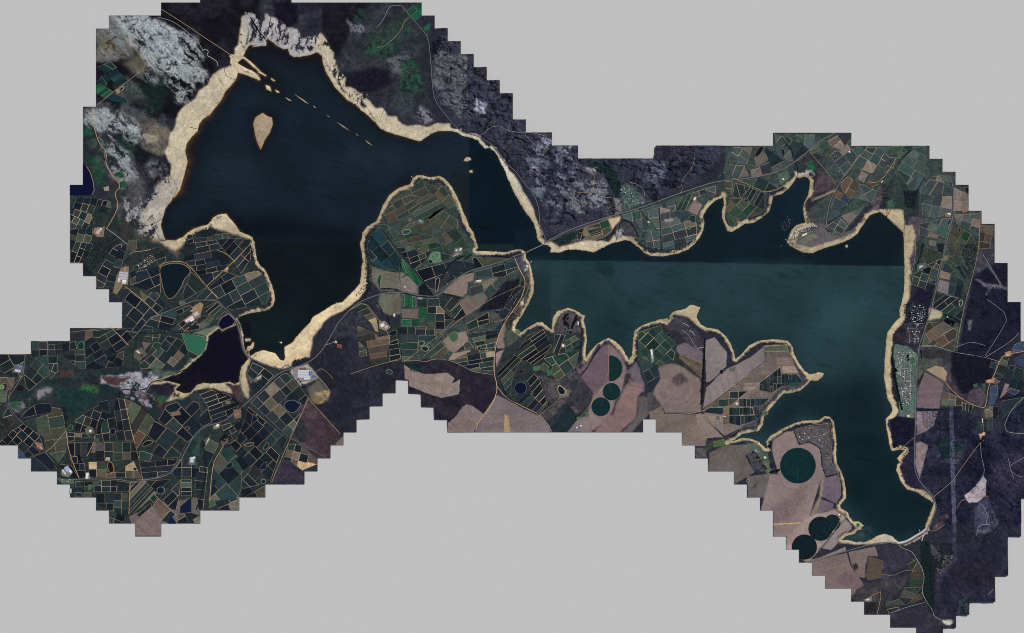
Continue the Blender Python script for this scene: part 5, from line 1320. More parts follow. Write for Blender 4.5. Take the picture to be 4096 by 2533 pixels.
# ------------------------------------------------------------------ roads and tracks
def road(name, s, w, mat, z=5.4, sm=1, edge=None):
    m = MB(); pts = smooth_poly(MP(s), sm, False)
    if edge:
        e = MB(); e.ribbon(pts, w*.8+1.3, z-.4-random.uniform(0, .15), alb(edge), 5); tag(e.build('road_verge', M_bank), kind='structure')
    m.ribbon(pts, w*(.66 if mat is M_pale else .78), z+random.uniform(0, .3), (0, 0, 0), 5); tag(m.build(name, mat), kind='structure')
road('road', "D 60,1192 200,1175 300,1163 395,1158", 2.2, M_tar, edge=(70,70,72))
road('road', "D 590,1195 640,1130 690,1078 860,1015 1000,955 1060,945 1195,950 1225,985 1290,1050 1335,1110 1365,1200 1378,1300 1400,1350 1430,1382|F 800,268 850,290 930,322 990,332 1030,300 1060,312 1080,328", 2.4, M_tar, z=5.6, edge=(84,84,88))
road('road', "F -100,1172 0,1168 100,1150 180,1100 230,1030 280,930 330,840 400,770 560,730 650,660 720,600 830,500 900,430 980,360 1075,328 1190,290 1270,230 1330,150 1415,0|S 1060,1100 1130,1020 1210,960 1290,925 1400,890|G 390,1075 500,1100 640,1110 690,1085 750,1030 850,940 950,900 1100,860 1200,825 1240,805 1320,780", 3.0, M_tar, edge=(76,76,80))
road('road', "I 150,890 165,880 300,810 400,770 500,735 720,670 860,630 1000,580 1130,530 1280,480 1400,440 1512,420|J 80,415 200,400 330,375 420,345 500,300 620,205 740,110 830,60", 3.2, M_tar, edge=(84,84,88))
road('road', "E 435,1162 520,1170 620,1165 740,1165 890,1165 990,1185 1090,1178 1200,1152", 2.4, M_tar, edge=(84,80,76))
road('road', "B 1125,20 1200,110 1270,190 1330,260 1355,330|T 225,200 235,300 240,400 250,500 265,570 310,640 360,700 430,780 480,815 580,835 640,870 700,910 740,960 800,1050 880,1110 930,1190 1010,1280 1050,1380 1055,1500|I 120,770 160,880", 2.4, M_tar, edge=(64,62,70))
road('road', "N 945,0 970,60 978,150 980,250 970,330 945,430 920,530 900,620 880,720 850,850 830,930 810,1020 780,1100 750,1200 715,1300|O 705,260 695,400 690,600 690,750 685,850 680,1050 700,1150 760,1230 820,1290|Q 845,530 845,570 820,640 778,730", 3.2, M_tar, edge=(58,58,68))
road('road', "Q 560,838 480,825 410,828 300,855 150,895 -20,948|M 1300,1150 1000,1232", 3.0, M_tar, edge=(70,68,74))
road('road', "J 1080,160 1000,260 900,390 850,460 800,560 775,650 765,750 755,830", 2.4, M_tar, edge=(96,92,90))
road('road', "E 190,240 175,370 80,480 60,560 100,670 170,740 260,800 310,860 340,960 440,1080", 2.0, M_tar, edge=(52,58,58))
road('gravel_road', "G 1245,820 1290,920 1325,980 1320,1050 1290,1130 1200,1260 1150,1340 1110,1440|H 1090,800 1090,940 1110,1010 1110,1090 1050,1200 980,1280 940,1385", 3.2, M_gravel)
road('gravel_road', "H 1110,1030 1180,1120 1300,1180 1440,1250 1512,1340|K 560,1060 590,1100", 3.0, M_track)
road('gravel_road', "A 768,72 940,180 1100,290 1200,355 1310,430", 2.0, M_track)
road('gravel_road', "A 270,805 236,835 250,920 268,1000 300,1090 355,1150 345,1250 400,1330 465,1410 410,1460|D 445,230 400,330 350,410", 2.2, M_gravel)
road('gravel_road', "A 270,805 400,700 520,610 665,500 600,410 550,350", 1.6, M_track)
road('gravel_road', "D 355,408 430,460 510,525", 2.4, M_pale)
road('gravel_road', "D 525,600 560,580 640,575 690,562", 2, M_gravel)
road('gravel_road', "D 750,700 780,668 850,655 940,655 1010,720 1110,840 1190,930", 2, M_gravel)
road('gravel_road', "D 490,840 620,940 740,1055", 2, M_gravel)
road('gravel_road', "D 390,1160 460,1220 520,1290", 2, M_gravel)
road('gravel_road', "D 1110,840 1250,710 1320,650 1440,520", 2, M_gravel)
road('gravel_road', "D 1190,570 1250,590 1320,650", 2, M_gravel)
road('track', "T 590,838 650,815 665,790 710,770 755,765 790,790 840,805 920,825 950,812 1050,828 1120,855 1110,930 1090,942 1070,925", 1.4, M_pale)
road('track', "A 740,130 850,160 950,230 990,270 1025,285 1080,380", 1.8, M_pale)
road('track', "A 1080,385 1100,370 1125,390 1110,420 1150,440 1190,470 1195,500", 3.0, M_pale)
road('track', "B 1140,45 1080,40 1040,70 1010,150 960,210", 1.3, M_pale)
road('track', "B 1200,130 1155,180 1150,220 1070,310 1010,355 960,360", 1.3, M_track)
road('track', "I 0,80 60,140 75,155", 1.2, M_pale)
road('track', "I 1280,245 1265,320 1200,400 1180,440 1190,500 1160,525", 1.5, M_track)
road('track', "I 790,435 850,450 900,500 905,545 880,550", 1.5, M_pale)
road('track', "I 340,480 380,515 530,512 510,460 530,400 500,370", 1.2, M_track)
road('track', "I 530,512 580,550 650,550", 1.2, M_track)
road('gravel_road', "E 345,960 400,920 500,800", 2, M_track)
road('gravel_road', "E 170,385 60,560", 1.5, M_track)
road('gravel_road', "E 20,700 100,680", 2.4, M_pale)
road('gravel_road', "E 660,990 710,890 720,830", 2, M_gravel)
road('gravel_road', "E 975,1430 985,1190", 2, M_gravel)
road('gravel_road', "E 940,560 1010,870 1040,960 1080,1170", 2.2, M_gravel)
road('gravel_road', "E 500,800 520,960 600,1160", 2.2, M_gravel)
road('gravel_road', "F 1190,292 1240,370 1310,430 1360,500 1350,540 1270,600", 2, M_track)
road('gravel_road', "F 1195,555 1440,825", 1.5, M_gravel)
road('gravel_road', "F 1200,550 1135,700 1065,850 990,1020 920,1190", 1.8, M_track)
road('road', "F 765,590 900,710 1050,855 1110,880 1200,930 1330,1005", 2.0, M_tar)
road('gravel_road', "F 1250,360 1300,320 1385,405", 1.2, M_track)
road('gravel_road', "F 560,905 540,940 490,1020 470,1100 450,1330", 2.2, M_gravel)
road('gravel_road', "F 1320,155 1395,130", 1.6, M_pale)
road('track', "H 410,835 520,835 560,850 640,822 740,830 870,885 930,922 1080,942", 1.6, M_track)
road('track', "H 0,940 160,885 280,850 380,830", 1.4, M_track)
road('track', "H 410,865 450,960 440,985", 1.4, M_track)
road('gravel_road', "G 0,1210 110,1145 200,1260 280,1370 300,1440", 1.8, M_track)
road('gravel_road', "H 1090,545 1170,530 1290,410", 1.6, M_track)
road('track', "G 1290,1170 1350,1050 1370,960 1330,900", 1.4, M_track)
road('gravel_road', "H 430,830 800,550 1040,380 1290,270", 1.5, M_track)
road('track', "K 490,965 560,905 640,850 690,880", 1.3, M_track)
road('track', "K 160,820 90,960 0,1040 -20,1060", 2.0, M_track)
road('track', "K 750,1040 830,940 1010,705 1010,435", 1.4, M_track)
road('track', "L -20,945 90,938 110,965 380,950 470,870 660,720 860,580", 1.8, M_track)
road('track', "L 385,955 550,1130 560,1170", 1.6, M_track)
road('track', "L 545,1110 545,950 590,910 670,845 830,720 985,600", 1.6, M_track)
road('track', "L 240,320 300,370 340,450 400,505", 1.4, M_pale)
road('track', "L 250,270 285,285 290,300", 3, M_pale); road('track', "L 295,325 325,340 335,365", 3, M_pale); road('track', "L 355,470 375,455 405,455", 3, M_pale)
road('track', "M 650,838 700,690 715,565 680,480 640,400", 1.5, M_track)
road('track', "M 850,920 920,760 985,625", 1.2, M_track)
road('track', "M 1195,820 1280,880 1100,1120 1000,1230", 1.4, M_track)
road('track', "M 1175,175 1190,300 1175,420 1180,480 1240,560 1255,700 1215,790", 1.3, M_track)
road('track', "M 900,230 1000,195 1160,178", 1.2, M_track)
road('track', "M 960,280 1080,280 1180,230", 1.1, M_track)
road('track', "Q 560,838 590,870 660,890 700,950 740,1020 760,1100 735,1190 770,1270 820,1340 830,1385 880,1410", 2.0, M_pale)
road('track', "Q 830,480 970,365 985,340 1090,190 1180,70", 1.6, M_track)
road('track', "Q 1180,70 1190,190 1210,260 1205,320", 1.5, M_pale)
road('track', "Q 775,735 830,742 870,720 910,690", 1.5, M_track)
road('track', "Q 1000,570 1050,490 1240,475", 1.2, M_track)
road('track', "Q 1170,525 1210,560 1235,630 1220,690 1260,690 1170,690 1150,770", 1.6, M_pale)
road('track', "Q 1390,190 1400,260 1430,340", 1.4, M_pale); road('track', "Q 1395,250 1440,220 1512,180", 1.4, M_pale); road('track', "Q 1400,280 1470,330 1512,320", 1.2, M_pale)
road('track', "Q 430,1065 520,1080 600,1040 660,1035", 1.1, M_track)
road('track', "Q 400,1370 440,1190 380,1220 310,1260", 1.4, M_gravel)
road('track', "Q 500,1360 640,1310 760,1280", 1.2, M_pale)
for s in ("O 560,250 690,250", "O 605,200 605,400 625,620", "O 560,330 660,330", "O 575,420 655,420", "O 590,500 655,500", "O 640,200 655,420 650,620", "O 600,560 650,560", "N 640,1120 750,1125", "N 700,1125 680,1280", "N 640,1150 645,1270", "D 570,690 705,615", "D 590,715 725,645"):
    road('track', s, 1.4, M_pale)
for s in ("K 235,955 300,1000 400,1020 480,1010", "K 242,978 300,1035 390,1055 470,1048", "K 250,1005 310,1065 400,1085", "K 60,985 150,970 170,975", "K 50,1020 130,1030 200,1050", "L 450,1300 540,1260 620,1290", "L 90,880 180,800 230,700", "L 420,700 520,560 560,460", "M 800,420 880,330 900,250", "Q 40,1130 110,1060 200,1030", "Q 0,1040 100,1010 190,990", "H 460,970 560,1005 640,1005", "H 590,1030 640,1090 680,1110"):
    road('track', s, 1.0, M_track)
road('track', "Q 1512,985 1490,1000", 1.2, M_pale); road('track', "Q 1290,1160 1235,1220", 1.2, M_pale)
road('gravel_road', "O 1512,200 1370,225 1330,260 1290,370 1240,460 1225,610 1200,630 1090,590 990,520 920,440", 2.2, M_gravel)
road('track', "O 725,160 830,155 970,205 1220,245 1330,280", 1.8, M_pale)
road('track', "O 1220,245 1420,120 1490,40", 1.4, M_pale)
road('track', "O 1512,545 1430,620 1365,740 1370,800 1420,818 1512,820", 1.8, M_pale)
road('track', "N 1200,600 1340,840", 1.5, M_pale); road('track', "N 1230,940 1400,1065 1320,1210 1215,1370", 1.2, M_pale)
road('track', "N 1000,1300 1110,1260 1220,1290", 1.3, M_pale)
road('gravel_road', "N 1000,1310 1040,1080 1090,880 1140,700 1170,530 1180,380", 1.6, M_track)
road('gravel_road', "N 735,1300 830,1295 860,1270", 1.5, M_track)
road('gravel_road', "J 90,415 240,480 310,515 420,480 520,400", 1.6, M_gravel)
road('gravel_road', "J 1080,440 1180,430 1290,260 1330,200", 1.6, M_gravel)
road('track', "J 640,210 760,340 840,460", 1.4, M_track); road('track', "J 650,580 830,500", 1.5, M_track)
road('track', "N 690,500 690,620 655,760 640,960", 1.2, M_track)
road('track', "O 600,920 680,850", 1.2, M_track)
# creeks and old channels
for s, w in [("A 1440,130 1470,180 1512,250|B 20,170 60,230 120,300 140,340", 4.6), ("B 155,140 140,230 120,280", 3.4), ("B 90,10 100,80 60,140 20,165", 1.6), ("B 370,320 360,250 390,190 440,200", 1.4),
             ("B 810,790 820,740 900,715 1000,730 1100,720 1130,660 1135,600", 1.6), ("B 990,890 1010,830 1080,750", 1.3), ("B 1030,910 1060,850 1110,790", 1.0),
             ("B 1160,580 1200,540 1240,440 1200,330 1280,215", 1.2), ("B 1230,860 1240,740 1320,640 1260,520", 1.0),
             ("D 770,330 700,380 600,385 545,405 540,330 510,240 480,200", 1.8), ("D 690,385 740,450 750,495 800,495", 2.0), ("A 1240,500 1250,570 1300,600 1340,600", 1.6),
             ("A 830,340 780,380 820,410", 1.2), ("A 440,960 340,970 350,1040 420,1080 430,1180 500,1290", 1.4), ("A 975,960 1060,980", 2.0), ("A 1240,650 1200,590", 1.2),
             ("E 600,380 640,390 680,440 760,445 765,390 860,395 980,385 1040,450 1110,490", 1.4), ("E 900,550 910,480 1000,495 1110,490 1140,430 1240,410 1320,390 1400,400 1512,370", 4.0),
             ("E 1270,405 1340,360 1420,330", 3.0), ("E 1400,400 1460,430 1400,450", 2.6),
             ("J 1250,650 1215,690 1222,740 1225,690 1200,560 1215,490 1260,450 1290,380", 1.8), ("J 1225,690 1280,590 1260,560 1215,560", 1.4), ("J 1345,800 1360,790 1358,690 1345,660 1400,640 1430,560 1440,520", 1.6),
             ("I 685,890 700,830 720,740", 1.8), ("J 545,395 550,350 540,290", 1.8), ("Q 1350,700 1250,830", 1.0)]:
    m = MB(); m.ribbon(smooth_poly(MP(s), 2, False), w, .9, (0, 0, 0), 1.5); tag(m.build('creek', M_creek), kind='structure')
# thin bars of sand left by the drowned causeway
M_bar = material('bare_sand', (158,142,118), 1, spec=0, noise=[(1/20, .12, 5), (1/70, .1, 3)])
for i, p in enumerate(ISL[3:]):
    m = MB(); m.slab(offset(p, -.25), -1.5, .55, (0, 0, 0))
    tag(m.build('sandbar_beach', M_bar), kind='structure')
# ------------------------------------------------------------------ yards, sheds, houses
M_build = material('painted_building', attr=True, rough=.7, spec=.2, noise=[(1/4, .08, 3)])
M_yard = material('yard_ground', attr=True, rough=1, spec=0, noise=[(1/14, .22, 5), (1/45, .2, 3)])
YD = MB()
def yard(s, rgb, z=5.6):
    for q in landclip(MP(s)): YD.slab(q, farm_z-.5, farm_z+z+random.uniform(0, .3), alb(tuple(v*.84 for v in rgb)))
for s, c in [("D 470,700 520,690 520,740 515,830 480,830 430,905 400,890 430,760", (150,130,110)), ("D 260,400 340,390 330,470 280,470 250,440", (150,128,104)),
             ("D 1000,1000 1060,960 1085,980 1060,1070 960,1125 930,1100 1000,1050", (168,140,110)), ("D 1245,710 1275,695 1270,735 1240,735", (166,132,106)), ("D 560,1330 620,1300 660,1360 600,1410 560,1380", (104,104,92)),
             ("E 110,300 175,290 170,365 90,360", (104,108,104)), ("E 435,1165 560,1165 560,1200 470,1200", (96,116,96)), ("E 460,1110 510,1065 550,1120 520,1150 470,1140", (140,138,132)), ("E 800,1000 832,1000 832,1030 795,1030", (176,156,126)),
             ("E 650,1120 675,1115 680,1165 645,1165", (168,166,158)), ("E 770,1090 815,1085 810,1115 765,1118", (100,112,92)), ("E 640,780 700,770 715,820 650,830", (112,112,100)), ("E 260,880 320,895 325,950 280,930", (150,122,104)), ("E 710,860 750,856 750,886 708,886", (90,92,88)),
             ("E 180,390 215,385 210,410", (160,140,120)), ("E 1290,660 1360,650 1370,680 1290,690", (140,116,98)), ("E 700,1180 750,1175 750,1215 700,1215", (84,92,84)), ("E 665,1205 695,1205 695,1245 665,1245", (82,116,92)),
             ("F 295,1000 345,1000 340,1060 290,1055", (118,120,120)), ("F 410,870 460,830 450,900 420,920", (92,100,90)), ("F 480,760 530,745 525,780 480,790", (150,140,120)), ("F 540,860 590,850 590,900 540,910", (108,98,90)),
             ("F 630,640 690,640 690,700 640,715", (140,112,92)), ("F 440,1330 500,1320 490,1370 450,1370", (80,104,80)), ("F 640,1380 660,1310 610,1320", (90,86,80)), ("F 805,400 845,375 845,410 780,440", (120,120,112)), ("F 1390,120 1430,110 1470,180 1420,210 1370,190", (170,150,122)),
             ("F 1080,330 1180,320 1230,335 1285,395 1240,420 1130,430 1085,380", (160,154,146)), ("F 1240,540 1340,530 1350,560 1260,600 1235,580", (138,122,92)),
             ("G 220,1290 270,1300 310,1340 270,1370 220,1350", (146,136,118)), ("G 790,740 850,740 850,790 780,810", (120,120,110)), ("G 940,990 1000,975 1000,1005 940,1012", (150,136,116)), ("G 510,525 560,530 555,560 510,555", (90,120,108)), ("G 440,520 468,515 465,545 440,540", (120,120,104)),
             ("G 505,1110 555,1115 550,1135 510,1132", (104,104,108)), ("G 1310,870 1350,860 1355,910 1310,930", (110,116,112)), ("G 1285,1150 1310,1120 1320,1170 1290,1185", (170,156,126)), ("H 1030,770 1090,765 1088,808 1030,812", (188,176,140)),
             ("K 650,425 680,425 680,455 650,455", (140,136,128)), ("K 1325,470 1345,460 1355,560 1330,580", (132,132,126)), ("K 440,595 490,590 485,630 440,630", (84,120,92)), ("K 540,630 585,620 580,665 545,670", (72,116,84)),
             ("L 500,975 525,975 525,1000 500,1000", (110,116,110)), ("L 550,900 600,890 600,965 555,965", (140,120,98)), ("L 840,1260 885,1255 890,1300 850,1310", (86,112,92)), ("L 600,615 650,600 640,630 605,635", (110,110,104)),
             ("M 640,400 700,400 710,450 670,460", (86,108,88)), ("J 395,375 470,350 490,400 415,460", (96,112,100)), ("J 530,70 590,80 580,140 540,130", (84,108,90)), ("J 30,240 100,240 90,285 30,300", (80,92,86)), ("J 1300,200 1350,205 1330,260 1295,260", (84,104,90)),
             ("N 790,490 850,500 840,545 790,530", (120,118,108)), ("N 700,680 770,660 770,700 700,725", (104,116,108)), ("N 910,290 960,285 955,320 915,320", (150,116,96)), ("N 880,0 940,0 960,60 900,50", (96,104,98)), ("N 1040,270 1090,240 1095,270 1050,290", (150,126,104)), ("N 900,610 940,610 935,650 900,650", (120,122,100)),
             ("O 1220,420 1290,400 1280,440 1225,440", (190,150,118)), ("O 1210,640 1275,610 1275,700 1215,700", (120,112,92)), ("O 620,680 680,650 680,705 625,700", (120,128,112)), ("O 1125,450 1160,440 1160,470 1130,475", (78,104,88)), ("O 1195,450 1225,440 1220,500 1200,500", (72,96,84)), ("O 1365,210 1410,195 1415,235 1370,240", (190,148,116)),
             ("Q 300,1255 360,1240 360,1270 310,1275", (150,142,134)), ("Q 100,610 130,610 130,630 100,630", (150,128,98)), ("I 1265,545 1300,540 1300,575 1270,580", (140,110,92)), ("I 440,820 480,810 480,840 440,840", (150,130,106)), ("I 910,725 960,720 990,800 960,800", (74,100,86)), ("I 1050,715 1120,705 1120,730 1060,735", (168,160,150)),
             ("A 500,288 550,300 558,350 522,360", (120,104,96)), ("A 420,680 445,675 455,705 430,712", (170,150,124)), ("D 330,95 370,85 370,120 335,120", (170,166,160)), ("D 900,950 940,950 960,975 900,985", (100,110,100)), ("D 860,980 900,985 890,1005", (150,152,156)), ("E 0,540 0,545", (1,1,1))]:
    if len(s.split()) > 4: yard(s, c)
tag(YD.build('yard_ground', M_yard), kind='structure')
def bpos(k, x, y): ox, oy = ORG[k]; return wx(ox+x/Z), wy(oy+y/Z)
CP = S/Z                                     # metres per crop pixel
def shed(k, x, y, L, Wd, ang, rgb, label, cat='shed', group=None, spans=1, sky=True, solar=False, h=8.5):
    cx, cy = bpos(k, x, y); L *= CP; Wd *= CP; t = empty(cat.replace(' ', '_') if cat != 'shed' else 'packing_shed', (cx, cy, farm_z), R(-ang))
    w_ = MB(); w_.box(0, 0, L, Wd, 0, 0, h, alb((178,176,170))); w_.build('wall', M_build, t)
    for i in range(spans):
        y0 = -Wd/2+Wd*(i+.5)/spans; r_ = MB(); c = tuple(v*random.uniform(.95, 1.03) for v in rgb)
        r_.gable(0, y0, L, Wd/spans-.1, 0, h+.02, h+min(4, Wd/spans*.16), alb(c), .4); ro = r_.build('roof', M_build, t)
        if sky and Wd/spans > 14:
            for q in (-.3, 0, .3):
                s_ = MB(); s_.box(L*q, y0-Wd/spans*.25, 3.5, Wd/spans*.34, 0, h+.9+min(4, Wd/spans*.16)*.5-.4, h+1.3+min(4, Wd/spans*.16)*.5, alb((120,126,134))); s_.build('skylight', M_build, ro)
    if solar:
        for q in (-.25, .25):
            s_ = MB(); s_.box(L*q, 0, L*.36, Wd*.7, 0, h+4.4, h+4.8, alb((70,84,120))); s_.build('solar_panel', M_build, t)
    d_ = MB(); d_.box(L/2+.06, 0, .12, 6, 0, .02, 5, alb((90,96,104))); d_.build('door', M_build, t)
    return tag(t, label, cat, group)
G1 = 'sheds of the packing plant by the highway'
shed('F', 1165, 372, 92, 62, 5, (186,192,200), 'huge pale grey packing hall of the highway plant, solar panels beside it', group=G1, spans=3)
shed('F', 1155, 332, 50, 20, -3, (112,84,74), 'brown roofed long shed on the north side of the highway packing plant', group=G1, sky=False)
shed('F', 1213, 365, 24, 46, 5, (150,162,190), 'blue-grey solar covered shed at the east end of the highway packing plant', group=G1, solar=True)
shed('F', 1243, 388, 34, 26, 8, (142,152,182), 'small solar roofed shed on the south-east corner of the highway packing plant', group=G1, solar=True)
shed('F', 1188, 408, 44, 9, -5, (226,226,224), 'narrow white shed along the south edge of the highway packing plant', group=G1, sky=False)
shed('F', 1130, 395, 26, 40, 5, (178,182,188), 'grey loading shed at the south-west corner of the highway packing plant', group=G1)
shed('F', 1108, 372, 10, 16, 5, (120,160,176), 'small blue-green roofed office at the west end of the highway packing plant', 'office')
shed('D', 480, 765, 66, 62, 8, (172,174,178), 'largest grey packing hall of the plant west of the pear-shaped reservoir', group='sheds west of the pear-shaped reservoir', spans=3)
shed('D', 487, 808, 30, 30, 8, (222,224,226), 'square white packing hall south end of the plant west of the pear-shaped reservoir', group='sheds west of the pear-shaped reservoir')
shed('D', 448, 795, 20, 34, 8, (196,196,196), 'pale loading shed on the west side of the plant by the pear-shaped reservoir', group='sheds west of the pear-shaped reservoir')
shed('D', 490, 715, 44, 16, -80, (164,120,96), 'rust coloured shed at the north end of the plant west of the pear-shaped reservoir', group='sheds west of the pear-shaped reservoir', sky=False)
shed('D', 980, 1090, 66, 20, -32, (206,210,216), 'long white packing shed of the plant above the small navy pond', group='sheds above the small navy pond')
shed('D', 1000, 1098, 30, 14, -32, (230,230,228), 'bright white small shed on the south edge above the small navy pond', group='sheds above the small navy pond', sky=False)
shed('D', 1030, 1052, 40, 26, -32, (186,190,194), 'grey double shed in the middle of the plant above the small navy pond', group='sheds above the small navy pond', spans=2)
shed('D', 1010, 1022, 50, 14, -25, (150,138,122), 'row of brownish cottages at the north of the plant above the small navy pond', 'cottage row', sky=False)
shed('D', 290, 430, 40, 26, -62, (180,172,160), 'pale shed in the farmyard beside the junction of the white track', 'farm shed')
shed('D', 310, 412, 20, 14, -62, (206,204,198), 'small white shed in the farmyard beside the junction of the white track', 'farm shed')
shed('D', 592, 1340, 30, 16, 40, (190,184,176), 'pale barn among palms west of the bright green pond', 'barn')
shed('D', 612, 1352, 22, 12, -40, (150,100,84), 'red-brown barn among palms west of the bright green pond', 'barn')
shed('D', 1262, 712, 26, 10, -30, (206,180,160), 'pinkish shed at the crossing of orange tracks on the west headland', 'farm shed')
shed('E', 148, 322, 40, 26, 12, (120,138,176), 'solar roofed shed at the far western edge of the valley farms', solar=True)
shed('E', 135, 348, 42, 18, 12, (190,194,198), 'pale grey shed just below the solar roofed one at the western edge')
shed('E', 510, 1088, 34, 40, -35, (160,178,206), 'big light blue roofed packing hall in the southern town', group='packing halls of the southern town', spans=2)
shed('E', 535, 1108, 18, 26, -35, (226,228,230), 'white packing hall east of the light blue one in the southern town', group='packing halls of the southern town')
shed('E', 485, 1112, 12, 44, -35, (196,196,196), 'narrow grey packing hall west of the light blue one in the southern town', group='packing halls of the southern town', sky=False)
shed('E', 660, 1140, 18, 44, 10, (216,220,224), 'white L-shaped shed beside the southern highway bend', sky=False)
shed('E', 818, 1012, 26, 14, 0, (176,178,184), 'grey shed on the sandy plot north of the brown kidney pond', 'farm shed')
shed('E', 684, 802, 16, 18, 0, (222,222,220), 'white cottage beside the western edge of the gridded tan fields', 'cottage', sky=False)
shed('E', 536, 1255, 12, 34, 0, (170,180,200), 'blue-grey shed at the stepped edge south of the highway', sky=False)
shed('E', 290, 915, 34, 10, 40, (170,112,92), 'terracotta farmhouse range by the tree-lined south-western road', 'farmhouse', sky=False)
shed('E', 312, 930, 24, 10, 50, (186,150,130), 'pale pink farmhouse wing by the tree-lined south-western road', 'farmhouse', sky=False)
shed('F', 318, 1022, 26, 44, 8, (190,198,206), 'large pale shed in the walled yard inside the highway curve', spans=2)
shed('F', 335, 1005, 16, 18, 8, (220,222,222), 'small white shed in the walled yard inside the highway curve')
shed('F', 512, 760, 22, 16, -25, (228,226,222), 'white shed south of the highway near the oval ringed pond', 'farm shed')
shed('F', 440, 872, 30, 8, -62, (200,198,190), 'long pale cellar in the trees beside the stream valley', 'cellar', sky=False)
shed('F', 428, 895, 22, 8, -62, (172,150,134), 'brown cellar in the trees beside the stream valley', 'cellar', sky=False)
shed('F', 655, 680, 40, 8, -28, (170,112,92), 'long terracotta row in the yard at the highway bend', 'cottage row', sky=False)
shed('F', 825, 398, 40, 12, -42, (180,182,180), 'grey shed among orchards south of the old bridge', 'farm shed', sky=False)
for i, dy in enumerate((0, 11, 22)): shed('F', 1432+dy*.1, 152+dy, 34, 7, 8, (150,92,78), ['northernmost', 'middle', 'southernmost'][i]+' of three long red-brown poultry sheds on the scrub plain', 'poultry shed', 'poultry sheds on the scrub plain', sky=False)
shed('F', 1405, 130, 18, 16, 30, (196,170,140), 'sandy roofed store beside the three poultry sheds', 'farm shed', sky=False)
shed('G', 245, 1325, 30, 24, -35, (224,226,226), 'white packing shed by the navy pond south of the peninsula', spans=2)
shed('G', 275, 1340, 26, 20, -35, (176,178,172), 'grey packing shed by the navy pond south of the peninsula')
shed('G', 258, 1300, 14, 10, -35, (150,152,146), 'small dull shed north of the white packing shed south of the peninsula', 'farm shed', sky=False)
shed('G', 805, 760, 16, 12, -35, (206,206,204), 'white farmhouse at the foot of the peninsula', 'farmhouse', sky=False)
shed('G', 835, 752, 12, 26, 35, (212,210,206), 'pale barn at the foot of the peninsula', 'barn', sky=False)
shed('G', 800, 795, 50, 10, -28, (150,146,142), 'long grey sheds beside the wooded stream on the peninsula', 'farm shed', sky=False)
shed('G', 972, 992, 34, 12, -6, (216,212,206), 'white shed on the pinkish field south of the lake road', 'farm shed', sky=False)
shed('G', 533, 540, 26, 16, 35, (110,150,150), 'blue-green roofed farmhouse in the middle of the peninsula', 'farmhouse', sky=False)
shed('G', 455, 530, 12, 10, 0, (90,92,90), 'dark roofed house with pale walls in the middle of the peninsula', 'farmhouse', sky=False)
shed('G', 415, 1037, 12, 8, 0, (214,220,222), 'white roofed shed on the paddock south-west of the peninsula', 'farm shed', sky=False)
shed('G', 335, 1250, 12, 22, -10, (222,218,208), 'white barn beside the poplar row south of the peninsula', 'barn', sky=False)
shed('G', 530, 1122, 30, 10, 5, (150,152,160), 'grey farm building in the corner of the dark square field', 'farm shed', sky=False)
shed('G', 1330, 905, 26, 14, -40, (150,160,166), 'club house at the yacht basin south of the road bridge', 'clubhouse', sky=False)
shed('G', 1340, 880, 14, 20, -40, (190,198,196), 'pale boat shed at the yacht basin south of the road bridge', 'boat shed', sky=False)
shed('G', 1300, 1160, 14, 22, 20, (206,196,168), 'sandy roofed building in the quarry yard beside the orange road', 'depot', sky=False)
shed('K', 666, 440, 15, 15, -25, (236,236,236), 'bright white square packing shed amid green orchards on the south shore', sky=False)
shed('K', 1336, 500, 12, 62, -8, (226,228,226), 'long white shed between diamond-shaped orchards')
shed('K', 1342, 545, 9, 20, -8, (130,160,150), 'green roofed shed below the long white shed', 'farm shed', sky=False)
shed('K', 780, 272, 10, 26, 8, (220,216,206), 'white lodge on the tip of the wooded promontory', 'lodge', sky=False)
shed('K', 770, 1060, 16, 12, 0, (180,196,220), 'pale blue shed beside the stepped edge below the crop circles', 'farm shed', sky=False)
shed('K', 800, 1048, 14, 10, 0, (206,208,210), 'white shed just right of the pale blue one below the crop circles', 'farm shed', sky=False)
shed('L', 655, 880, 20, 14, -40, (206,204,200), 'white shed on the diagonal track through gridded orchards', 'farm shed', sky=False)
shed('L', 562, 975, 26, 8, 0, (198,186,170), 'tan shed beside the vertical farm track', 'farm shed', sky=False)
shed('M', 1240, 868, 12, 12, 10, (232,230,226), 'white pump house by the smallest crop circle', 'pump house', sky=False)
shed('M', 680, 436, 20, 16, 20, (190,196,196), 'grey farmhouse on a lawn west of the largest crop circle', 'farmhouse', sky=False)
shed('M', 610, 385, 12, 24, -35, (140,150,190), 'blue roofed shed in the tree row west of the largest crop circle', 'farm shed', sky=False)
shed('J', 440, 410, 14, 10, -20, (226,226,222), 'white house on the plots beside the mooring bay', 'farmhouse', sky=False)
shed('J', 600, 830, 40, 14, -28, (214,206,190), 'largest pale hall in the middle of the shoreline resort', 'hall', sky=False)
shed('J', 940, 205, 14, 10, 30, (214,218,220), 'white shed near the small pond in the north-eastern farms', 'farm shed', sky=False)
shed('J', 1185, 430, 6, 20, 30, (220,214,204), 'narrow white barn near the river mouth farm', 'barn', sky=False)
shed('N', 945, 296, 26, 12, 20, (206,206,206), 'white farm shed beside the eastern highway', 'farm shed', sky=False)
shed('N', 730, 695, 30, 12, -30, (190,200,200), 'pale sheds on the eastern shore behind the beach', 'farm shed', sky=False)
shed('N', 930, 1078, 10, 16, 20, (150,200,190), 'turquoise roofed lodge beside the wooded eastern ponds', 'lodge', sky=False)
shed('O', 637, 690, 16, 14, 0, (214,214,212), 'white hall at the south end of the golf village', 'hall', sky=False)
shed('O', 1245, 425, 26, 10, -15, (206,170,140), 'tan shed on the orange farmyard in the east', 'farm shed', sky=False)
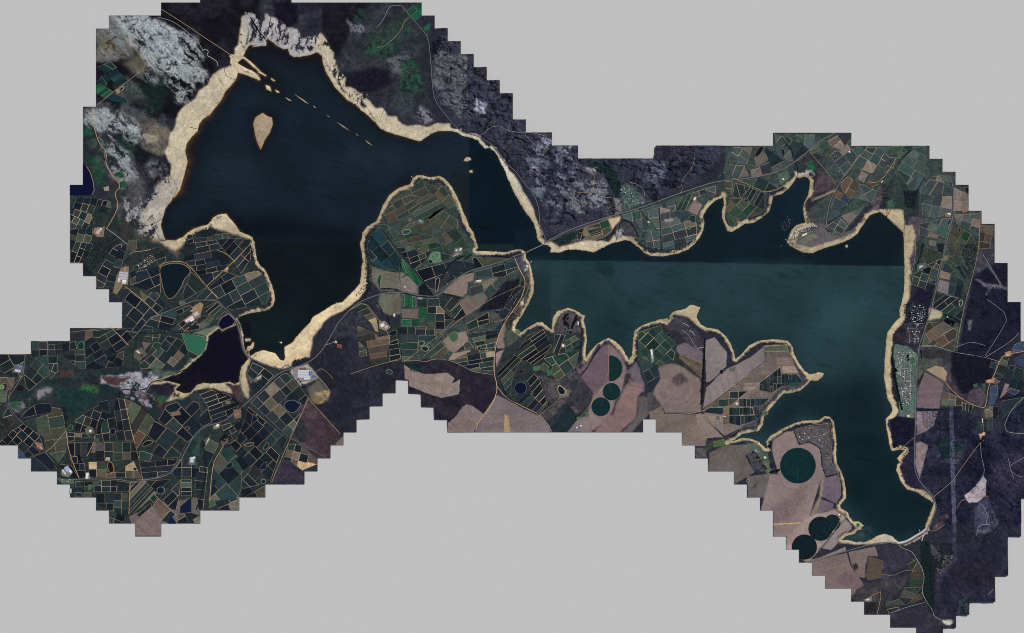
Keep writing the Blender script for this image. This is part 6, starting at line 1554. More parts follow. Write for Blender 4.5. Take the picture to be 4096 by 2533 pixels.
shed('O', 1196, 725, 6, 34, 0, (214,208,200), 'narrow white shed at the village of the eastern farms', 'farm shed', sky=False)
shed('O', 1385, 228, 18, 8, -12, (196,186,172), 'pale shed on the orange road by netted orchards', 'farm shed', sky=False)
shed('Q', 330, 1258, 24, 12, -15, (206,202,196), 'white farm shed at the southern stepped edge', 'farm shed', sky=False)
shed('I', 1282, 560, 14, 24, 20, (214,206,196), 'white farmstead barn between vineyards under the mountain road', 'barn', sky=False)
shed('I', 935, 735, 20, 10, 35, (196,190,184), 'pale barn in the tree garden on the north shore', 'barn', sky=False)
shed('T', 1075, 930, 14, 10, 30, (190,192,214), 'lone pale hut at the end of the mountain track', 'hut', sky=False)
# houses: three kinds, then copies
def make_house(L, Wd, roof, wall):
    t = empty('house', (0, 0, 0)); w_ = MB(); w_.box(0, 0, L, Wd, 0, 0, 5, alb(wall)); w_.build('wall', M_build, t)
    r_ = MB(); r_.gable(0, 0, L, Wd, 0, 5.02, 8, alb(roof)); r = r_.build('roof', M_build, t)
    c_ = MB(); c_.box(L*.3, Wd*.15, 1, 1, 0, 6, 9, alb((170,150,140))); c_.build('chimney', M_build, r)
    for sx in (-.3, .05):
        g_ = MB(); g_.box(L*sx, -Wd/2-.05, 2.2, .1, 0, 1.2, 3, alb((40,50,60))); g_.build('window', M_build, t)
    d_ = MB(); d_.box(L*.33, -Wd/2-.05, 1.4, .1, 0, .02, 2.4, alb((80,60,50))); d_.build('door', M_build, t)
    return t
KINDS = [(make_house(18, 12, (210,213,216), (220,216,206)), 'white roofed'), (make_house(20, 13, (138,140,146), (206,202,194)), 'grey roofed'), (make_house(19, 12, (138,96,80), (210,200,186)), 'red-brown roofed'), (make_house(17, 12, (86,96,104), (200,200,196)), 'slate roofed')]
used = set()
def house(k, x, y, ang, place, wts=(4, 3, 2, 2)):
    ox, oy = ORG[k]; px, py = ox+x/Z, oy+y/Z
    if not onland(px, py): return
    i = random.choices(range(4), wts)[0]; pr, nm = KINDS[i]
    o = pr if i not in used else copy_tree(pr); used.add(i)
    o.location = (wx(px), wy(py), height(px, py)); o.rotation_euler = (0, 0, R(-ang+random.choice((0, 0, 90))+random.uniform(-8, 8))); s = random.uniform(.7, 1.1); o.scale = (s, s, 1)
    tag(o, f"{nm} house in the {place}", 'house', f"{nm} houses of the {place}")
def scatter(k, poly, sp, ang, place, n, wts=(4, 3, 2, 2)):
    ox, oy = ORG[k]; p = [(x, y) for x, y in zip(*[iter([float(t) for t in poly.replace(',', ' ').split()])]*2)]
    pts = []
    for a in np.arange(-60, 60):
        for b in np.arange(-60, 60):
            cx = sum(q[0] for q in p)/len(p); cy = sum(q[1] for q in p)/len(p)
            c, s_ = math.cos(R(ang)), math.sin(R(ang)); x = cx+(a*c-b*s_)*sp+random.uniform(-.2, .2)*sp; y = cy+(a*s_+b*c)*sp+random.uniform(-.2, .2)*sp
            if pip(p, x, y): pts.append((x, y))
    random.shuffle(pts)
    for x, y in pts[:n]: house(k, x, y, ang, place, wts)
scatter('O', "560,200 690,205 690,245 560,245", 13, 0, 'golf village, northern rows', 22, (4, 4, 2, 3))
scatter('O', "560,250 605,250 600,360 560,370", 12, 5, 'golf village, western rows', 24, (4, 4, 2, 3))
scatter('O', "550,330 660,330 655,410 560,400", 13, 20, 'golf village, middle lanes', 30, (4, 4, 2, 3))
scatter('O', "570,425 655,425 655,615 600,610", 13, 5, 'golf village, southern lanes', 48, (4, 4, 2, 3))
scatter('N', "660,985 770,990 760,1110 655,1110", 16, 8, 'wooded lakeside village', 40)
scatter('N', "620,1130 750,1135 720,1270 640,1270", 18, 8, 'open plots south of the wooded village', 22)
scatter('D', "575,680 700,590 725,650 610,715", 13, -28, 'township north of the pear-shaped reservoir', 38, (2, 3, 4, 1))
scatter('I', "720,480 790,450 840,590 750,640", 17, 30, 'village under the mountain', 16)
scatter('I', "840,590 880,570 900,600 850,620", 14, 30, 'edge of the village under the mountain', 4)
for x, y in [(985,215),(1017,213),(1047,210),(1078,213),(1105,228),(1123,243),(1050,240),(950,250),(925,262),(980,255),(1125,263),(962,300),(992,300),(1010,288),(1047,300),(1090,303),(1055,325),(940,280),(1110,350),(1160,297),(1140,420),(1155,437),(1143,465)]:
    house('M', x, y, random.uniform(0, 90), 'spread-out estate on the south headland', (5, 2, 1, 2))
scatter('O', "1220,640 1270,640 1270,695 1220,695", 13, 10, 'village of the eastern farms', 12, (3, 2, 3, 1))
scatter('F', "1250,550 1330,540 1335,560 1265,590", 15, -20, 'sandy workers village', 14, (2, 2, 4, 1))
scatter('E', "440,1170 550,1170 540,1195 480,1195", 14, 0, 'southern town beside the stepped edge', 10)
# cabins of the resort
def make_cabin():
    t = empty('cabin', (0, 0, 0)); w_ = MB(); w_.box(0, 0, 13, 8, 0, 0, 3, alb((206,204,198))); w_.build('wall', M_build, t)
    r_ = MB(); r_.gable(0, 0, 13, 8, 0, 3.02, 5, alb((206,212,214))); r_.build('roof', M_build, t); return t
cab = make_cabin(); first = True
for (x0, y0, x1, y1, n) in [(480,890,500,830,9), (500,835,545,795,10), (545,790,620,775,12), (620,770,700,760,12), (505,870,560,820,9), (560,815,640,785,10), (655,745,690,760,5)]:
    for i in range(n):
        t = (i+.5)/n; x = x0+(x1-x0)*t+random.uniform(-6, 6); y = y0+(y1-y0)*t+random.uniform(-6, 6)
        o = cab if first else copy_tree(cab); first = False; px, py = 2900+x/Z, 500+y/Z
        o.location = (wx(px), wy(py), height(px, py)); o.rotation_euler = (0, 0, random.uniform(0, 3.1)); tag(o, 'small pale cabin in the shoreline resort under trees', 'cabin', 'cabins of the shoreline resort')

# ------------------------------------------------------------------ trees, windbreaks, woods
M_bark = material('tree_bark', (70,58,48), 1, spec=0)
def crown_mesh(name, r, h, n, cols_, seed):
    g_ = random.Random(seed); m = MB()
    clumps = [(g_.gauss(0, r*.42), g_.gauss(0, r*.42), h*(.45+.5*g_.random()), r*(.28+.22*g_.random())) for _ in range(9)]
    for i in range(n):
        cx, cy, cz, cr = g_.choice(clumps); th, ph = g_.uniform(0, 6.28), g_.uniform(-.6, 1.5)
        x, y, z = cx+cr*math.cos(th)*math.cos(ph), cy+cr*math.sin(th)*math.cos(ph), cz+cr*.8*math.sin(ph); s = r*g_.uniform(.09, .2)
        u = Vector((g_.gauss(0, 1), g_.gauss(0, 1), g_.gauss(0, .5))).normalized(); v = u.cross(Vector((g_.gauss(0, 1), g_.gauss(0, 1), g_.gauss(0, 1)))).normalized()
        b = len(m.v); c = cols_[i % len(cols_)]
        for a, e in ((-1,-1),(1,-1),(1,1),(-1,1)):
            q = Vector((x, y, z))+u*a*s+v*e*s; m.v.append(tuple(q)); m.c.append((*alb(tuple(v*1.4 for v in c)), 1)); m.u.append((0, 0))
        m.f.append((b, b+1, b+2, b+3))
    return m
def make_tree(r, h, seed, cols_):
    t = empty('tree', (0, 0, 0)); k = MB()
    for (x0, y0, z0, r0, x1, y1, z1, r1) in [(0,0,0,.7,0,0,h*.5,.4)]+[(0,0,h*.4,.35,math.cos(a)*r*.5,math.sin(a)*r*.5,h*.75,.12) for a in (0.4, 2.4, 4.5)]:
        b = len(k.v)
        for (x, y, z, rr) in ((x0,y0,z0,r0), (x1,y1,z1,r1)):
            for q in range(6): k.v.append((x+rr*math.cos(q*1.047), y+rr*math.sin(q*1.047), z)); k.c.append((0,0,0,1)); k.u.append((0,0))
        k.f += [(b+q, b+(q+1) % 6, b+6+(q+1) % 6, b+6+q) for q in range(6)]
    k.build('trunk', M_bark, t); crown_mesh('crown', r, h, 420, cols_, seed).build('crown', M_leaf, t); return t
TR = [(make_tree(9, 15, 1, [(26,30,38), (34,40,44), (20,24,32)]), 'dark spreading tree'), (make_tree(7, 12, 2, [(34,48,44), (44,62,54), (28,38,40)]), 'green garden tree'), (make_tree(11, 18, 3, [(22,24,34), (30,34,42), (18,20,28)]), 'big blackish tree')]
tused = set()
def tree(k, x, y, i, place):
    ox, oy = ORG[k]; px, py = ox+x/Z, oy+y/Z
    if not onland(px, py): return
    pr, nm = TR[i]; o = pr if i not in tused else copy_tree(pr); tused.add(i)
    o.location = (wx(px), wy(py), height(px, py)-.2+(0 if i == 2 else .0)); o.rotation_euler = (0, 0, random.uniform(0, 6.2)); s = random.uniform(.75, 1.35); o.scale = (s, s, s*random.uniform(.85, 1.1))
    tag(o, f"{nm} {place}", 'tree', f"{nm}s {place}")
def grove(k, x0, y0, x1, y1, n, sp, i, place):
    for j in range(n):
        t = random.random(); tree(k, x0+(x1-x0)*t+random.gauss(0, sp), y0+(y1-y0)*t+random.gauss(0, sp), i, place)
for a in [('K',690,195,695,300,30,9,2,'in the grove on the wooded promontory'), ('K',772,205,718,340,26,4,2,'in the slanting row on the wooded promontory'), ('K',780,240,800,300,5,6,1,'around the white lodge on the promontory'), ('K',680,310,700,340,6,8,1,'at the foot of the promontory grove'),
          ('N',925,1090,980,1125,24,7,2,'on the island of the wooded eastern ponds'), ('M',720,545,785,530,14,4,2,'south of the narrow pond beside the largest crop circle'), ('M',716,335,722,370,9,5,2,'on the bank north of the largest crop circle'), ('M',600,390,715,555,22,6,0,'along the farm lane west of the largest crop circle'),
          ('L',540,630,550,640,3,4,2,'on the grey stubble slope'), ('E',1022,1085,1026,1090,5,5,2,'in the sandy corner plot beside the southern highway'), ('E',605,985,608,1010,5,3,2,'on the sandy field left of the gridded fields'), ('F',540,870,585,840,16,9,2,'where the stream crosses the avenue'),
          ('F',1110,395,1165,460,14,6,0,'beside the highway packing plant'), ('D',590,1340,640,1380,14,12,1,'around the barns west of the bright green pond'), ('D',300,320,330,420,10,10,1,'around the farmyard by the white track'), ('G',420,945,375,985,5,8,1,'on the paddock south-west of the peninsula'),
          ('G',740,770,760,780,4,4,1,'at the foot of the peninsula'), ('J',545,100,580,130,8,7,1,'in the farm garden at the northern edge'), ('J',40,250,80,280,9,9,1,'in the western garden of the northern farms'), ('O',545,330,545,350,6,5,2,'inside the golf village'), ('O',620,240,640,245,4,8,2,'north lawn of the golf village')]:
    grove(*a)
def windbreak(s, w, label, cols_=((24,28,36), (30,38,42), (20,24,30)), h=10):
    pts = MP(s); m = MB(); L = 0
    for a, b in zip(pts[:-1], pts[1:]):
        d_ = math.hypot(b[0]-a[0], b[1]-a[1]); n = max(2, int(d_/1.6))
        for j in range(n):
            t = (j+.5)/n
            for e in range(max(1, int(w/1.6))):
                x = a[0]+(b[0]-a[0])*t+random.gauss(0, w*.28); y = a[1]+(b[1]-a[1])*t+random.gauss(0, w*.28)
                if onland(x, y): cone(m, x, y, random.uniform(4.5, 7.5), h*random.uniform(.6, 1.2), random.choice(cols_))
    if m.f: tag(m.build('hedge', M_leaf), label, 'tree row', 'tree rows between the fields')
def cone(m, px, py, r, h, c, z=None):
    b = len(m.v); cc = (*alb(tuple(v*1.22 for v in c)), 1); zz = height(px, py) if z is None else z; X0, Y0 = wx(px), wy(py); a0 = random.random()*6
    for k_, (rr, hz) in enumerate(((1, .35), (.6, .85))):
        for q in range(6): 
            f = rr*random.uniform(.75, 1.2)*r; m.v.append((X0+f*math.cos(a0+q*1.047+k_*.5), Y0+f*math.sin(a0+q*1.047+k_*.5), zz+h*hz)); m.c.append(cc); m.u.append((0, 0))
    m.v.append((X0, Y0, zz+h)); m.c.append(cc); m.u.append((0, 0))
    for q in range(6):
        p1 = (q+1) % 6; m.f += [(b+q, b+p1, b+6+p1, b+6+q), (b+6+q, b+6+p1, b+12)]
windbreak("L 416,385 412,480 405,600 400,720 395,800 388,880", 6, 'longest blackish tree row standing between two ploughed fields', h=16)
windbreak("L 405,725 445,718", 4, 'short side spur of the longest blackish tree row', h=12)
windbreak("L 380,780 400,770 395,830", 5, 'thick clump at the lower end of the longest tree row', h=12)
windbreak("G 240,600 350,740 480,900 560,1000 640,1105", 3, 'straight diagonal windbreak across the foot of the peninsula')
windbreak("G 160,655 270,790 372,922", 3, 'diagonal windbreak between teal blocks at the peninsula west')
windbreak("G 168,868 230,890 300,915 372,925", 3, 'curved windbreak under the teal blocks at the peninsula west')
windbreak("G 385,820 382,920", 2.5, 'short upright windbreak beside the bright green strip')
windbreak("G 230,1050 300,1048 365,1060", 5, 'thick tree row south of the round grey paddock')
windbreak("G 395,1078 500,1104 640,1115", 4, 'tree row along the north side of the lake road bend')
windbreak("G 640,1110 720,1210 790,1292", 3, 'diagonal windbreak south-east of the lake road bend')
windbreak("G 205,1155 240,1210 250,1250", 4, 'short curved tree row in the western paddocks')
windbreak("G 280,1250 300,1310 312,1350", 4, 'poplar row beside the white packing shed')
windbreak("G 690,970 760,860 830,810 870,800", 5, 'wooded stream bank in the neck of the peninsula')
windbreak("G 870,825 920,790", 5, 'thick short tree row east of the wooded stream')
windbreak("G 700,1085 780,1105 850,1120", 5, 'tree row along the lower edge of the pink field')
windbreak("G 1010,800 1090,800 1180,808 1230,812", 5, 'bush strip on the shore west of the road bridge')
windbreak("E 1050,1033 1200,1022 1352,1008", 3, 'dark hedge running west to east through southern orchards')
windbreak("E 1020,890 1035,950 1055,1040 1085,1165", 3, 'hedge down the east side of the gridded tan fields')
windbreak("E 345,975 400,1040 445,1082", 5, 'thick avenue by the southern town')
windbreak("E 612,1182 632,1230 620,1300", 4, 'winding tree row south of the highway')
windbreak("E 180,740 270,795 320,870 342,950", 3, 'avenue along the curving south-western road')
windbreak("E 500,660 480,620 500,780", 5, 'tree belt at the end of the wetland')
windbreak("E 1040,590 1120,660 1190,730", 4, 'tree line between the wetland and the orchards')
windbreak("F 480,480 540,520 620,550 680,600", 6, 'bushy strip behind the small southern beach')
windbreak("F 400,880 420,1000 420,1150 390,1280 350,1400", 4, 'long stream-side tree line through the southern orchards')
windbreak("F 690,620 720,660 690,730 580,800 540,870", 5, 'winding wooded stream below the highway')
windbreak("D 1000,690 1060,770 1115,845", 3, 'dark hedge along the track east of the pear-shaped reservoir')
windbreak("D 800,1170 960,1200 1090,1212", 3, 'hedge above the bright green pond')
windbreak("D 600,1190 700,1200 800,1190", 4, 'bushy line between orchards west of the bright green pond')
windbreak("K 492,690 520,780 556,880", 3, 'hedge on the east side of the round reservoir orchards')
windbreak("K 190,700 245,835 360,910 480,962", 3, 'hedge along the pale road below the round reservoir')
windbreak("K 682,880 735,935 770,998", 3, 'hedge on the upper edge of the dark hatched orchard')
windbreak("K 800,395 790,500 760,620", 2.5, 'hedge closing the green orchards on the bay side')
windbreak("K 950,450 890,530 840,620 800,660", 4, 'scattered bush line on the slope behind the bay')
windbreak("M 902,238 920,290 940,338 1010,318 1060,340 1102,372 1110,490 1140,582 1238,556", 2.5, 'angular hedge around the spread-out estate')
windbreak("M 540,420 575,495", 2.5, 'short slanting hedge on the brown field in the south')
windbreak("M 600,545 650,520 690,500", 3, 'hedge above the grey-brown field in the south')
windbreak("I 742,712 800,738 835,790 860,850", 4, 'bush line behind the northern mud inlet')
windbreak("I 1012,632 1020,760 1030,948", 2.5, 'upright windbreak through the north shore orchards')
windbreak("I 868,648 930,720 1000,800", 2.5, 'diagonal windbreak through the north shore orchards')
windbreak("I 820,655 832,740", 2.5, 'short windbreak near the village road')
windbreak("I 690,760 660,820 600,860 540,875", 4, 'dark scrub line above the north-western beach')
windbreak("J 868,85 850,130 800,168", 3, 'winding tree line at the top of the north-eastern farms')
windbreak("J 835,470 870,430 910,392", 2.5, 'hedge beside the lake access road')
windbreak("J 775,750 860,695 930,605 960,560", 2.5, 'long hedge through the orchards above the resort')
windbreak("J 1300,300 1340,250 1420,180", 4, 'stream-side trees in the north-eastern orchards')
windbreak("J 1450,500 1480,450 1512,400", 4, 'tree line along the stream above the river mouth')
windbreak("J 430,95 470,150 500,190 520,270", 4, 'creek trees between the northern orchards')
windbreak("J 760,780 790,810", 4, 'clump beside the resort junction')
windbreak("O 515,240 530,360 560,500 590,640", 6, 'tall belt between the beach and the golf village', h=14)
windbreak("O 972,200 1090,220 1250,252", 3, 'dark belt along the forest track in the east')
windbreak("O 730,190 738,250", 5, 'short thick row beside the eastern highway')
windbreak("O 712,440 735,400 745,375", 5, 'clump row at the corner of the striped fields')
windbreak("O 700,632 800,640 865,636", 4, 'tree line between the two striped fields')
windbreak("N 750,520 738,590 722,620", 5, 'tree belt left of the olive fields in the east')
windbreak("N 900,1050 980,1080 1030,1110", 5, 'tree belt north of the wooded eastern ponds')
windbreak("Q 700,1170 760,1260", 3, 'row beside the pale southern track')
# woods: uncountable bush and plantation
WD = MB()
def wood(s, n, cols_, r=(4, 8), h=(5, 9), keepf=None):
    p = MP(s); xs = [q[0] for q in p]; ys = [q[1] for q in p]
    px = rng.uniform(min(xs), max(xs), n*3); py = rng.uniform(min(ys), max(ys), n*3); ok = inside(p, px, py); px, py = px[ok][:n], py[ok][:n]
    for x, y in zip(px, py):
        i = int((x-gx[0])/DX); j = int((y-gy[0])/DX)
        if not (0 <= i < NXg and 0 <= j < NYg) or sd[j, i] < 3 or not onland(x, y): continue
        if keepf is not None and keepf[j, i] < .5: continue
        cone(WD, x, y, random.uniform(*r), random.uniform(*h), random.choice(cols_))
DK = ((26,30,38), (32,38,44), (22,25,33)); GRN = ((28,44,44), (34,54,48), (24,36,40))
beltm = ((np.abs(sd-sandw-7) < 6) & (bsl > .5)).astype(float)*(n_a > .36)
wood("G -40,100 520,150 560,260 380,330 260,480 180,640 170,1120 -40,1100", 3600, DK, keepf=beltm)
wood("G 540,215 700,235 720,270 600,260", 130, DK); wood("G 110,640 160,640 170,1000 130,1100 115,900", 420, DK)
wood("D 1040,440 1100,400 1170,400 1200,430 1100,470 1060,470", 260, DK); wood("D 1380,470 1460,490 1480,700 1430,730 1420,640", 260, DK); wood("D 920,600 970,440 980,520 950,640 920,650", 160, DK)
wood("D 180,530 420,460 440,510 340,620 220,760 175,740", 900, DK)
wood("I 470,265 640,300 720,440 730,500 690,560 650,480 600,380 480,310", 1100, GRN); wood("I 600,600 680,580 680,690 600,690", 160, DK); wood("I 200,880 330,815 395,800 395,860 260,905", 420, GRN); wood("I 940,550 1000,545 1000,585 950,580", 60, DK)
wood("I 900,800 940,820 910,900 880,880", 80, GRN); wood("I 1030,940 1290,850 1300,880 1140,970 900,960 870,900", 420, DK)
wood("B 1360,330 1450,280 1412,408 1370,412", 420, ((20,24,32), (26,30,38)))
wood("H 410,845 540,860 545,930 460,915", 420, GRN); wood("G 1060,1120 1280,970 1280,1060 1180,1190 1070,1210", 900, ((26,27,36), (34,36,46)))
wood("G 1300,1000 1340,940 1330,1100 1210,1260 1200,1230", 220, DK)
wood("N 600,980 650,960 790,970 790,1110 640,1130 600,1080", 620, DK); wood("N 520,1200 600,1130 640,1140 600,1280 520,1260", 300, ((40,40,50), (50,44,54)))
wood("N 1020,530 1160,520 1140,700 1100,740 1060,640", 520, DK); wood("N 740,560 720,620 690,680 700,720 720,640", 120, DK); wood("N 890,1060 1020,1090 1030,1120 900,1120", 160, DK)
wood("N 1060,790 1290,670 1390,680 1490,960 1490,1180 1330,1400 1100,1340 1010,1290 1070,1000", 3600, ((30,31,44), (26,27,40), (38,38,50)), (3, 6), (4, 8))
wood("O 975,210 1300,260 1260,420 1180,440 1090,520 1050,520 980,390", 1800, ((26,26,38), (32,32,44)), (3, 6), (4, 8))
wood("O 500,720 560,690 685,715 680,930 600,1000 520,920", 900, ((26,26,40), (34,34,48)), (3, 6)); wood("O 600,970 690,930 690,1060 720,1180 620,1220 575,1080", 420, ((36,34,48), (46,42,56)), (3, 6))
wood("O 700,640 950,620 1140,700 1150,800 900,900 800,840", 1400, ((32,33,44), (38,40,50), (30,40,46)), (3, 6)); wood("O 840,860 960,850 1080,960 1040,1010 920,1010", 520, GRN, (3, 6))
wood("O 720,1170 860,1000 960,1100 960,1260 840,1290", 900, ((30,31,42), (38,38,50)), (3, 6)); wood("O 1000,1000 1190,880 1200,1130 1050,1300 1000,1280", 1000, ((32,33,44), (42,42,54)), (3, 6))
wood("O 1250,860 1512,830 1512,1500 1270,1500 1230,1150", 2200, ((34,33,46), (42,40,54)), (3, 6)); wood("Q 1000,500 1140,560 1130,780 1060,860 1000,840", 900, ((28,30,40), (36,36,48)), (3, 6)); wood("Q 850,560 960,460 960,740 860,700", 700, ((28,28,40), (36,36,48)), (3, 6))
wood("Q 725,815 800,815 810,960 835,1060 830,1370 800,1330 745,1200 740,1000", 1700, GRN, (4, 7)); wood("Q 810,930 960,930 960,960 860,1060 830,1040", 420, DK); wood("Q 800,830 970,830 970,930 890,930", 300, DK)
wood("Q 300,1275 400,1280 390,1370 310,1370", 160, ((30,28,36), (40,36,42))); wood("Q 400,1170 500,1200 440,1330 380,1330", 150, ((36,34,42), (48,46,52)))
wood("Q 1110,1230 1060,1250 1020,1340 1040,1380 1090,1360", 200, GRN); wood("Q 1130,780 1160,850 1240,810 1320,700 1240,560 1260,700 1200,780", 500, DK, (3, 6))
wood("F 1070,275 1180,240 1210,260 1110,310", 170, DK); wood("F 1150,770 1190,880 1160,880 1130,740", 120, ((46,42,50), (56,48,56))); wood("F 1330,740 1440,830 1360,1000 1300,960", 260, ((60,46,52), (50,42,50)), (3, 5)); wood("F 940,1210 1000,1030 1160,1090 1165,1205", 380, ((40,38,50), (50,46,58)), (3, 5))
wood("S 620,1440 800,1390 840,1300 860,1220 960,1110 1000,1060 1010,1110 900,1260 860,1380 720,1440", 260, DK, (3, 6)); wood("S 1040,1060 1180,960 1260,880 1250,930 1150,1010 1060,1100", 160, DK, (3, 6)); wood("S 1265,680 1290,860 1240,940 1260,800", 260, DK)
wood("T 940,1290 1000,1360 1030,1450 1010,1440 950,1330", 120, ((40,42,40), (60,60,56)), (2, 4), (2, 4)); wood("I 100,700 150,860 110,860", 70, ((40,42,40), (60,60,56)), (2, 4), (2, 4))
wood("J 1350,500 1450,500 1440,640 1360,620", 420, DK); wood("J 1190,450 1230,450 1230,680 1190,560", 110, DK); wood("J 490,870 700,750 690,800 520,900", 240, DK, (3, 5))
wood("B 1130,470 1230,400 1260,500 1240,700 1120,700 1160,580", 420, GRN, (3, 6)); wood("A 600,750 760,880 860,940 780,950 640,860", 420, GRN, (3, 6)); wood("E 440,500 700,500 620,640 500,700", 900, GRN, (3, 6), (2, 4)); wood("E 460,620 500,620 520,720 480,680", 160, DK)
wood("E 0,700 150,740 60,830 0,860", 220, DK, (3, 6)); wood("K 210,250 330,120 340,160 250,330", 160, DK); wood("L 790,905 830,910 830,990 800,990", 60, DK); wood("L 600,1130 680,1080 640,1130", 40, DK)
GD = ((30,38,42), (40,54,50), (26,32,38))
wood("O 550,200 690,205 690,400 660,620 590,610 555,400", 420, GD, (3, 6)); wood("N 640,970 780,970 770,1120 650,1120", 300, GD, (3, 6)); wood("N 620,1130 750,1130 720,1270 620,1270", 160, GD, (3, 5)); wood("D 565,680 710,580 735,650 600,725", 200, GD, (3, 5)); wood("I 710,460 800,440 900,590 760,650", 160, GD, (3, 5)); wood("J 490,880 560,800 700,750 690,770 560,830 510,890", 150, GD, (3, 5)); wood("M 890,235 1160,180 1190,400 1100,350", 120, GD, (2, 5))
wood("A 580,600 760,520 900,560 900,760 740,860 600,780", 700, ((28,36,38), (36,50,44), (24,26,32)), (3, 6), (3, 6)); wood("B 540,20 1000,20 1000,120 800,460 640,480 540,220", 700, ((28,28,36), (36,34,42)), (3, 6), (3, 5)); wood("B 860,240 1250,120 1360,400 1350,700 1150,800 900,640 700,480", 1300, ((30,38,42), (40,42,50), (34,50,48)), (3, 6), (3, 6))
tag(WD.build('woods', M_leaf), kind='stuff')

# ------------------------------------------------------------------ bridge, dam, jetties, boats
M_conc = material('weathered_concrete', (150,148,146), .9, noise=[(1/6, .12, 4)])
def along(t, a, b): return (a[0]+(b[0]-a[0])*t, a[1]+(b[1]-a[1])*t)
a, b = P('G', "1318,781 1488,702"); t = empty('road_bridge', (wx((a[0]+b[0])/2), wy((a[1]+b[1])/2), 0)); L = math.hypot(b[0]-a[0], b[1]-a[1])*S; an = math.degrees(math.atan2(-(b[1]-a[1]), b[0]-a[0])); t.rotation_euler = (0, 0, R(an))
m = MB(); m.box(0, 0, L, 13, 0, 6.4, 7.9, alb((96,98,106))); m.build('deck', M_build, t)
for sgn in (-1, 1):
    m = MB(); m.box(0, sgn*6.1, L, .7, 0, 7.92, 9, alb((180,178,174))); m.build('parapet', M_build, t)
    m = MB(); m.box(0, sgn*2.1, L, .3, 0, 7.92, 7.96, alb((200,200,196))); m.build('lane_line', M_build, t)
for k in range(9):
    m = MB(); m.box(-L/2+L*(k+.5)/9, 0, 2.2, 10, 0, -1.5, 6.38, alb((140,138,134))); m.build('pier', M_conc, t)
tag(t, 'long straight road bridge crossing the narrows between the two lake basins', 'bridge')
a, b = P('S', "366,1362 396,1392"); t = empty('road_bridge', (wx((a[0]+b[0])/2), wy((a[1]+b[1])/2), 0)); t.rotation_euler = (0, 0, R(-45)); L = 64
m = MB(); m.box(0, 0, L, 11, 0, 7.6, 8.8, alb((104,106,112))); m.build('deck', M_build, t)
for sgn in (-1, 1):
    m = MB(); m.box(0, sgn*5.1, L, .6, 0, 8.82, 9.8, alb((180,178,174))); m.build('parapet', M_build, t)
for k in range(3):
    m = MB(); m.box(-18+18*k, 0, 2, 9, 0, -1.5, 7.58, alb((140,138,134))); m.build('pier', M_conc, t)
tag(t, 'short bridge at the south end of the curved causeway', 'bridge')
# earth causeway carrying the western road
def bank(pts, prof, z_at, cols_, name, mat, parent=None):
    """prof: (offset px, height m) across, swept along pts"""
    m = MB(); n = len(prof)
    for i, (x, y) in enumerate(pts):
        p0, p1 = pts[max(0, i-1)], pts[min(len(pts)-1, i+1)]; L_ = math.hypot(p1[0]-p0[0], p1[1]-p0[1]) or 1; nx, ny = -(p1[1]-p0[1])/L_, (p1[0]-p0[0])/L_
        for (o_, z_) in prof: m.v.append((wx(x+nx*o_), wy(y+ny*o_), z_)); m.c.append((*alb(cols_), 1)); m.u.append((0, 0))
        if i: 
            for q in range(n-1): bb = (i-1)*n+q; m.f.append((bb, bb+n, bb+n+1, bb+1))
    return m.build(name, mat, parent)
cw = smooth_poly(MP("D 1290,1050 1335,1110 1365,1200 1378,1300 1400,1350 1425,1378"), 2, False)
tag(bank(cw, [(-5.5, -1.5), (-2.2, 7.4), (2.2, 7.4), (5.5, -1.5)], 0, (92,88,84), 'causeway', M_bank), 'curved earth causeway carrying the road between the purple pool and the lake', 'causeway')
dm = smooth_poly(MP("Q 778,728 740,757 700,780 645,815 600,832 555,838"), 2, False); t = empty('dam_wall', (0, 0, 0))
bank(dm, [(1.2, 14.0), (7.5, 3.0)], 0, (178,178,172), 'riprap_face', M_bank, t); bank(dm, [(-8, 4.0), (-1.2, 14.0)], 0, (84,78,82), 'grass_slope', M_bank, t); bank(dm, [(-1.3, 14.2), (1.3, 14.2)], 0, (128,126,132), 'crest_road', M_bank, t)
m = MB(); m.ribbon(P('Q', "762,745 745,790 738,815"), 3, 6, alb((190,188,180)), 5); m.build('spillway', M_bank, t)
tag(t, 'curved earth dam wall with pale stone face at the south end of the lake', 'dam')
t = empty('intake_tower', (*[f(v) for f, v in zip((wx, wy), P('Q', "720,738")[0])], 0)); m = MB(); m.box(0, 0, 9, 9, 20, -1, 14, alb((176,178,180))); m.build('shaft', M_build, t); m = MB(); m.box(0, 0, 12, 12, 20, 14.02, 15.2, alb((206,206,204))); m.build('roof', M_build, t); m = MB(); m.box(0, 13, 2.5, 16, 0, 13, 13.6, alb((180,180,178))); m.build('walkway', M_build, t)
tag(t, 'small square intake tower in the water beside the dam wall', 'tower')
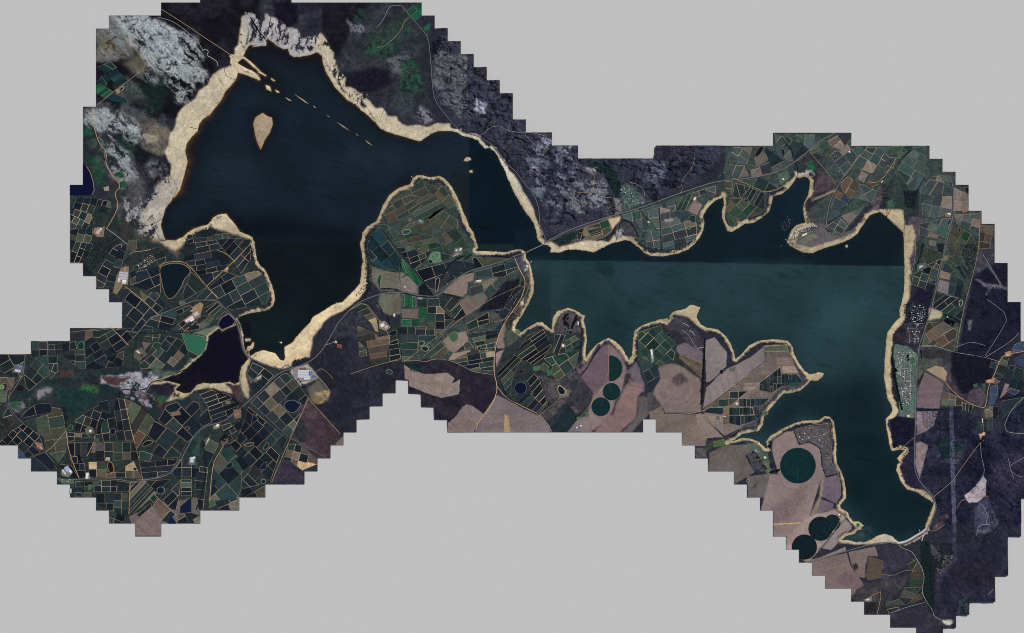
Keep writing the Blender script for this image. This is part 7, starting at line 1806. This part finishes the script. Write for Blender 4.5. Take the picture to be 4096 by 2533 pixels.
def jetty(s, w, label):
    pts = MP(s); m = MB(); m.ribbon(pts, w, 1.6, alb((170,168,164)), .5, drape=False); t = m.build('jetty', M_build)
    x, y = pts[-1]; e = MB(); e.box(wx(x), wy(y), 11, 11, 30, .6, 1.9, alb((206,206,202))); e.build('float', M_build, t); tag(t, label, 'jetty')
jetty("G 482,224 466,200", 1.2, 'pale jetty poking out from the tip of the peninsula'); jetty("G 1350,866 1371,844", 1.0, 'thin jetty with white float south of the road bridge'); jetty("J 482,882 460,868", 1.0, 'tiny jetty at the point of the shoreline resort'); jetty("Q 815,500 780,488", 1.6, 'concrete slipway on the eastern shore below the highway')
M_boat = material('white_boat_hull', (240,240,236), .4, spec=.4)
def make_boat():
    t = empty('sailing_boat', (0, 0, 0)); m = MB(); pr = [(-5.5,-1.6),(2,-2),(6.5,0),(2,2),(-5.5,1.6)]
    for z, s_ in ((-.3, .75), (1.2, 1)):
        for x, y in pr: m.v.append((x*s_, y*s_, z)); m.c.append((1,1,1,1)); m.u.append((0,0))
    m.f += [(4,3,2,1,0), (5,6,7,8,9)]+[(i, (i+1) % 5, 5+(i+1) % 5, 5+i) for i in range(5)]; m.build('hull', M_boat, t)
    m = MB(); m.box(-.5, 0, 4.5, 2.2, 0, 1.22, 2.2, alb((214,216,220))); m.build('cabin_top', M_build, t); m = MB(); m.box(1.6, 0, .25, .25, 0, 1.21, 12, alb((190,192,196))); m.build('mast', M_build, t); return t
bt = make_boat(); fb = True
BOATS = [(473,695),(480,712),(470,716),(496,713),(513,713),(489,724),(477,729),(447,731),(491,737),(433,742),(487,748),(461,752),(433,757),(490,760),(464,764),(430,768),(444,771),(466,781),(480,771),(432,790),(447,799),(440,783),(457,742),(452,795),(427,908),(424,917),(429,913)]
for x, y in BOATS:
    o = bt if fb else copy_tree(bt); fb = False; o.location = (wx(2900+x/Z), wy(500+y/Z), 0); o.rotation_euler = (0, 0, R(random.uniform(100, 150))); o.scale = (.75, .75, .75)
    tag(o, 'small white sailing boat moored in the northern bay', 'boat', 'boats moored in the northern bay') if y < 850 else tag(o, 'small white sailing boat moored off the resort point', 'boat', 'boats moored off the resort point')
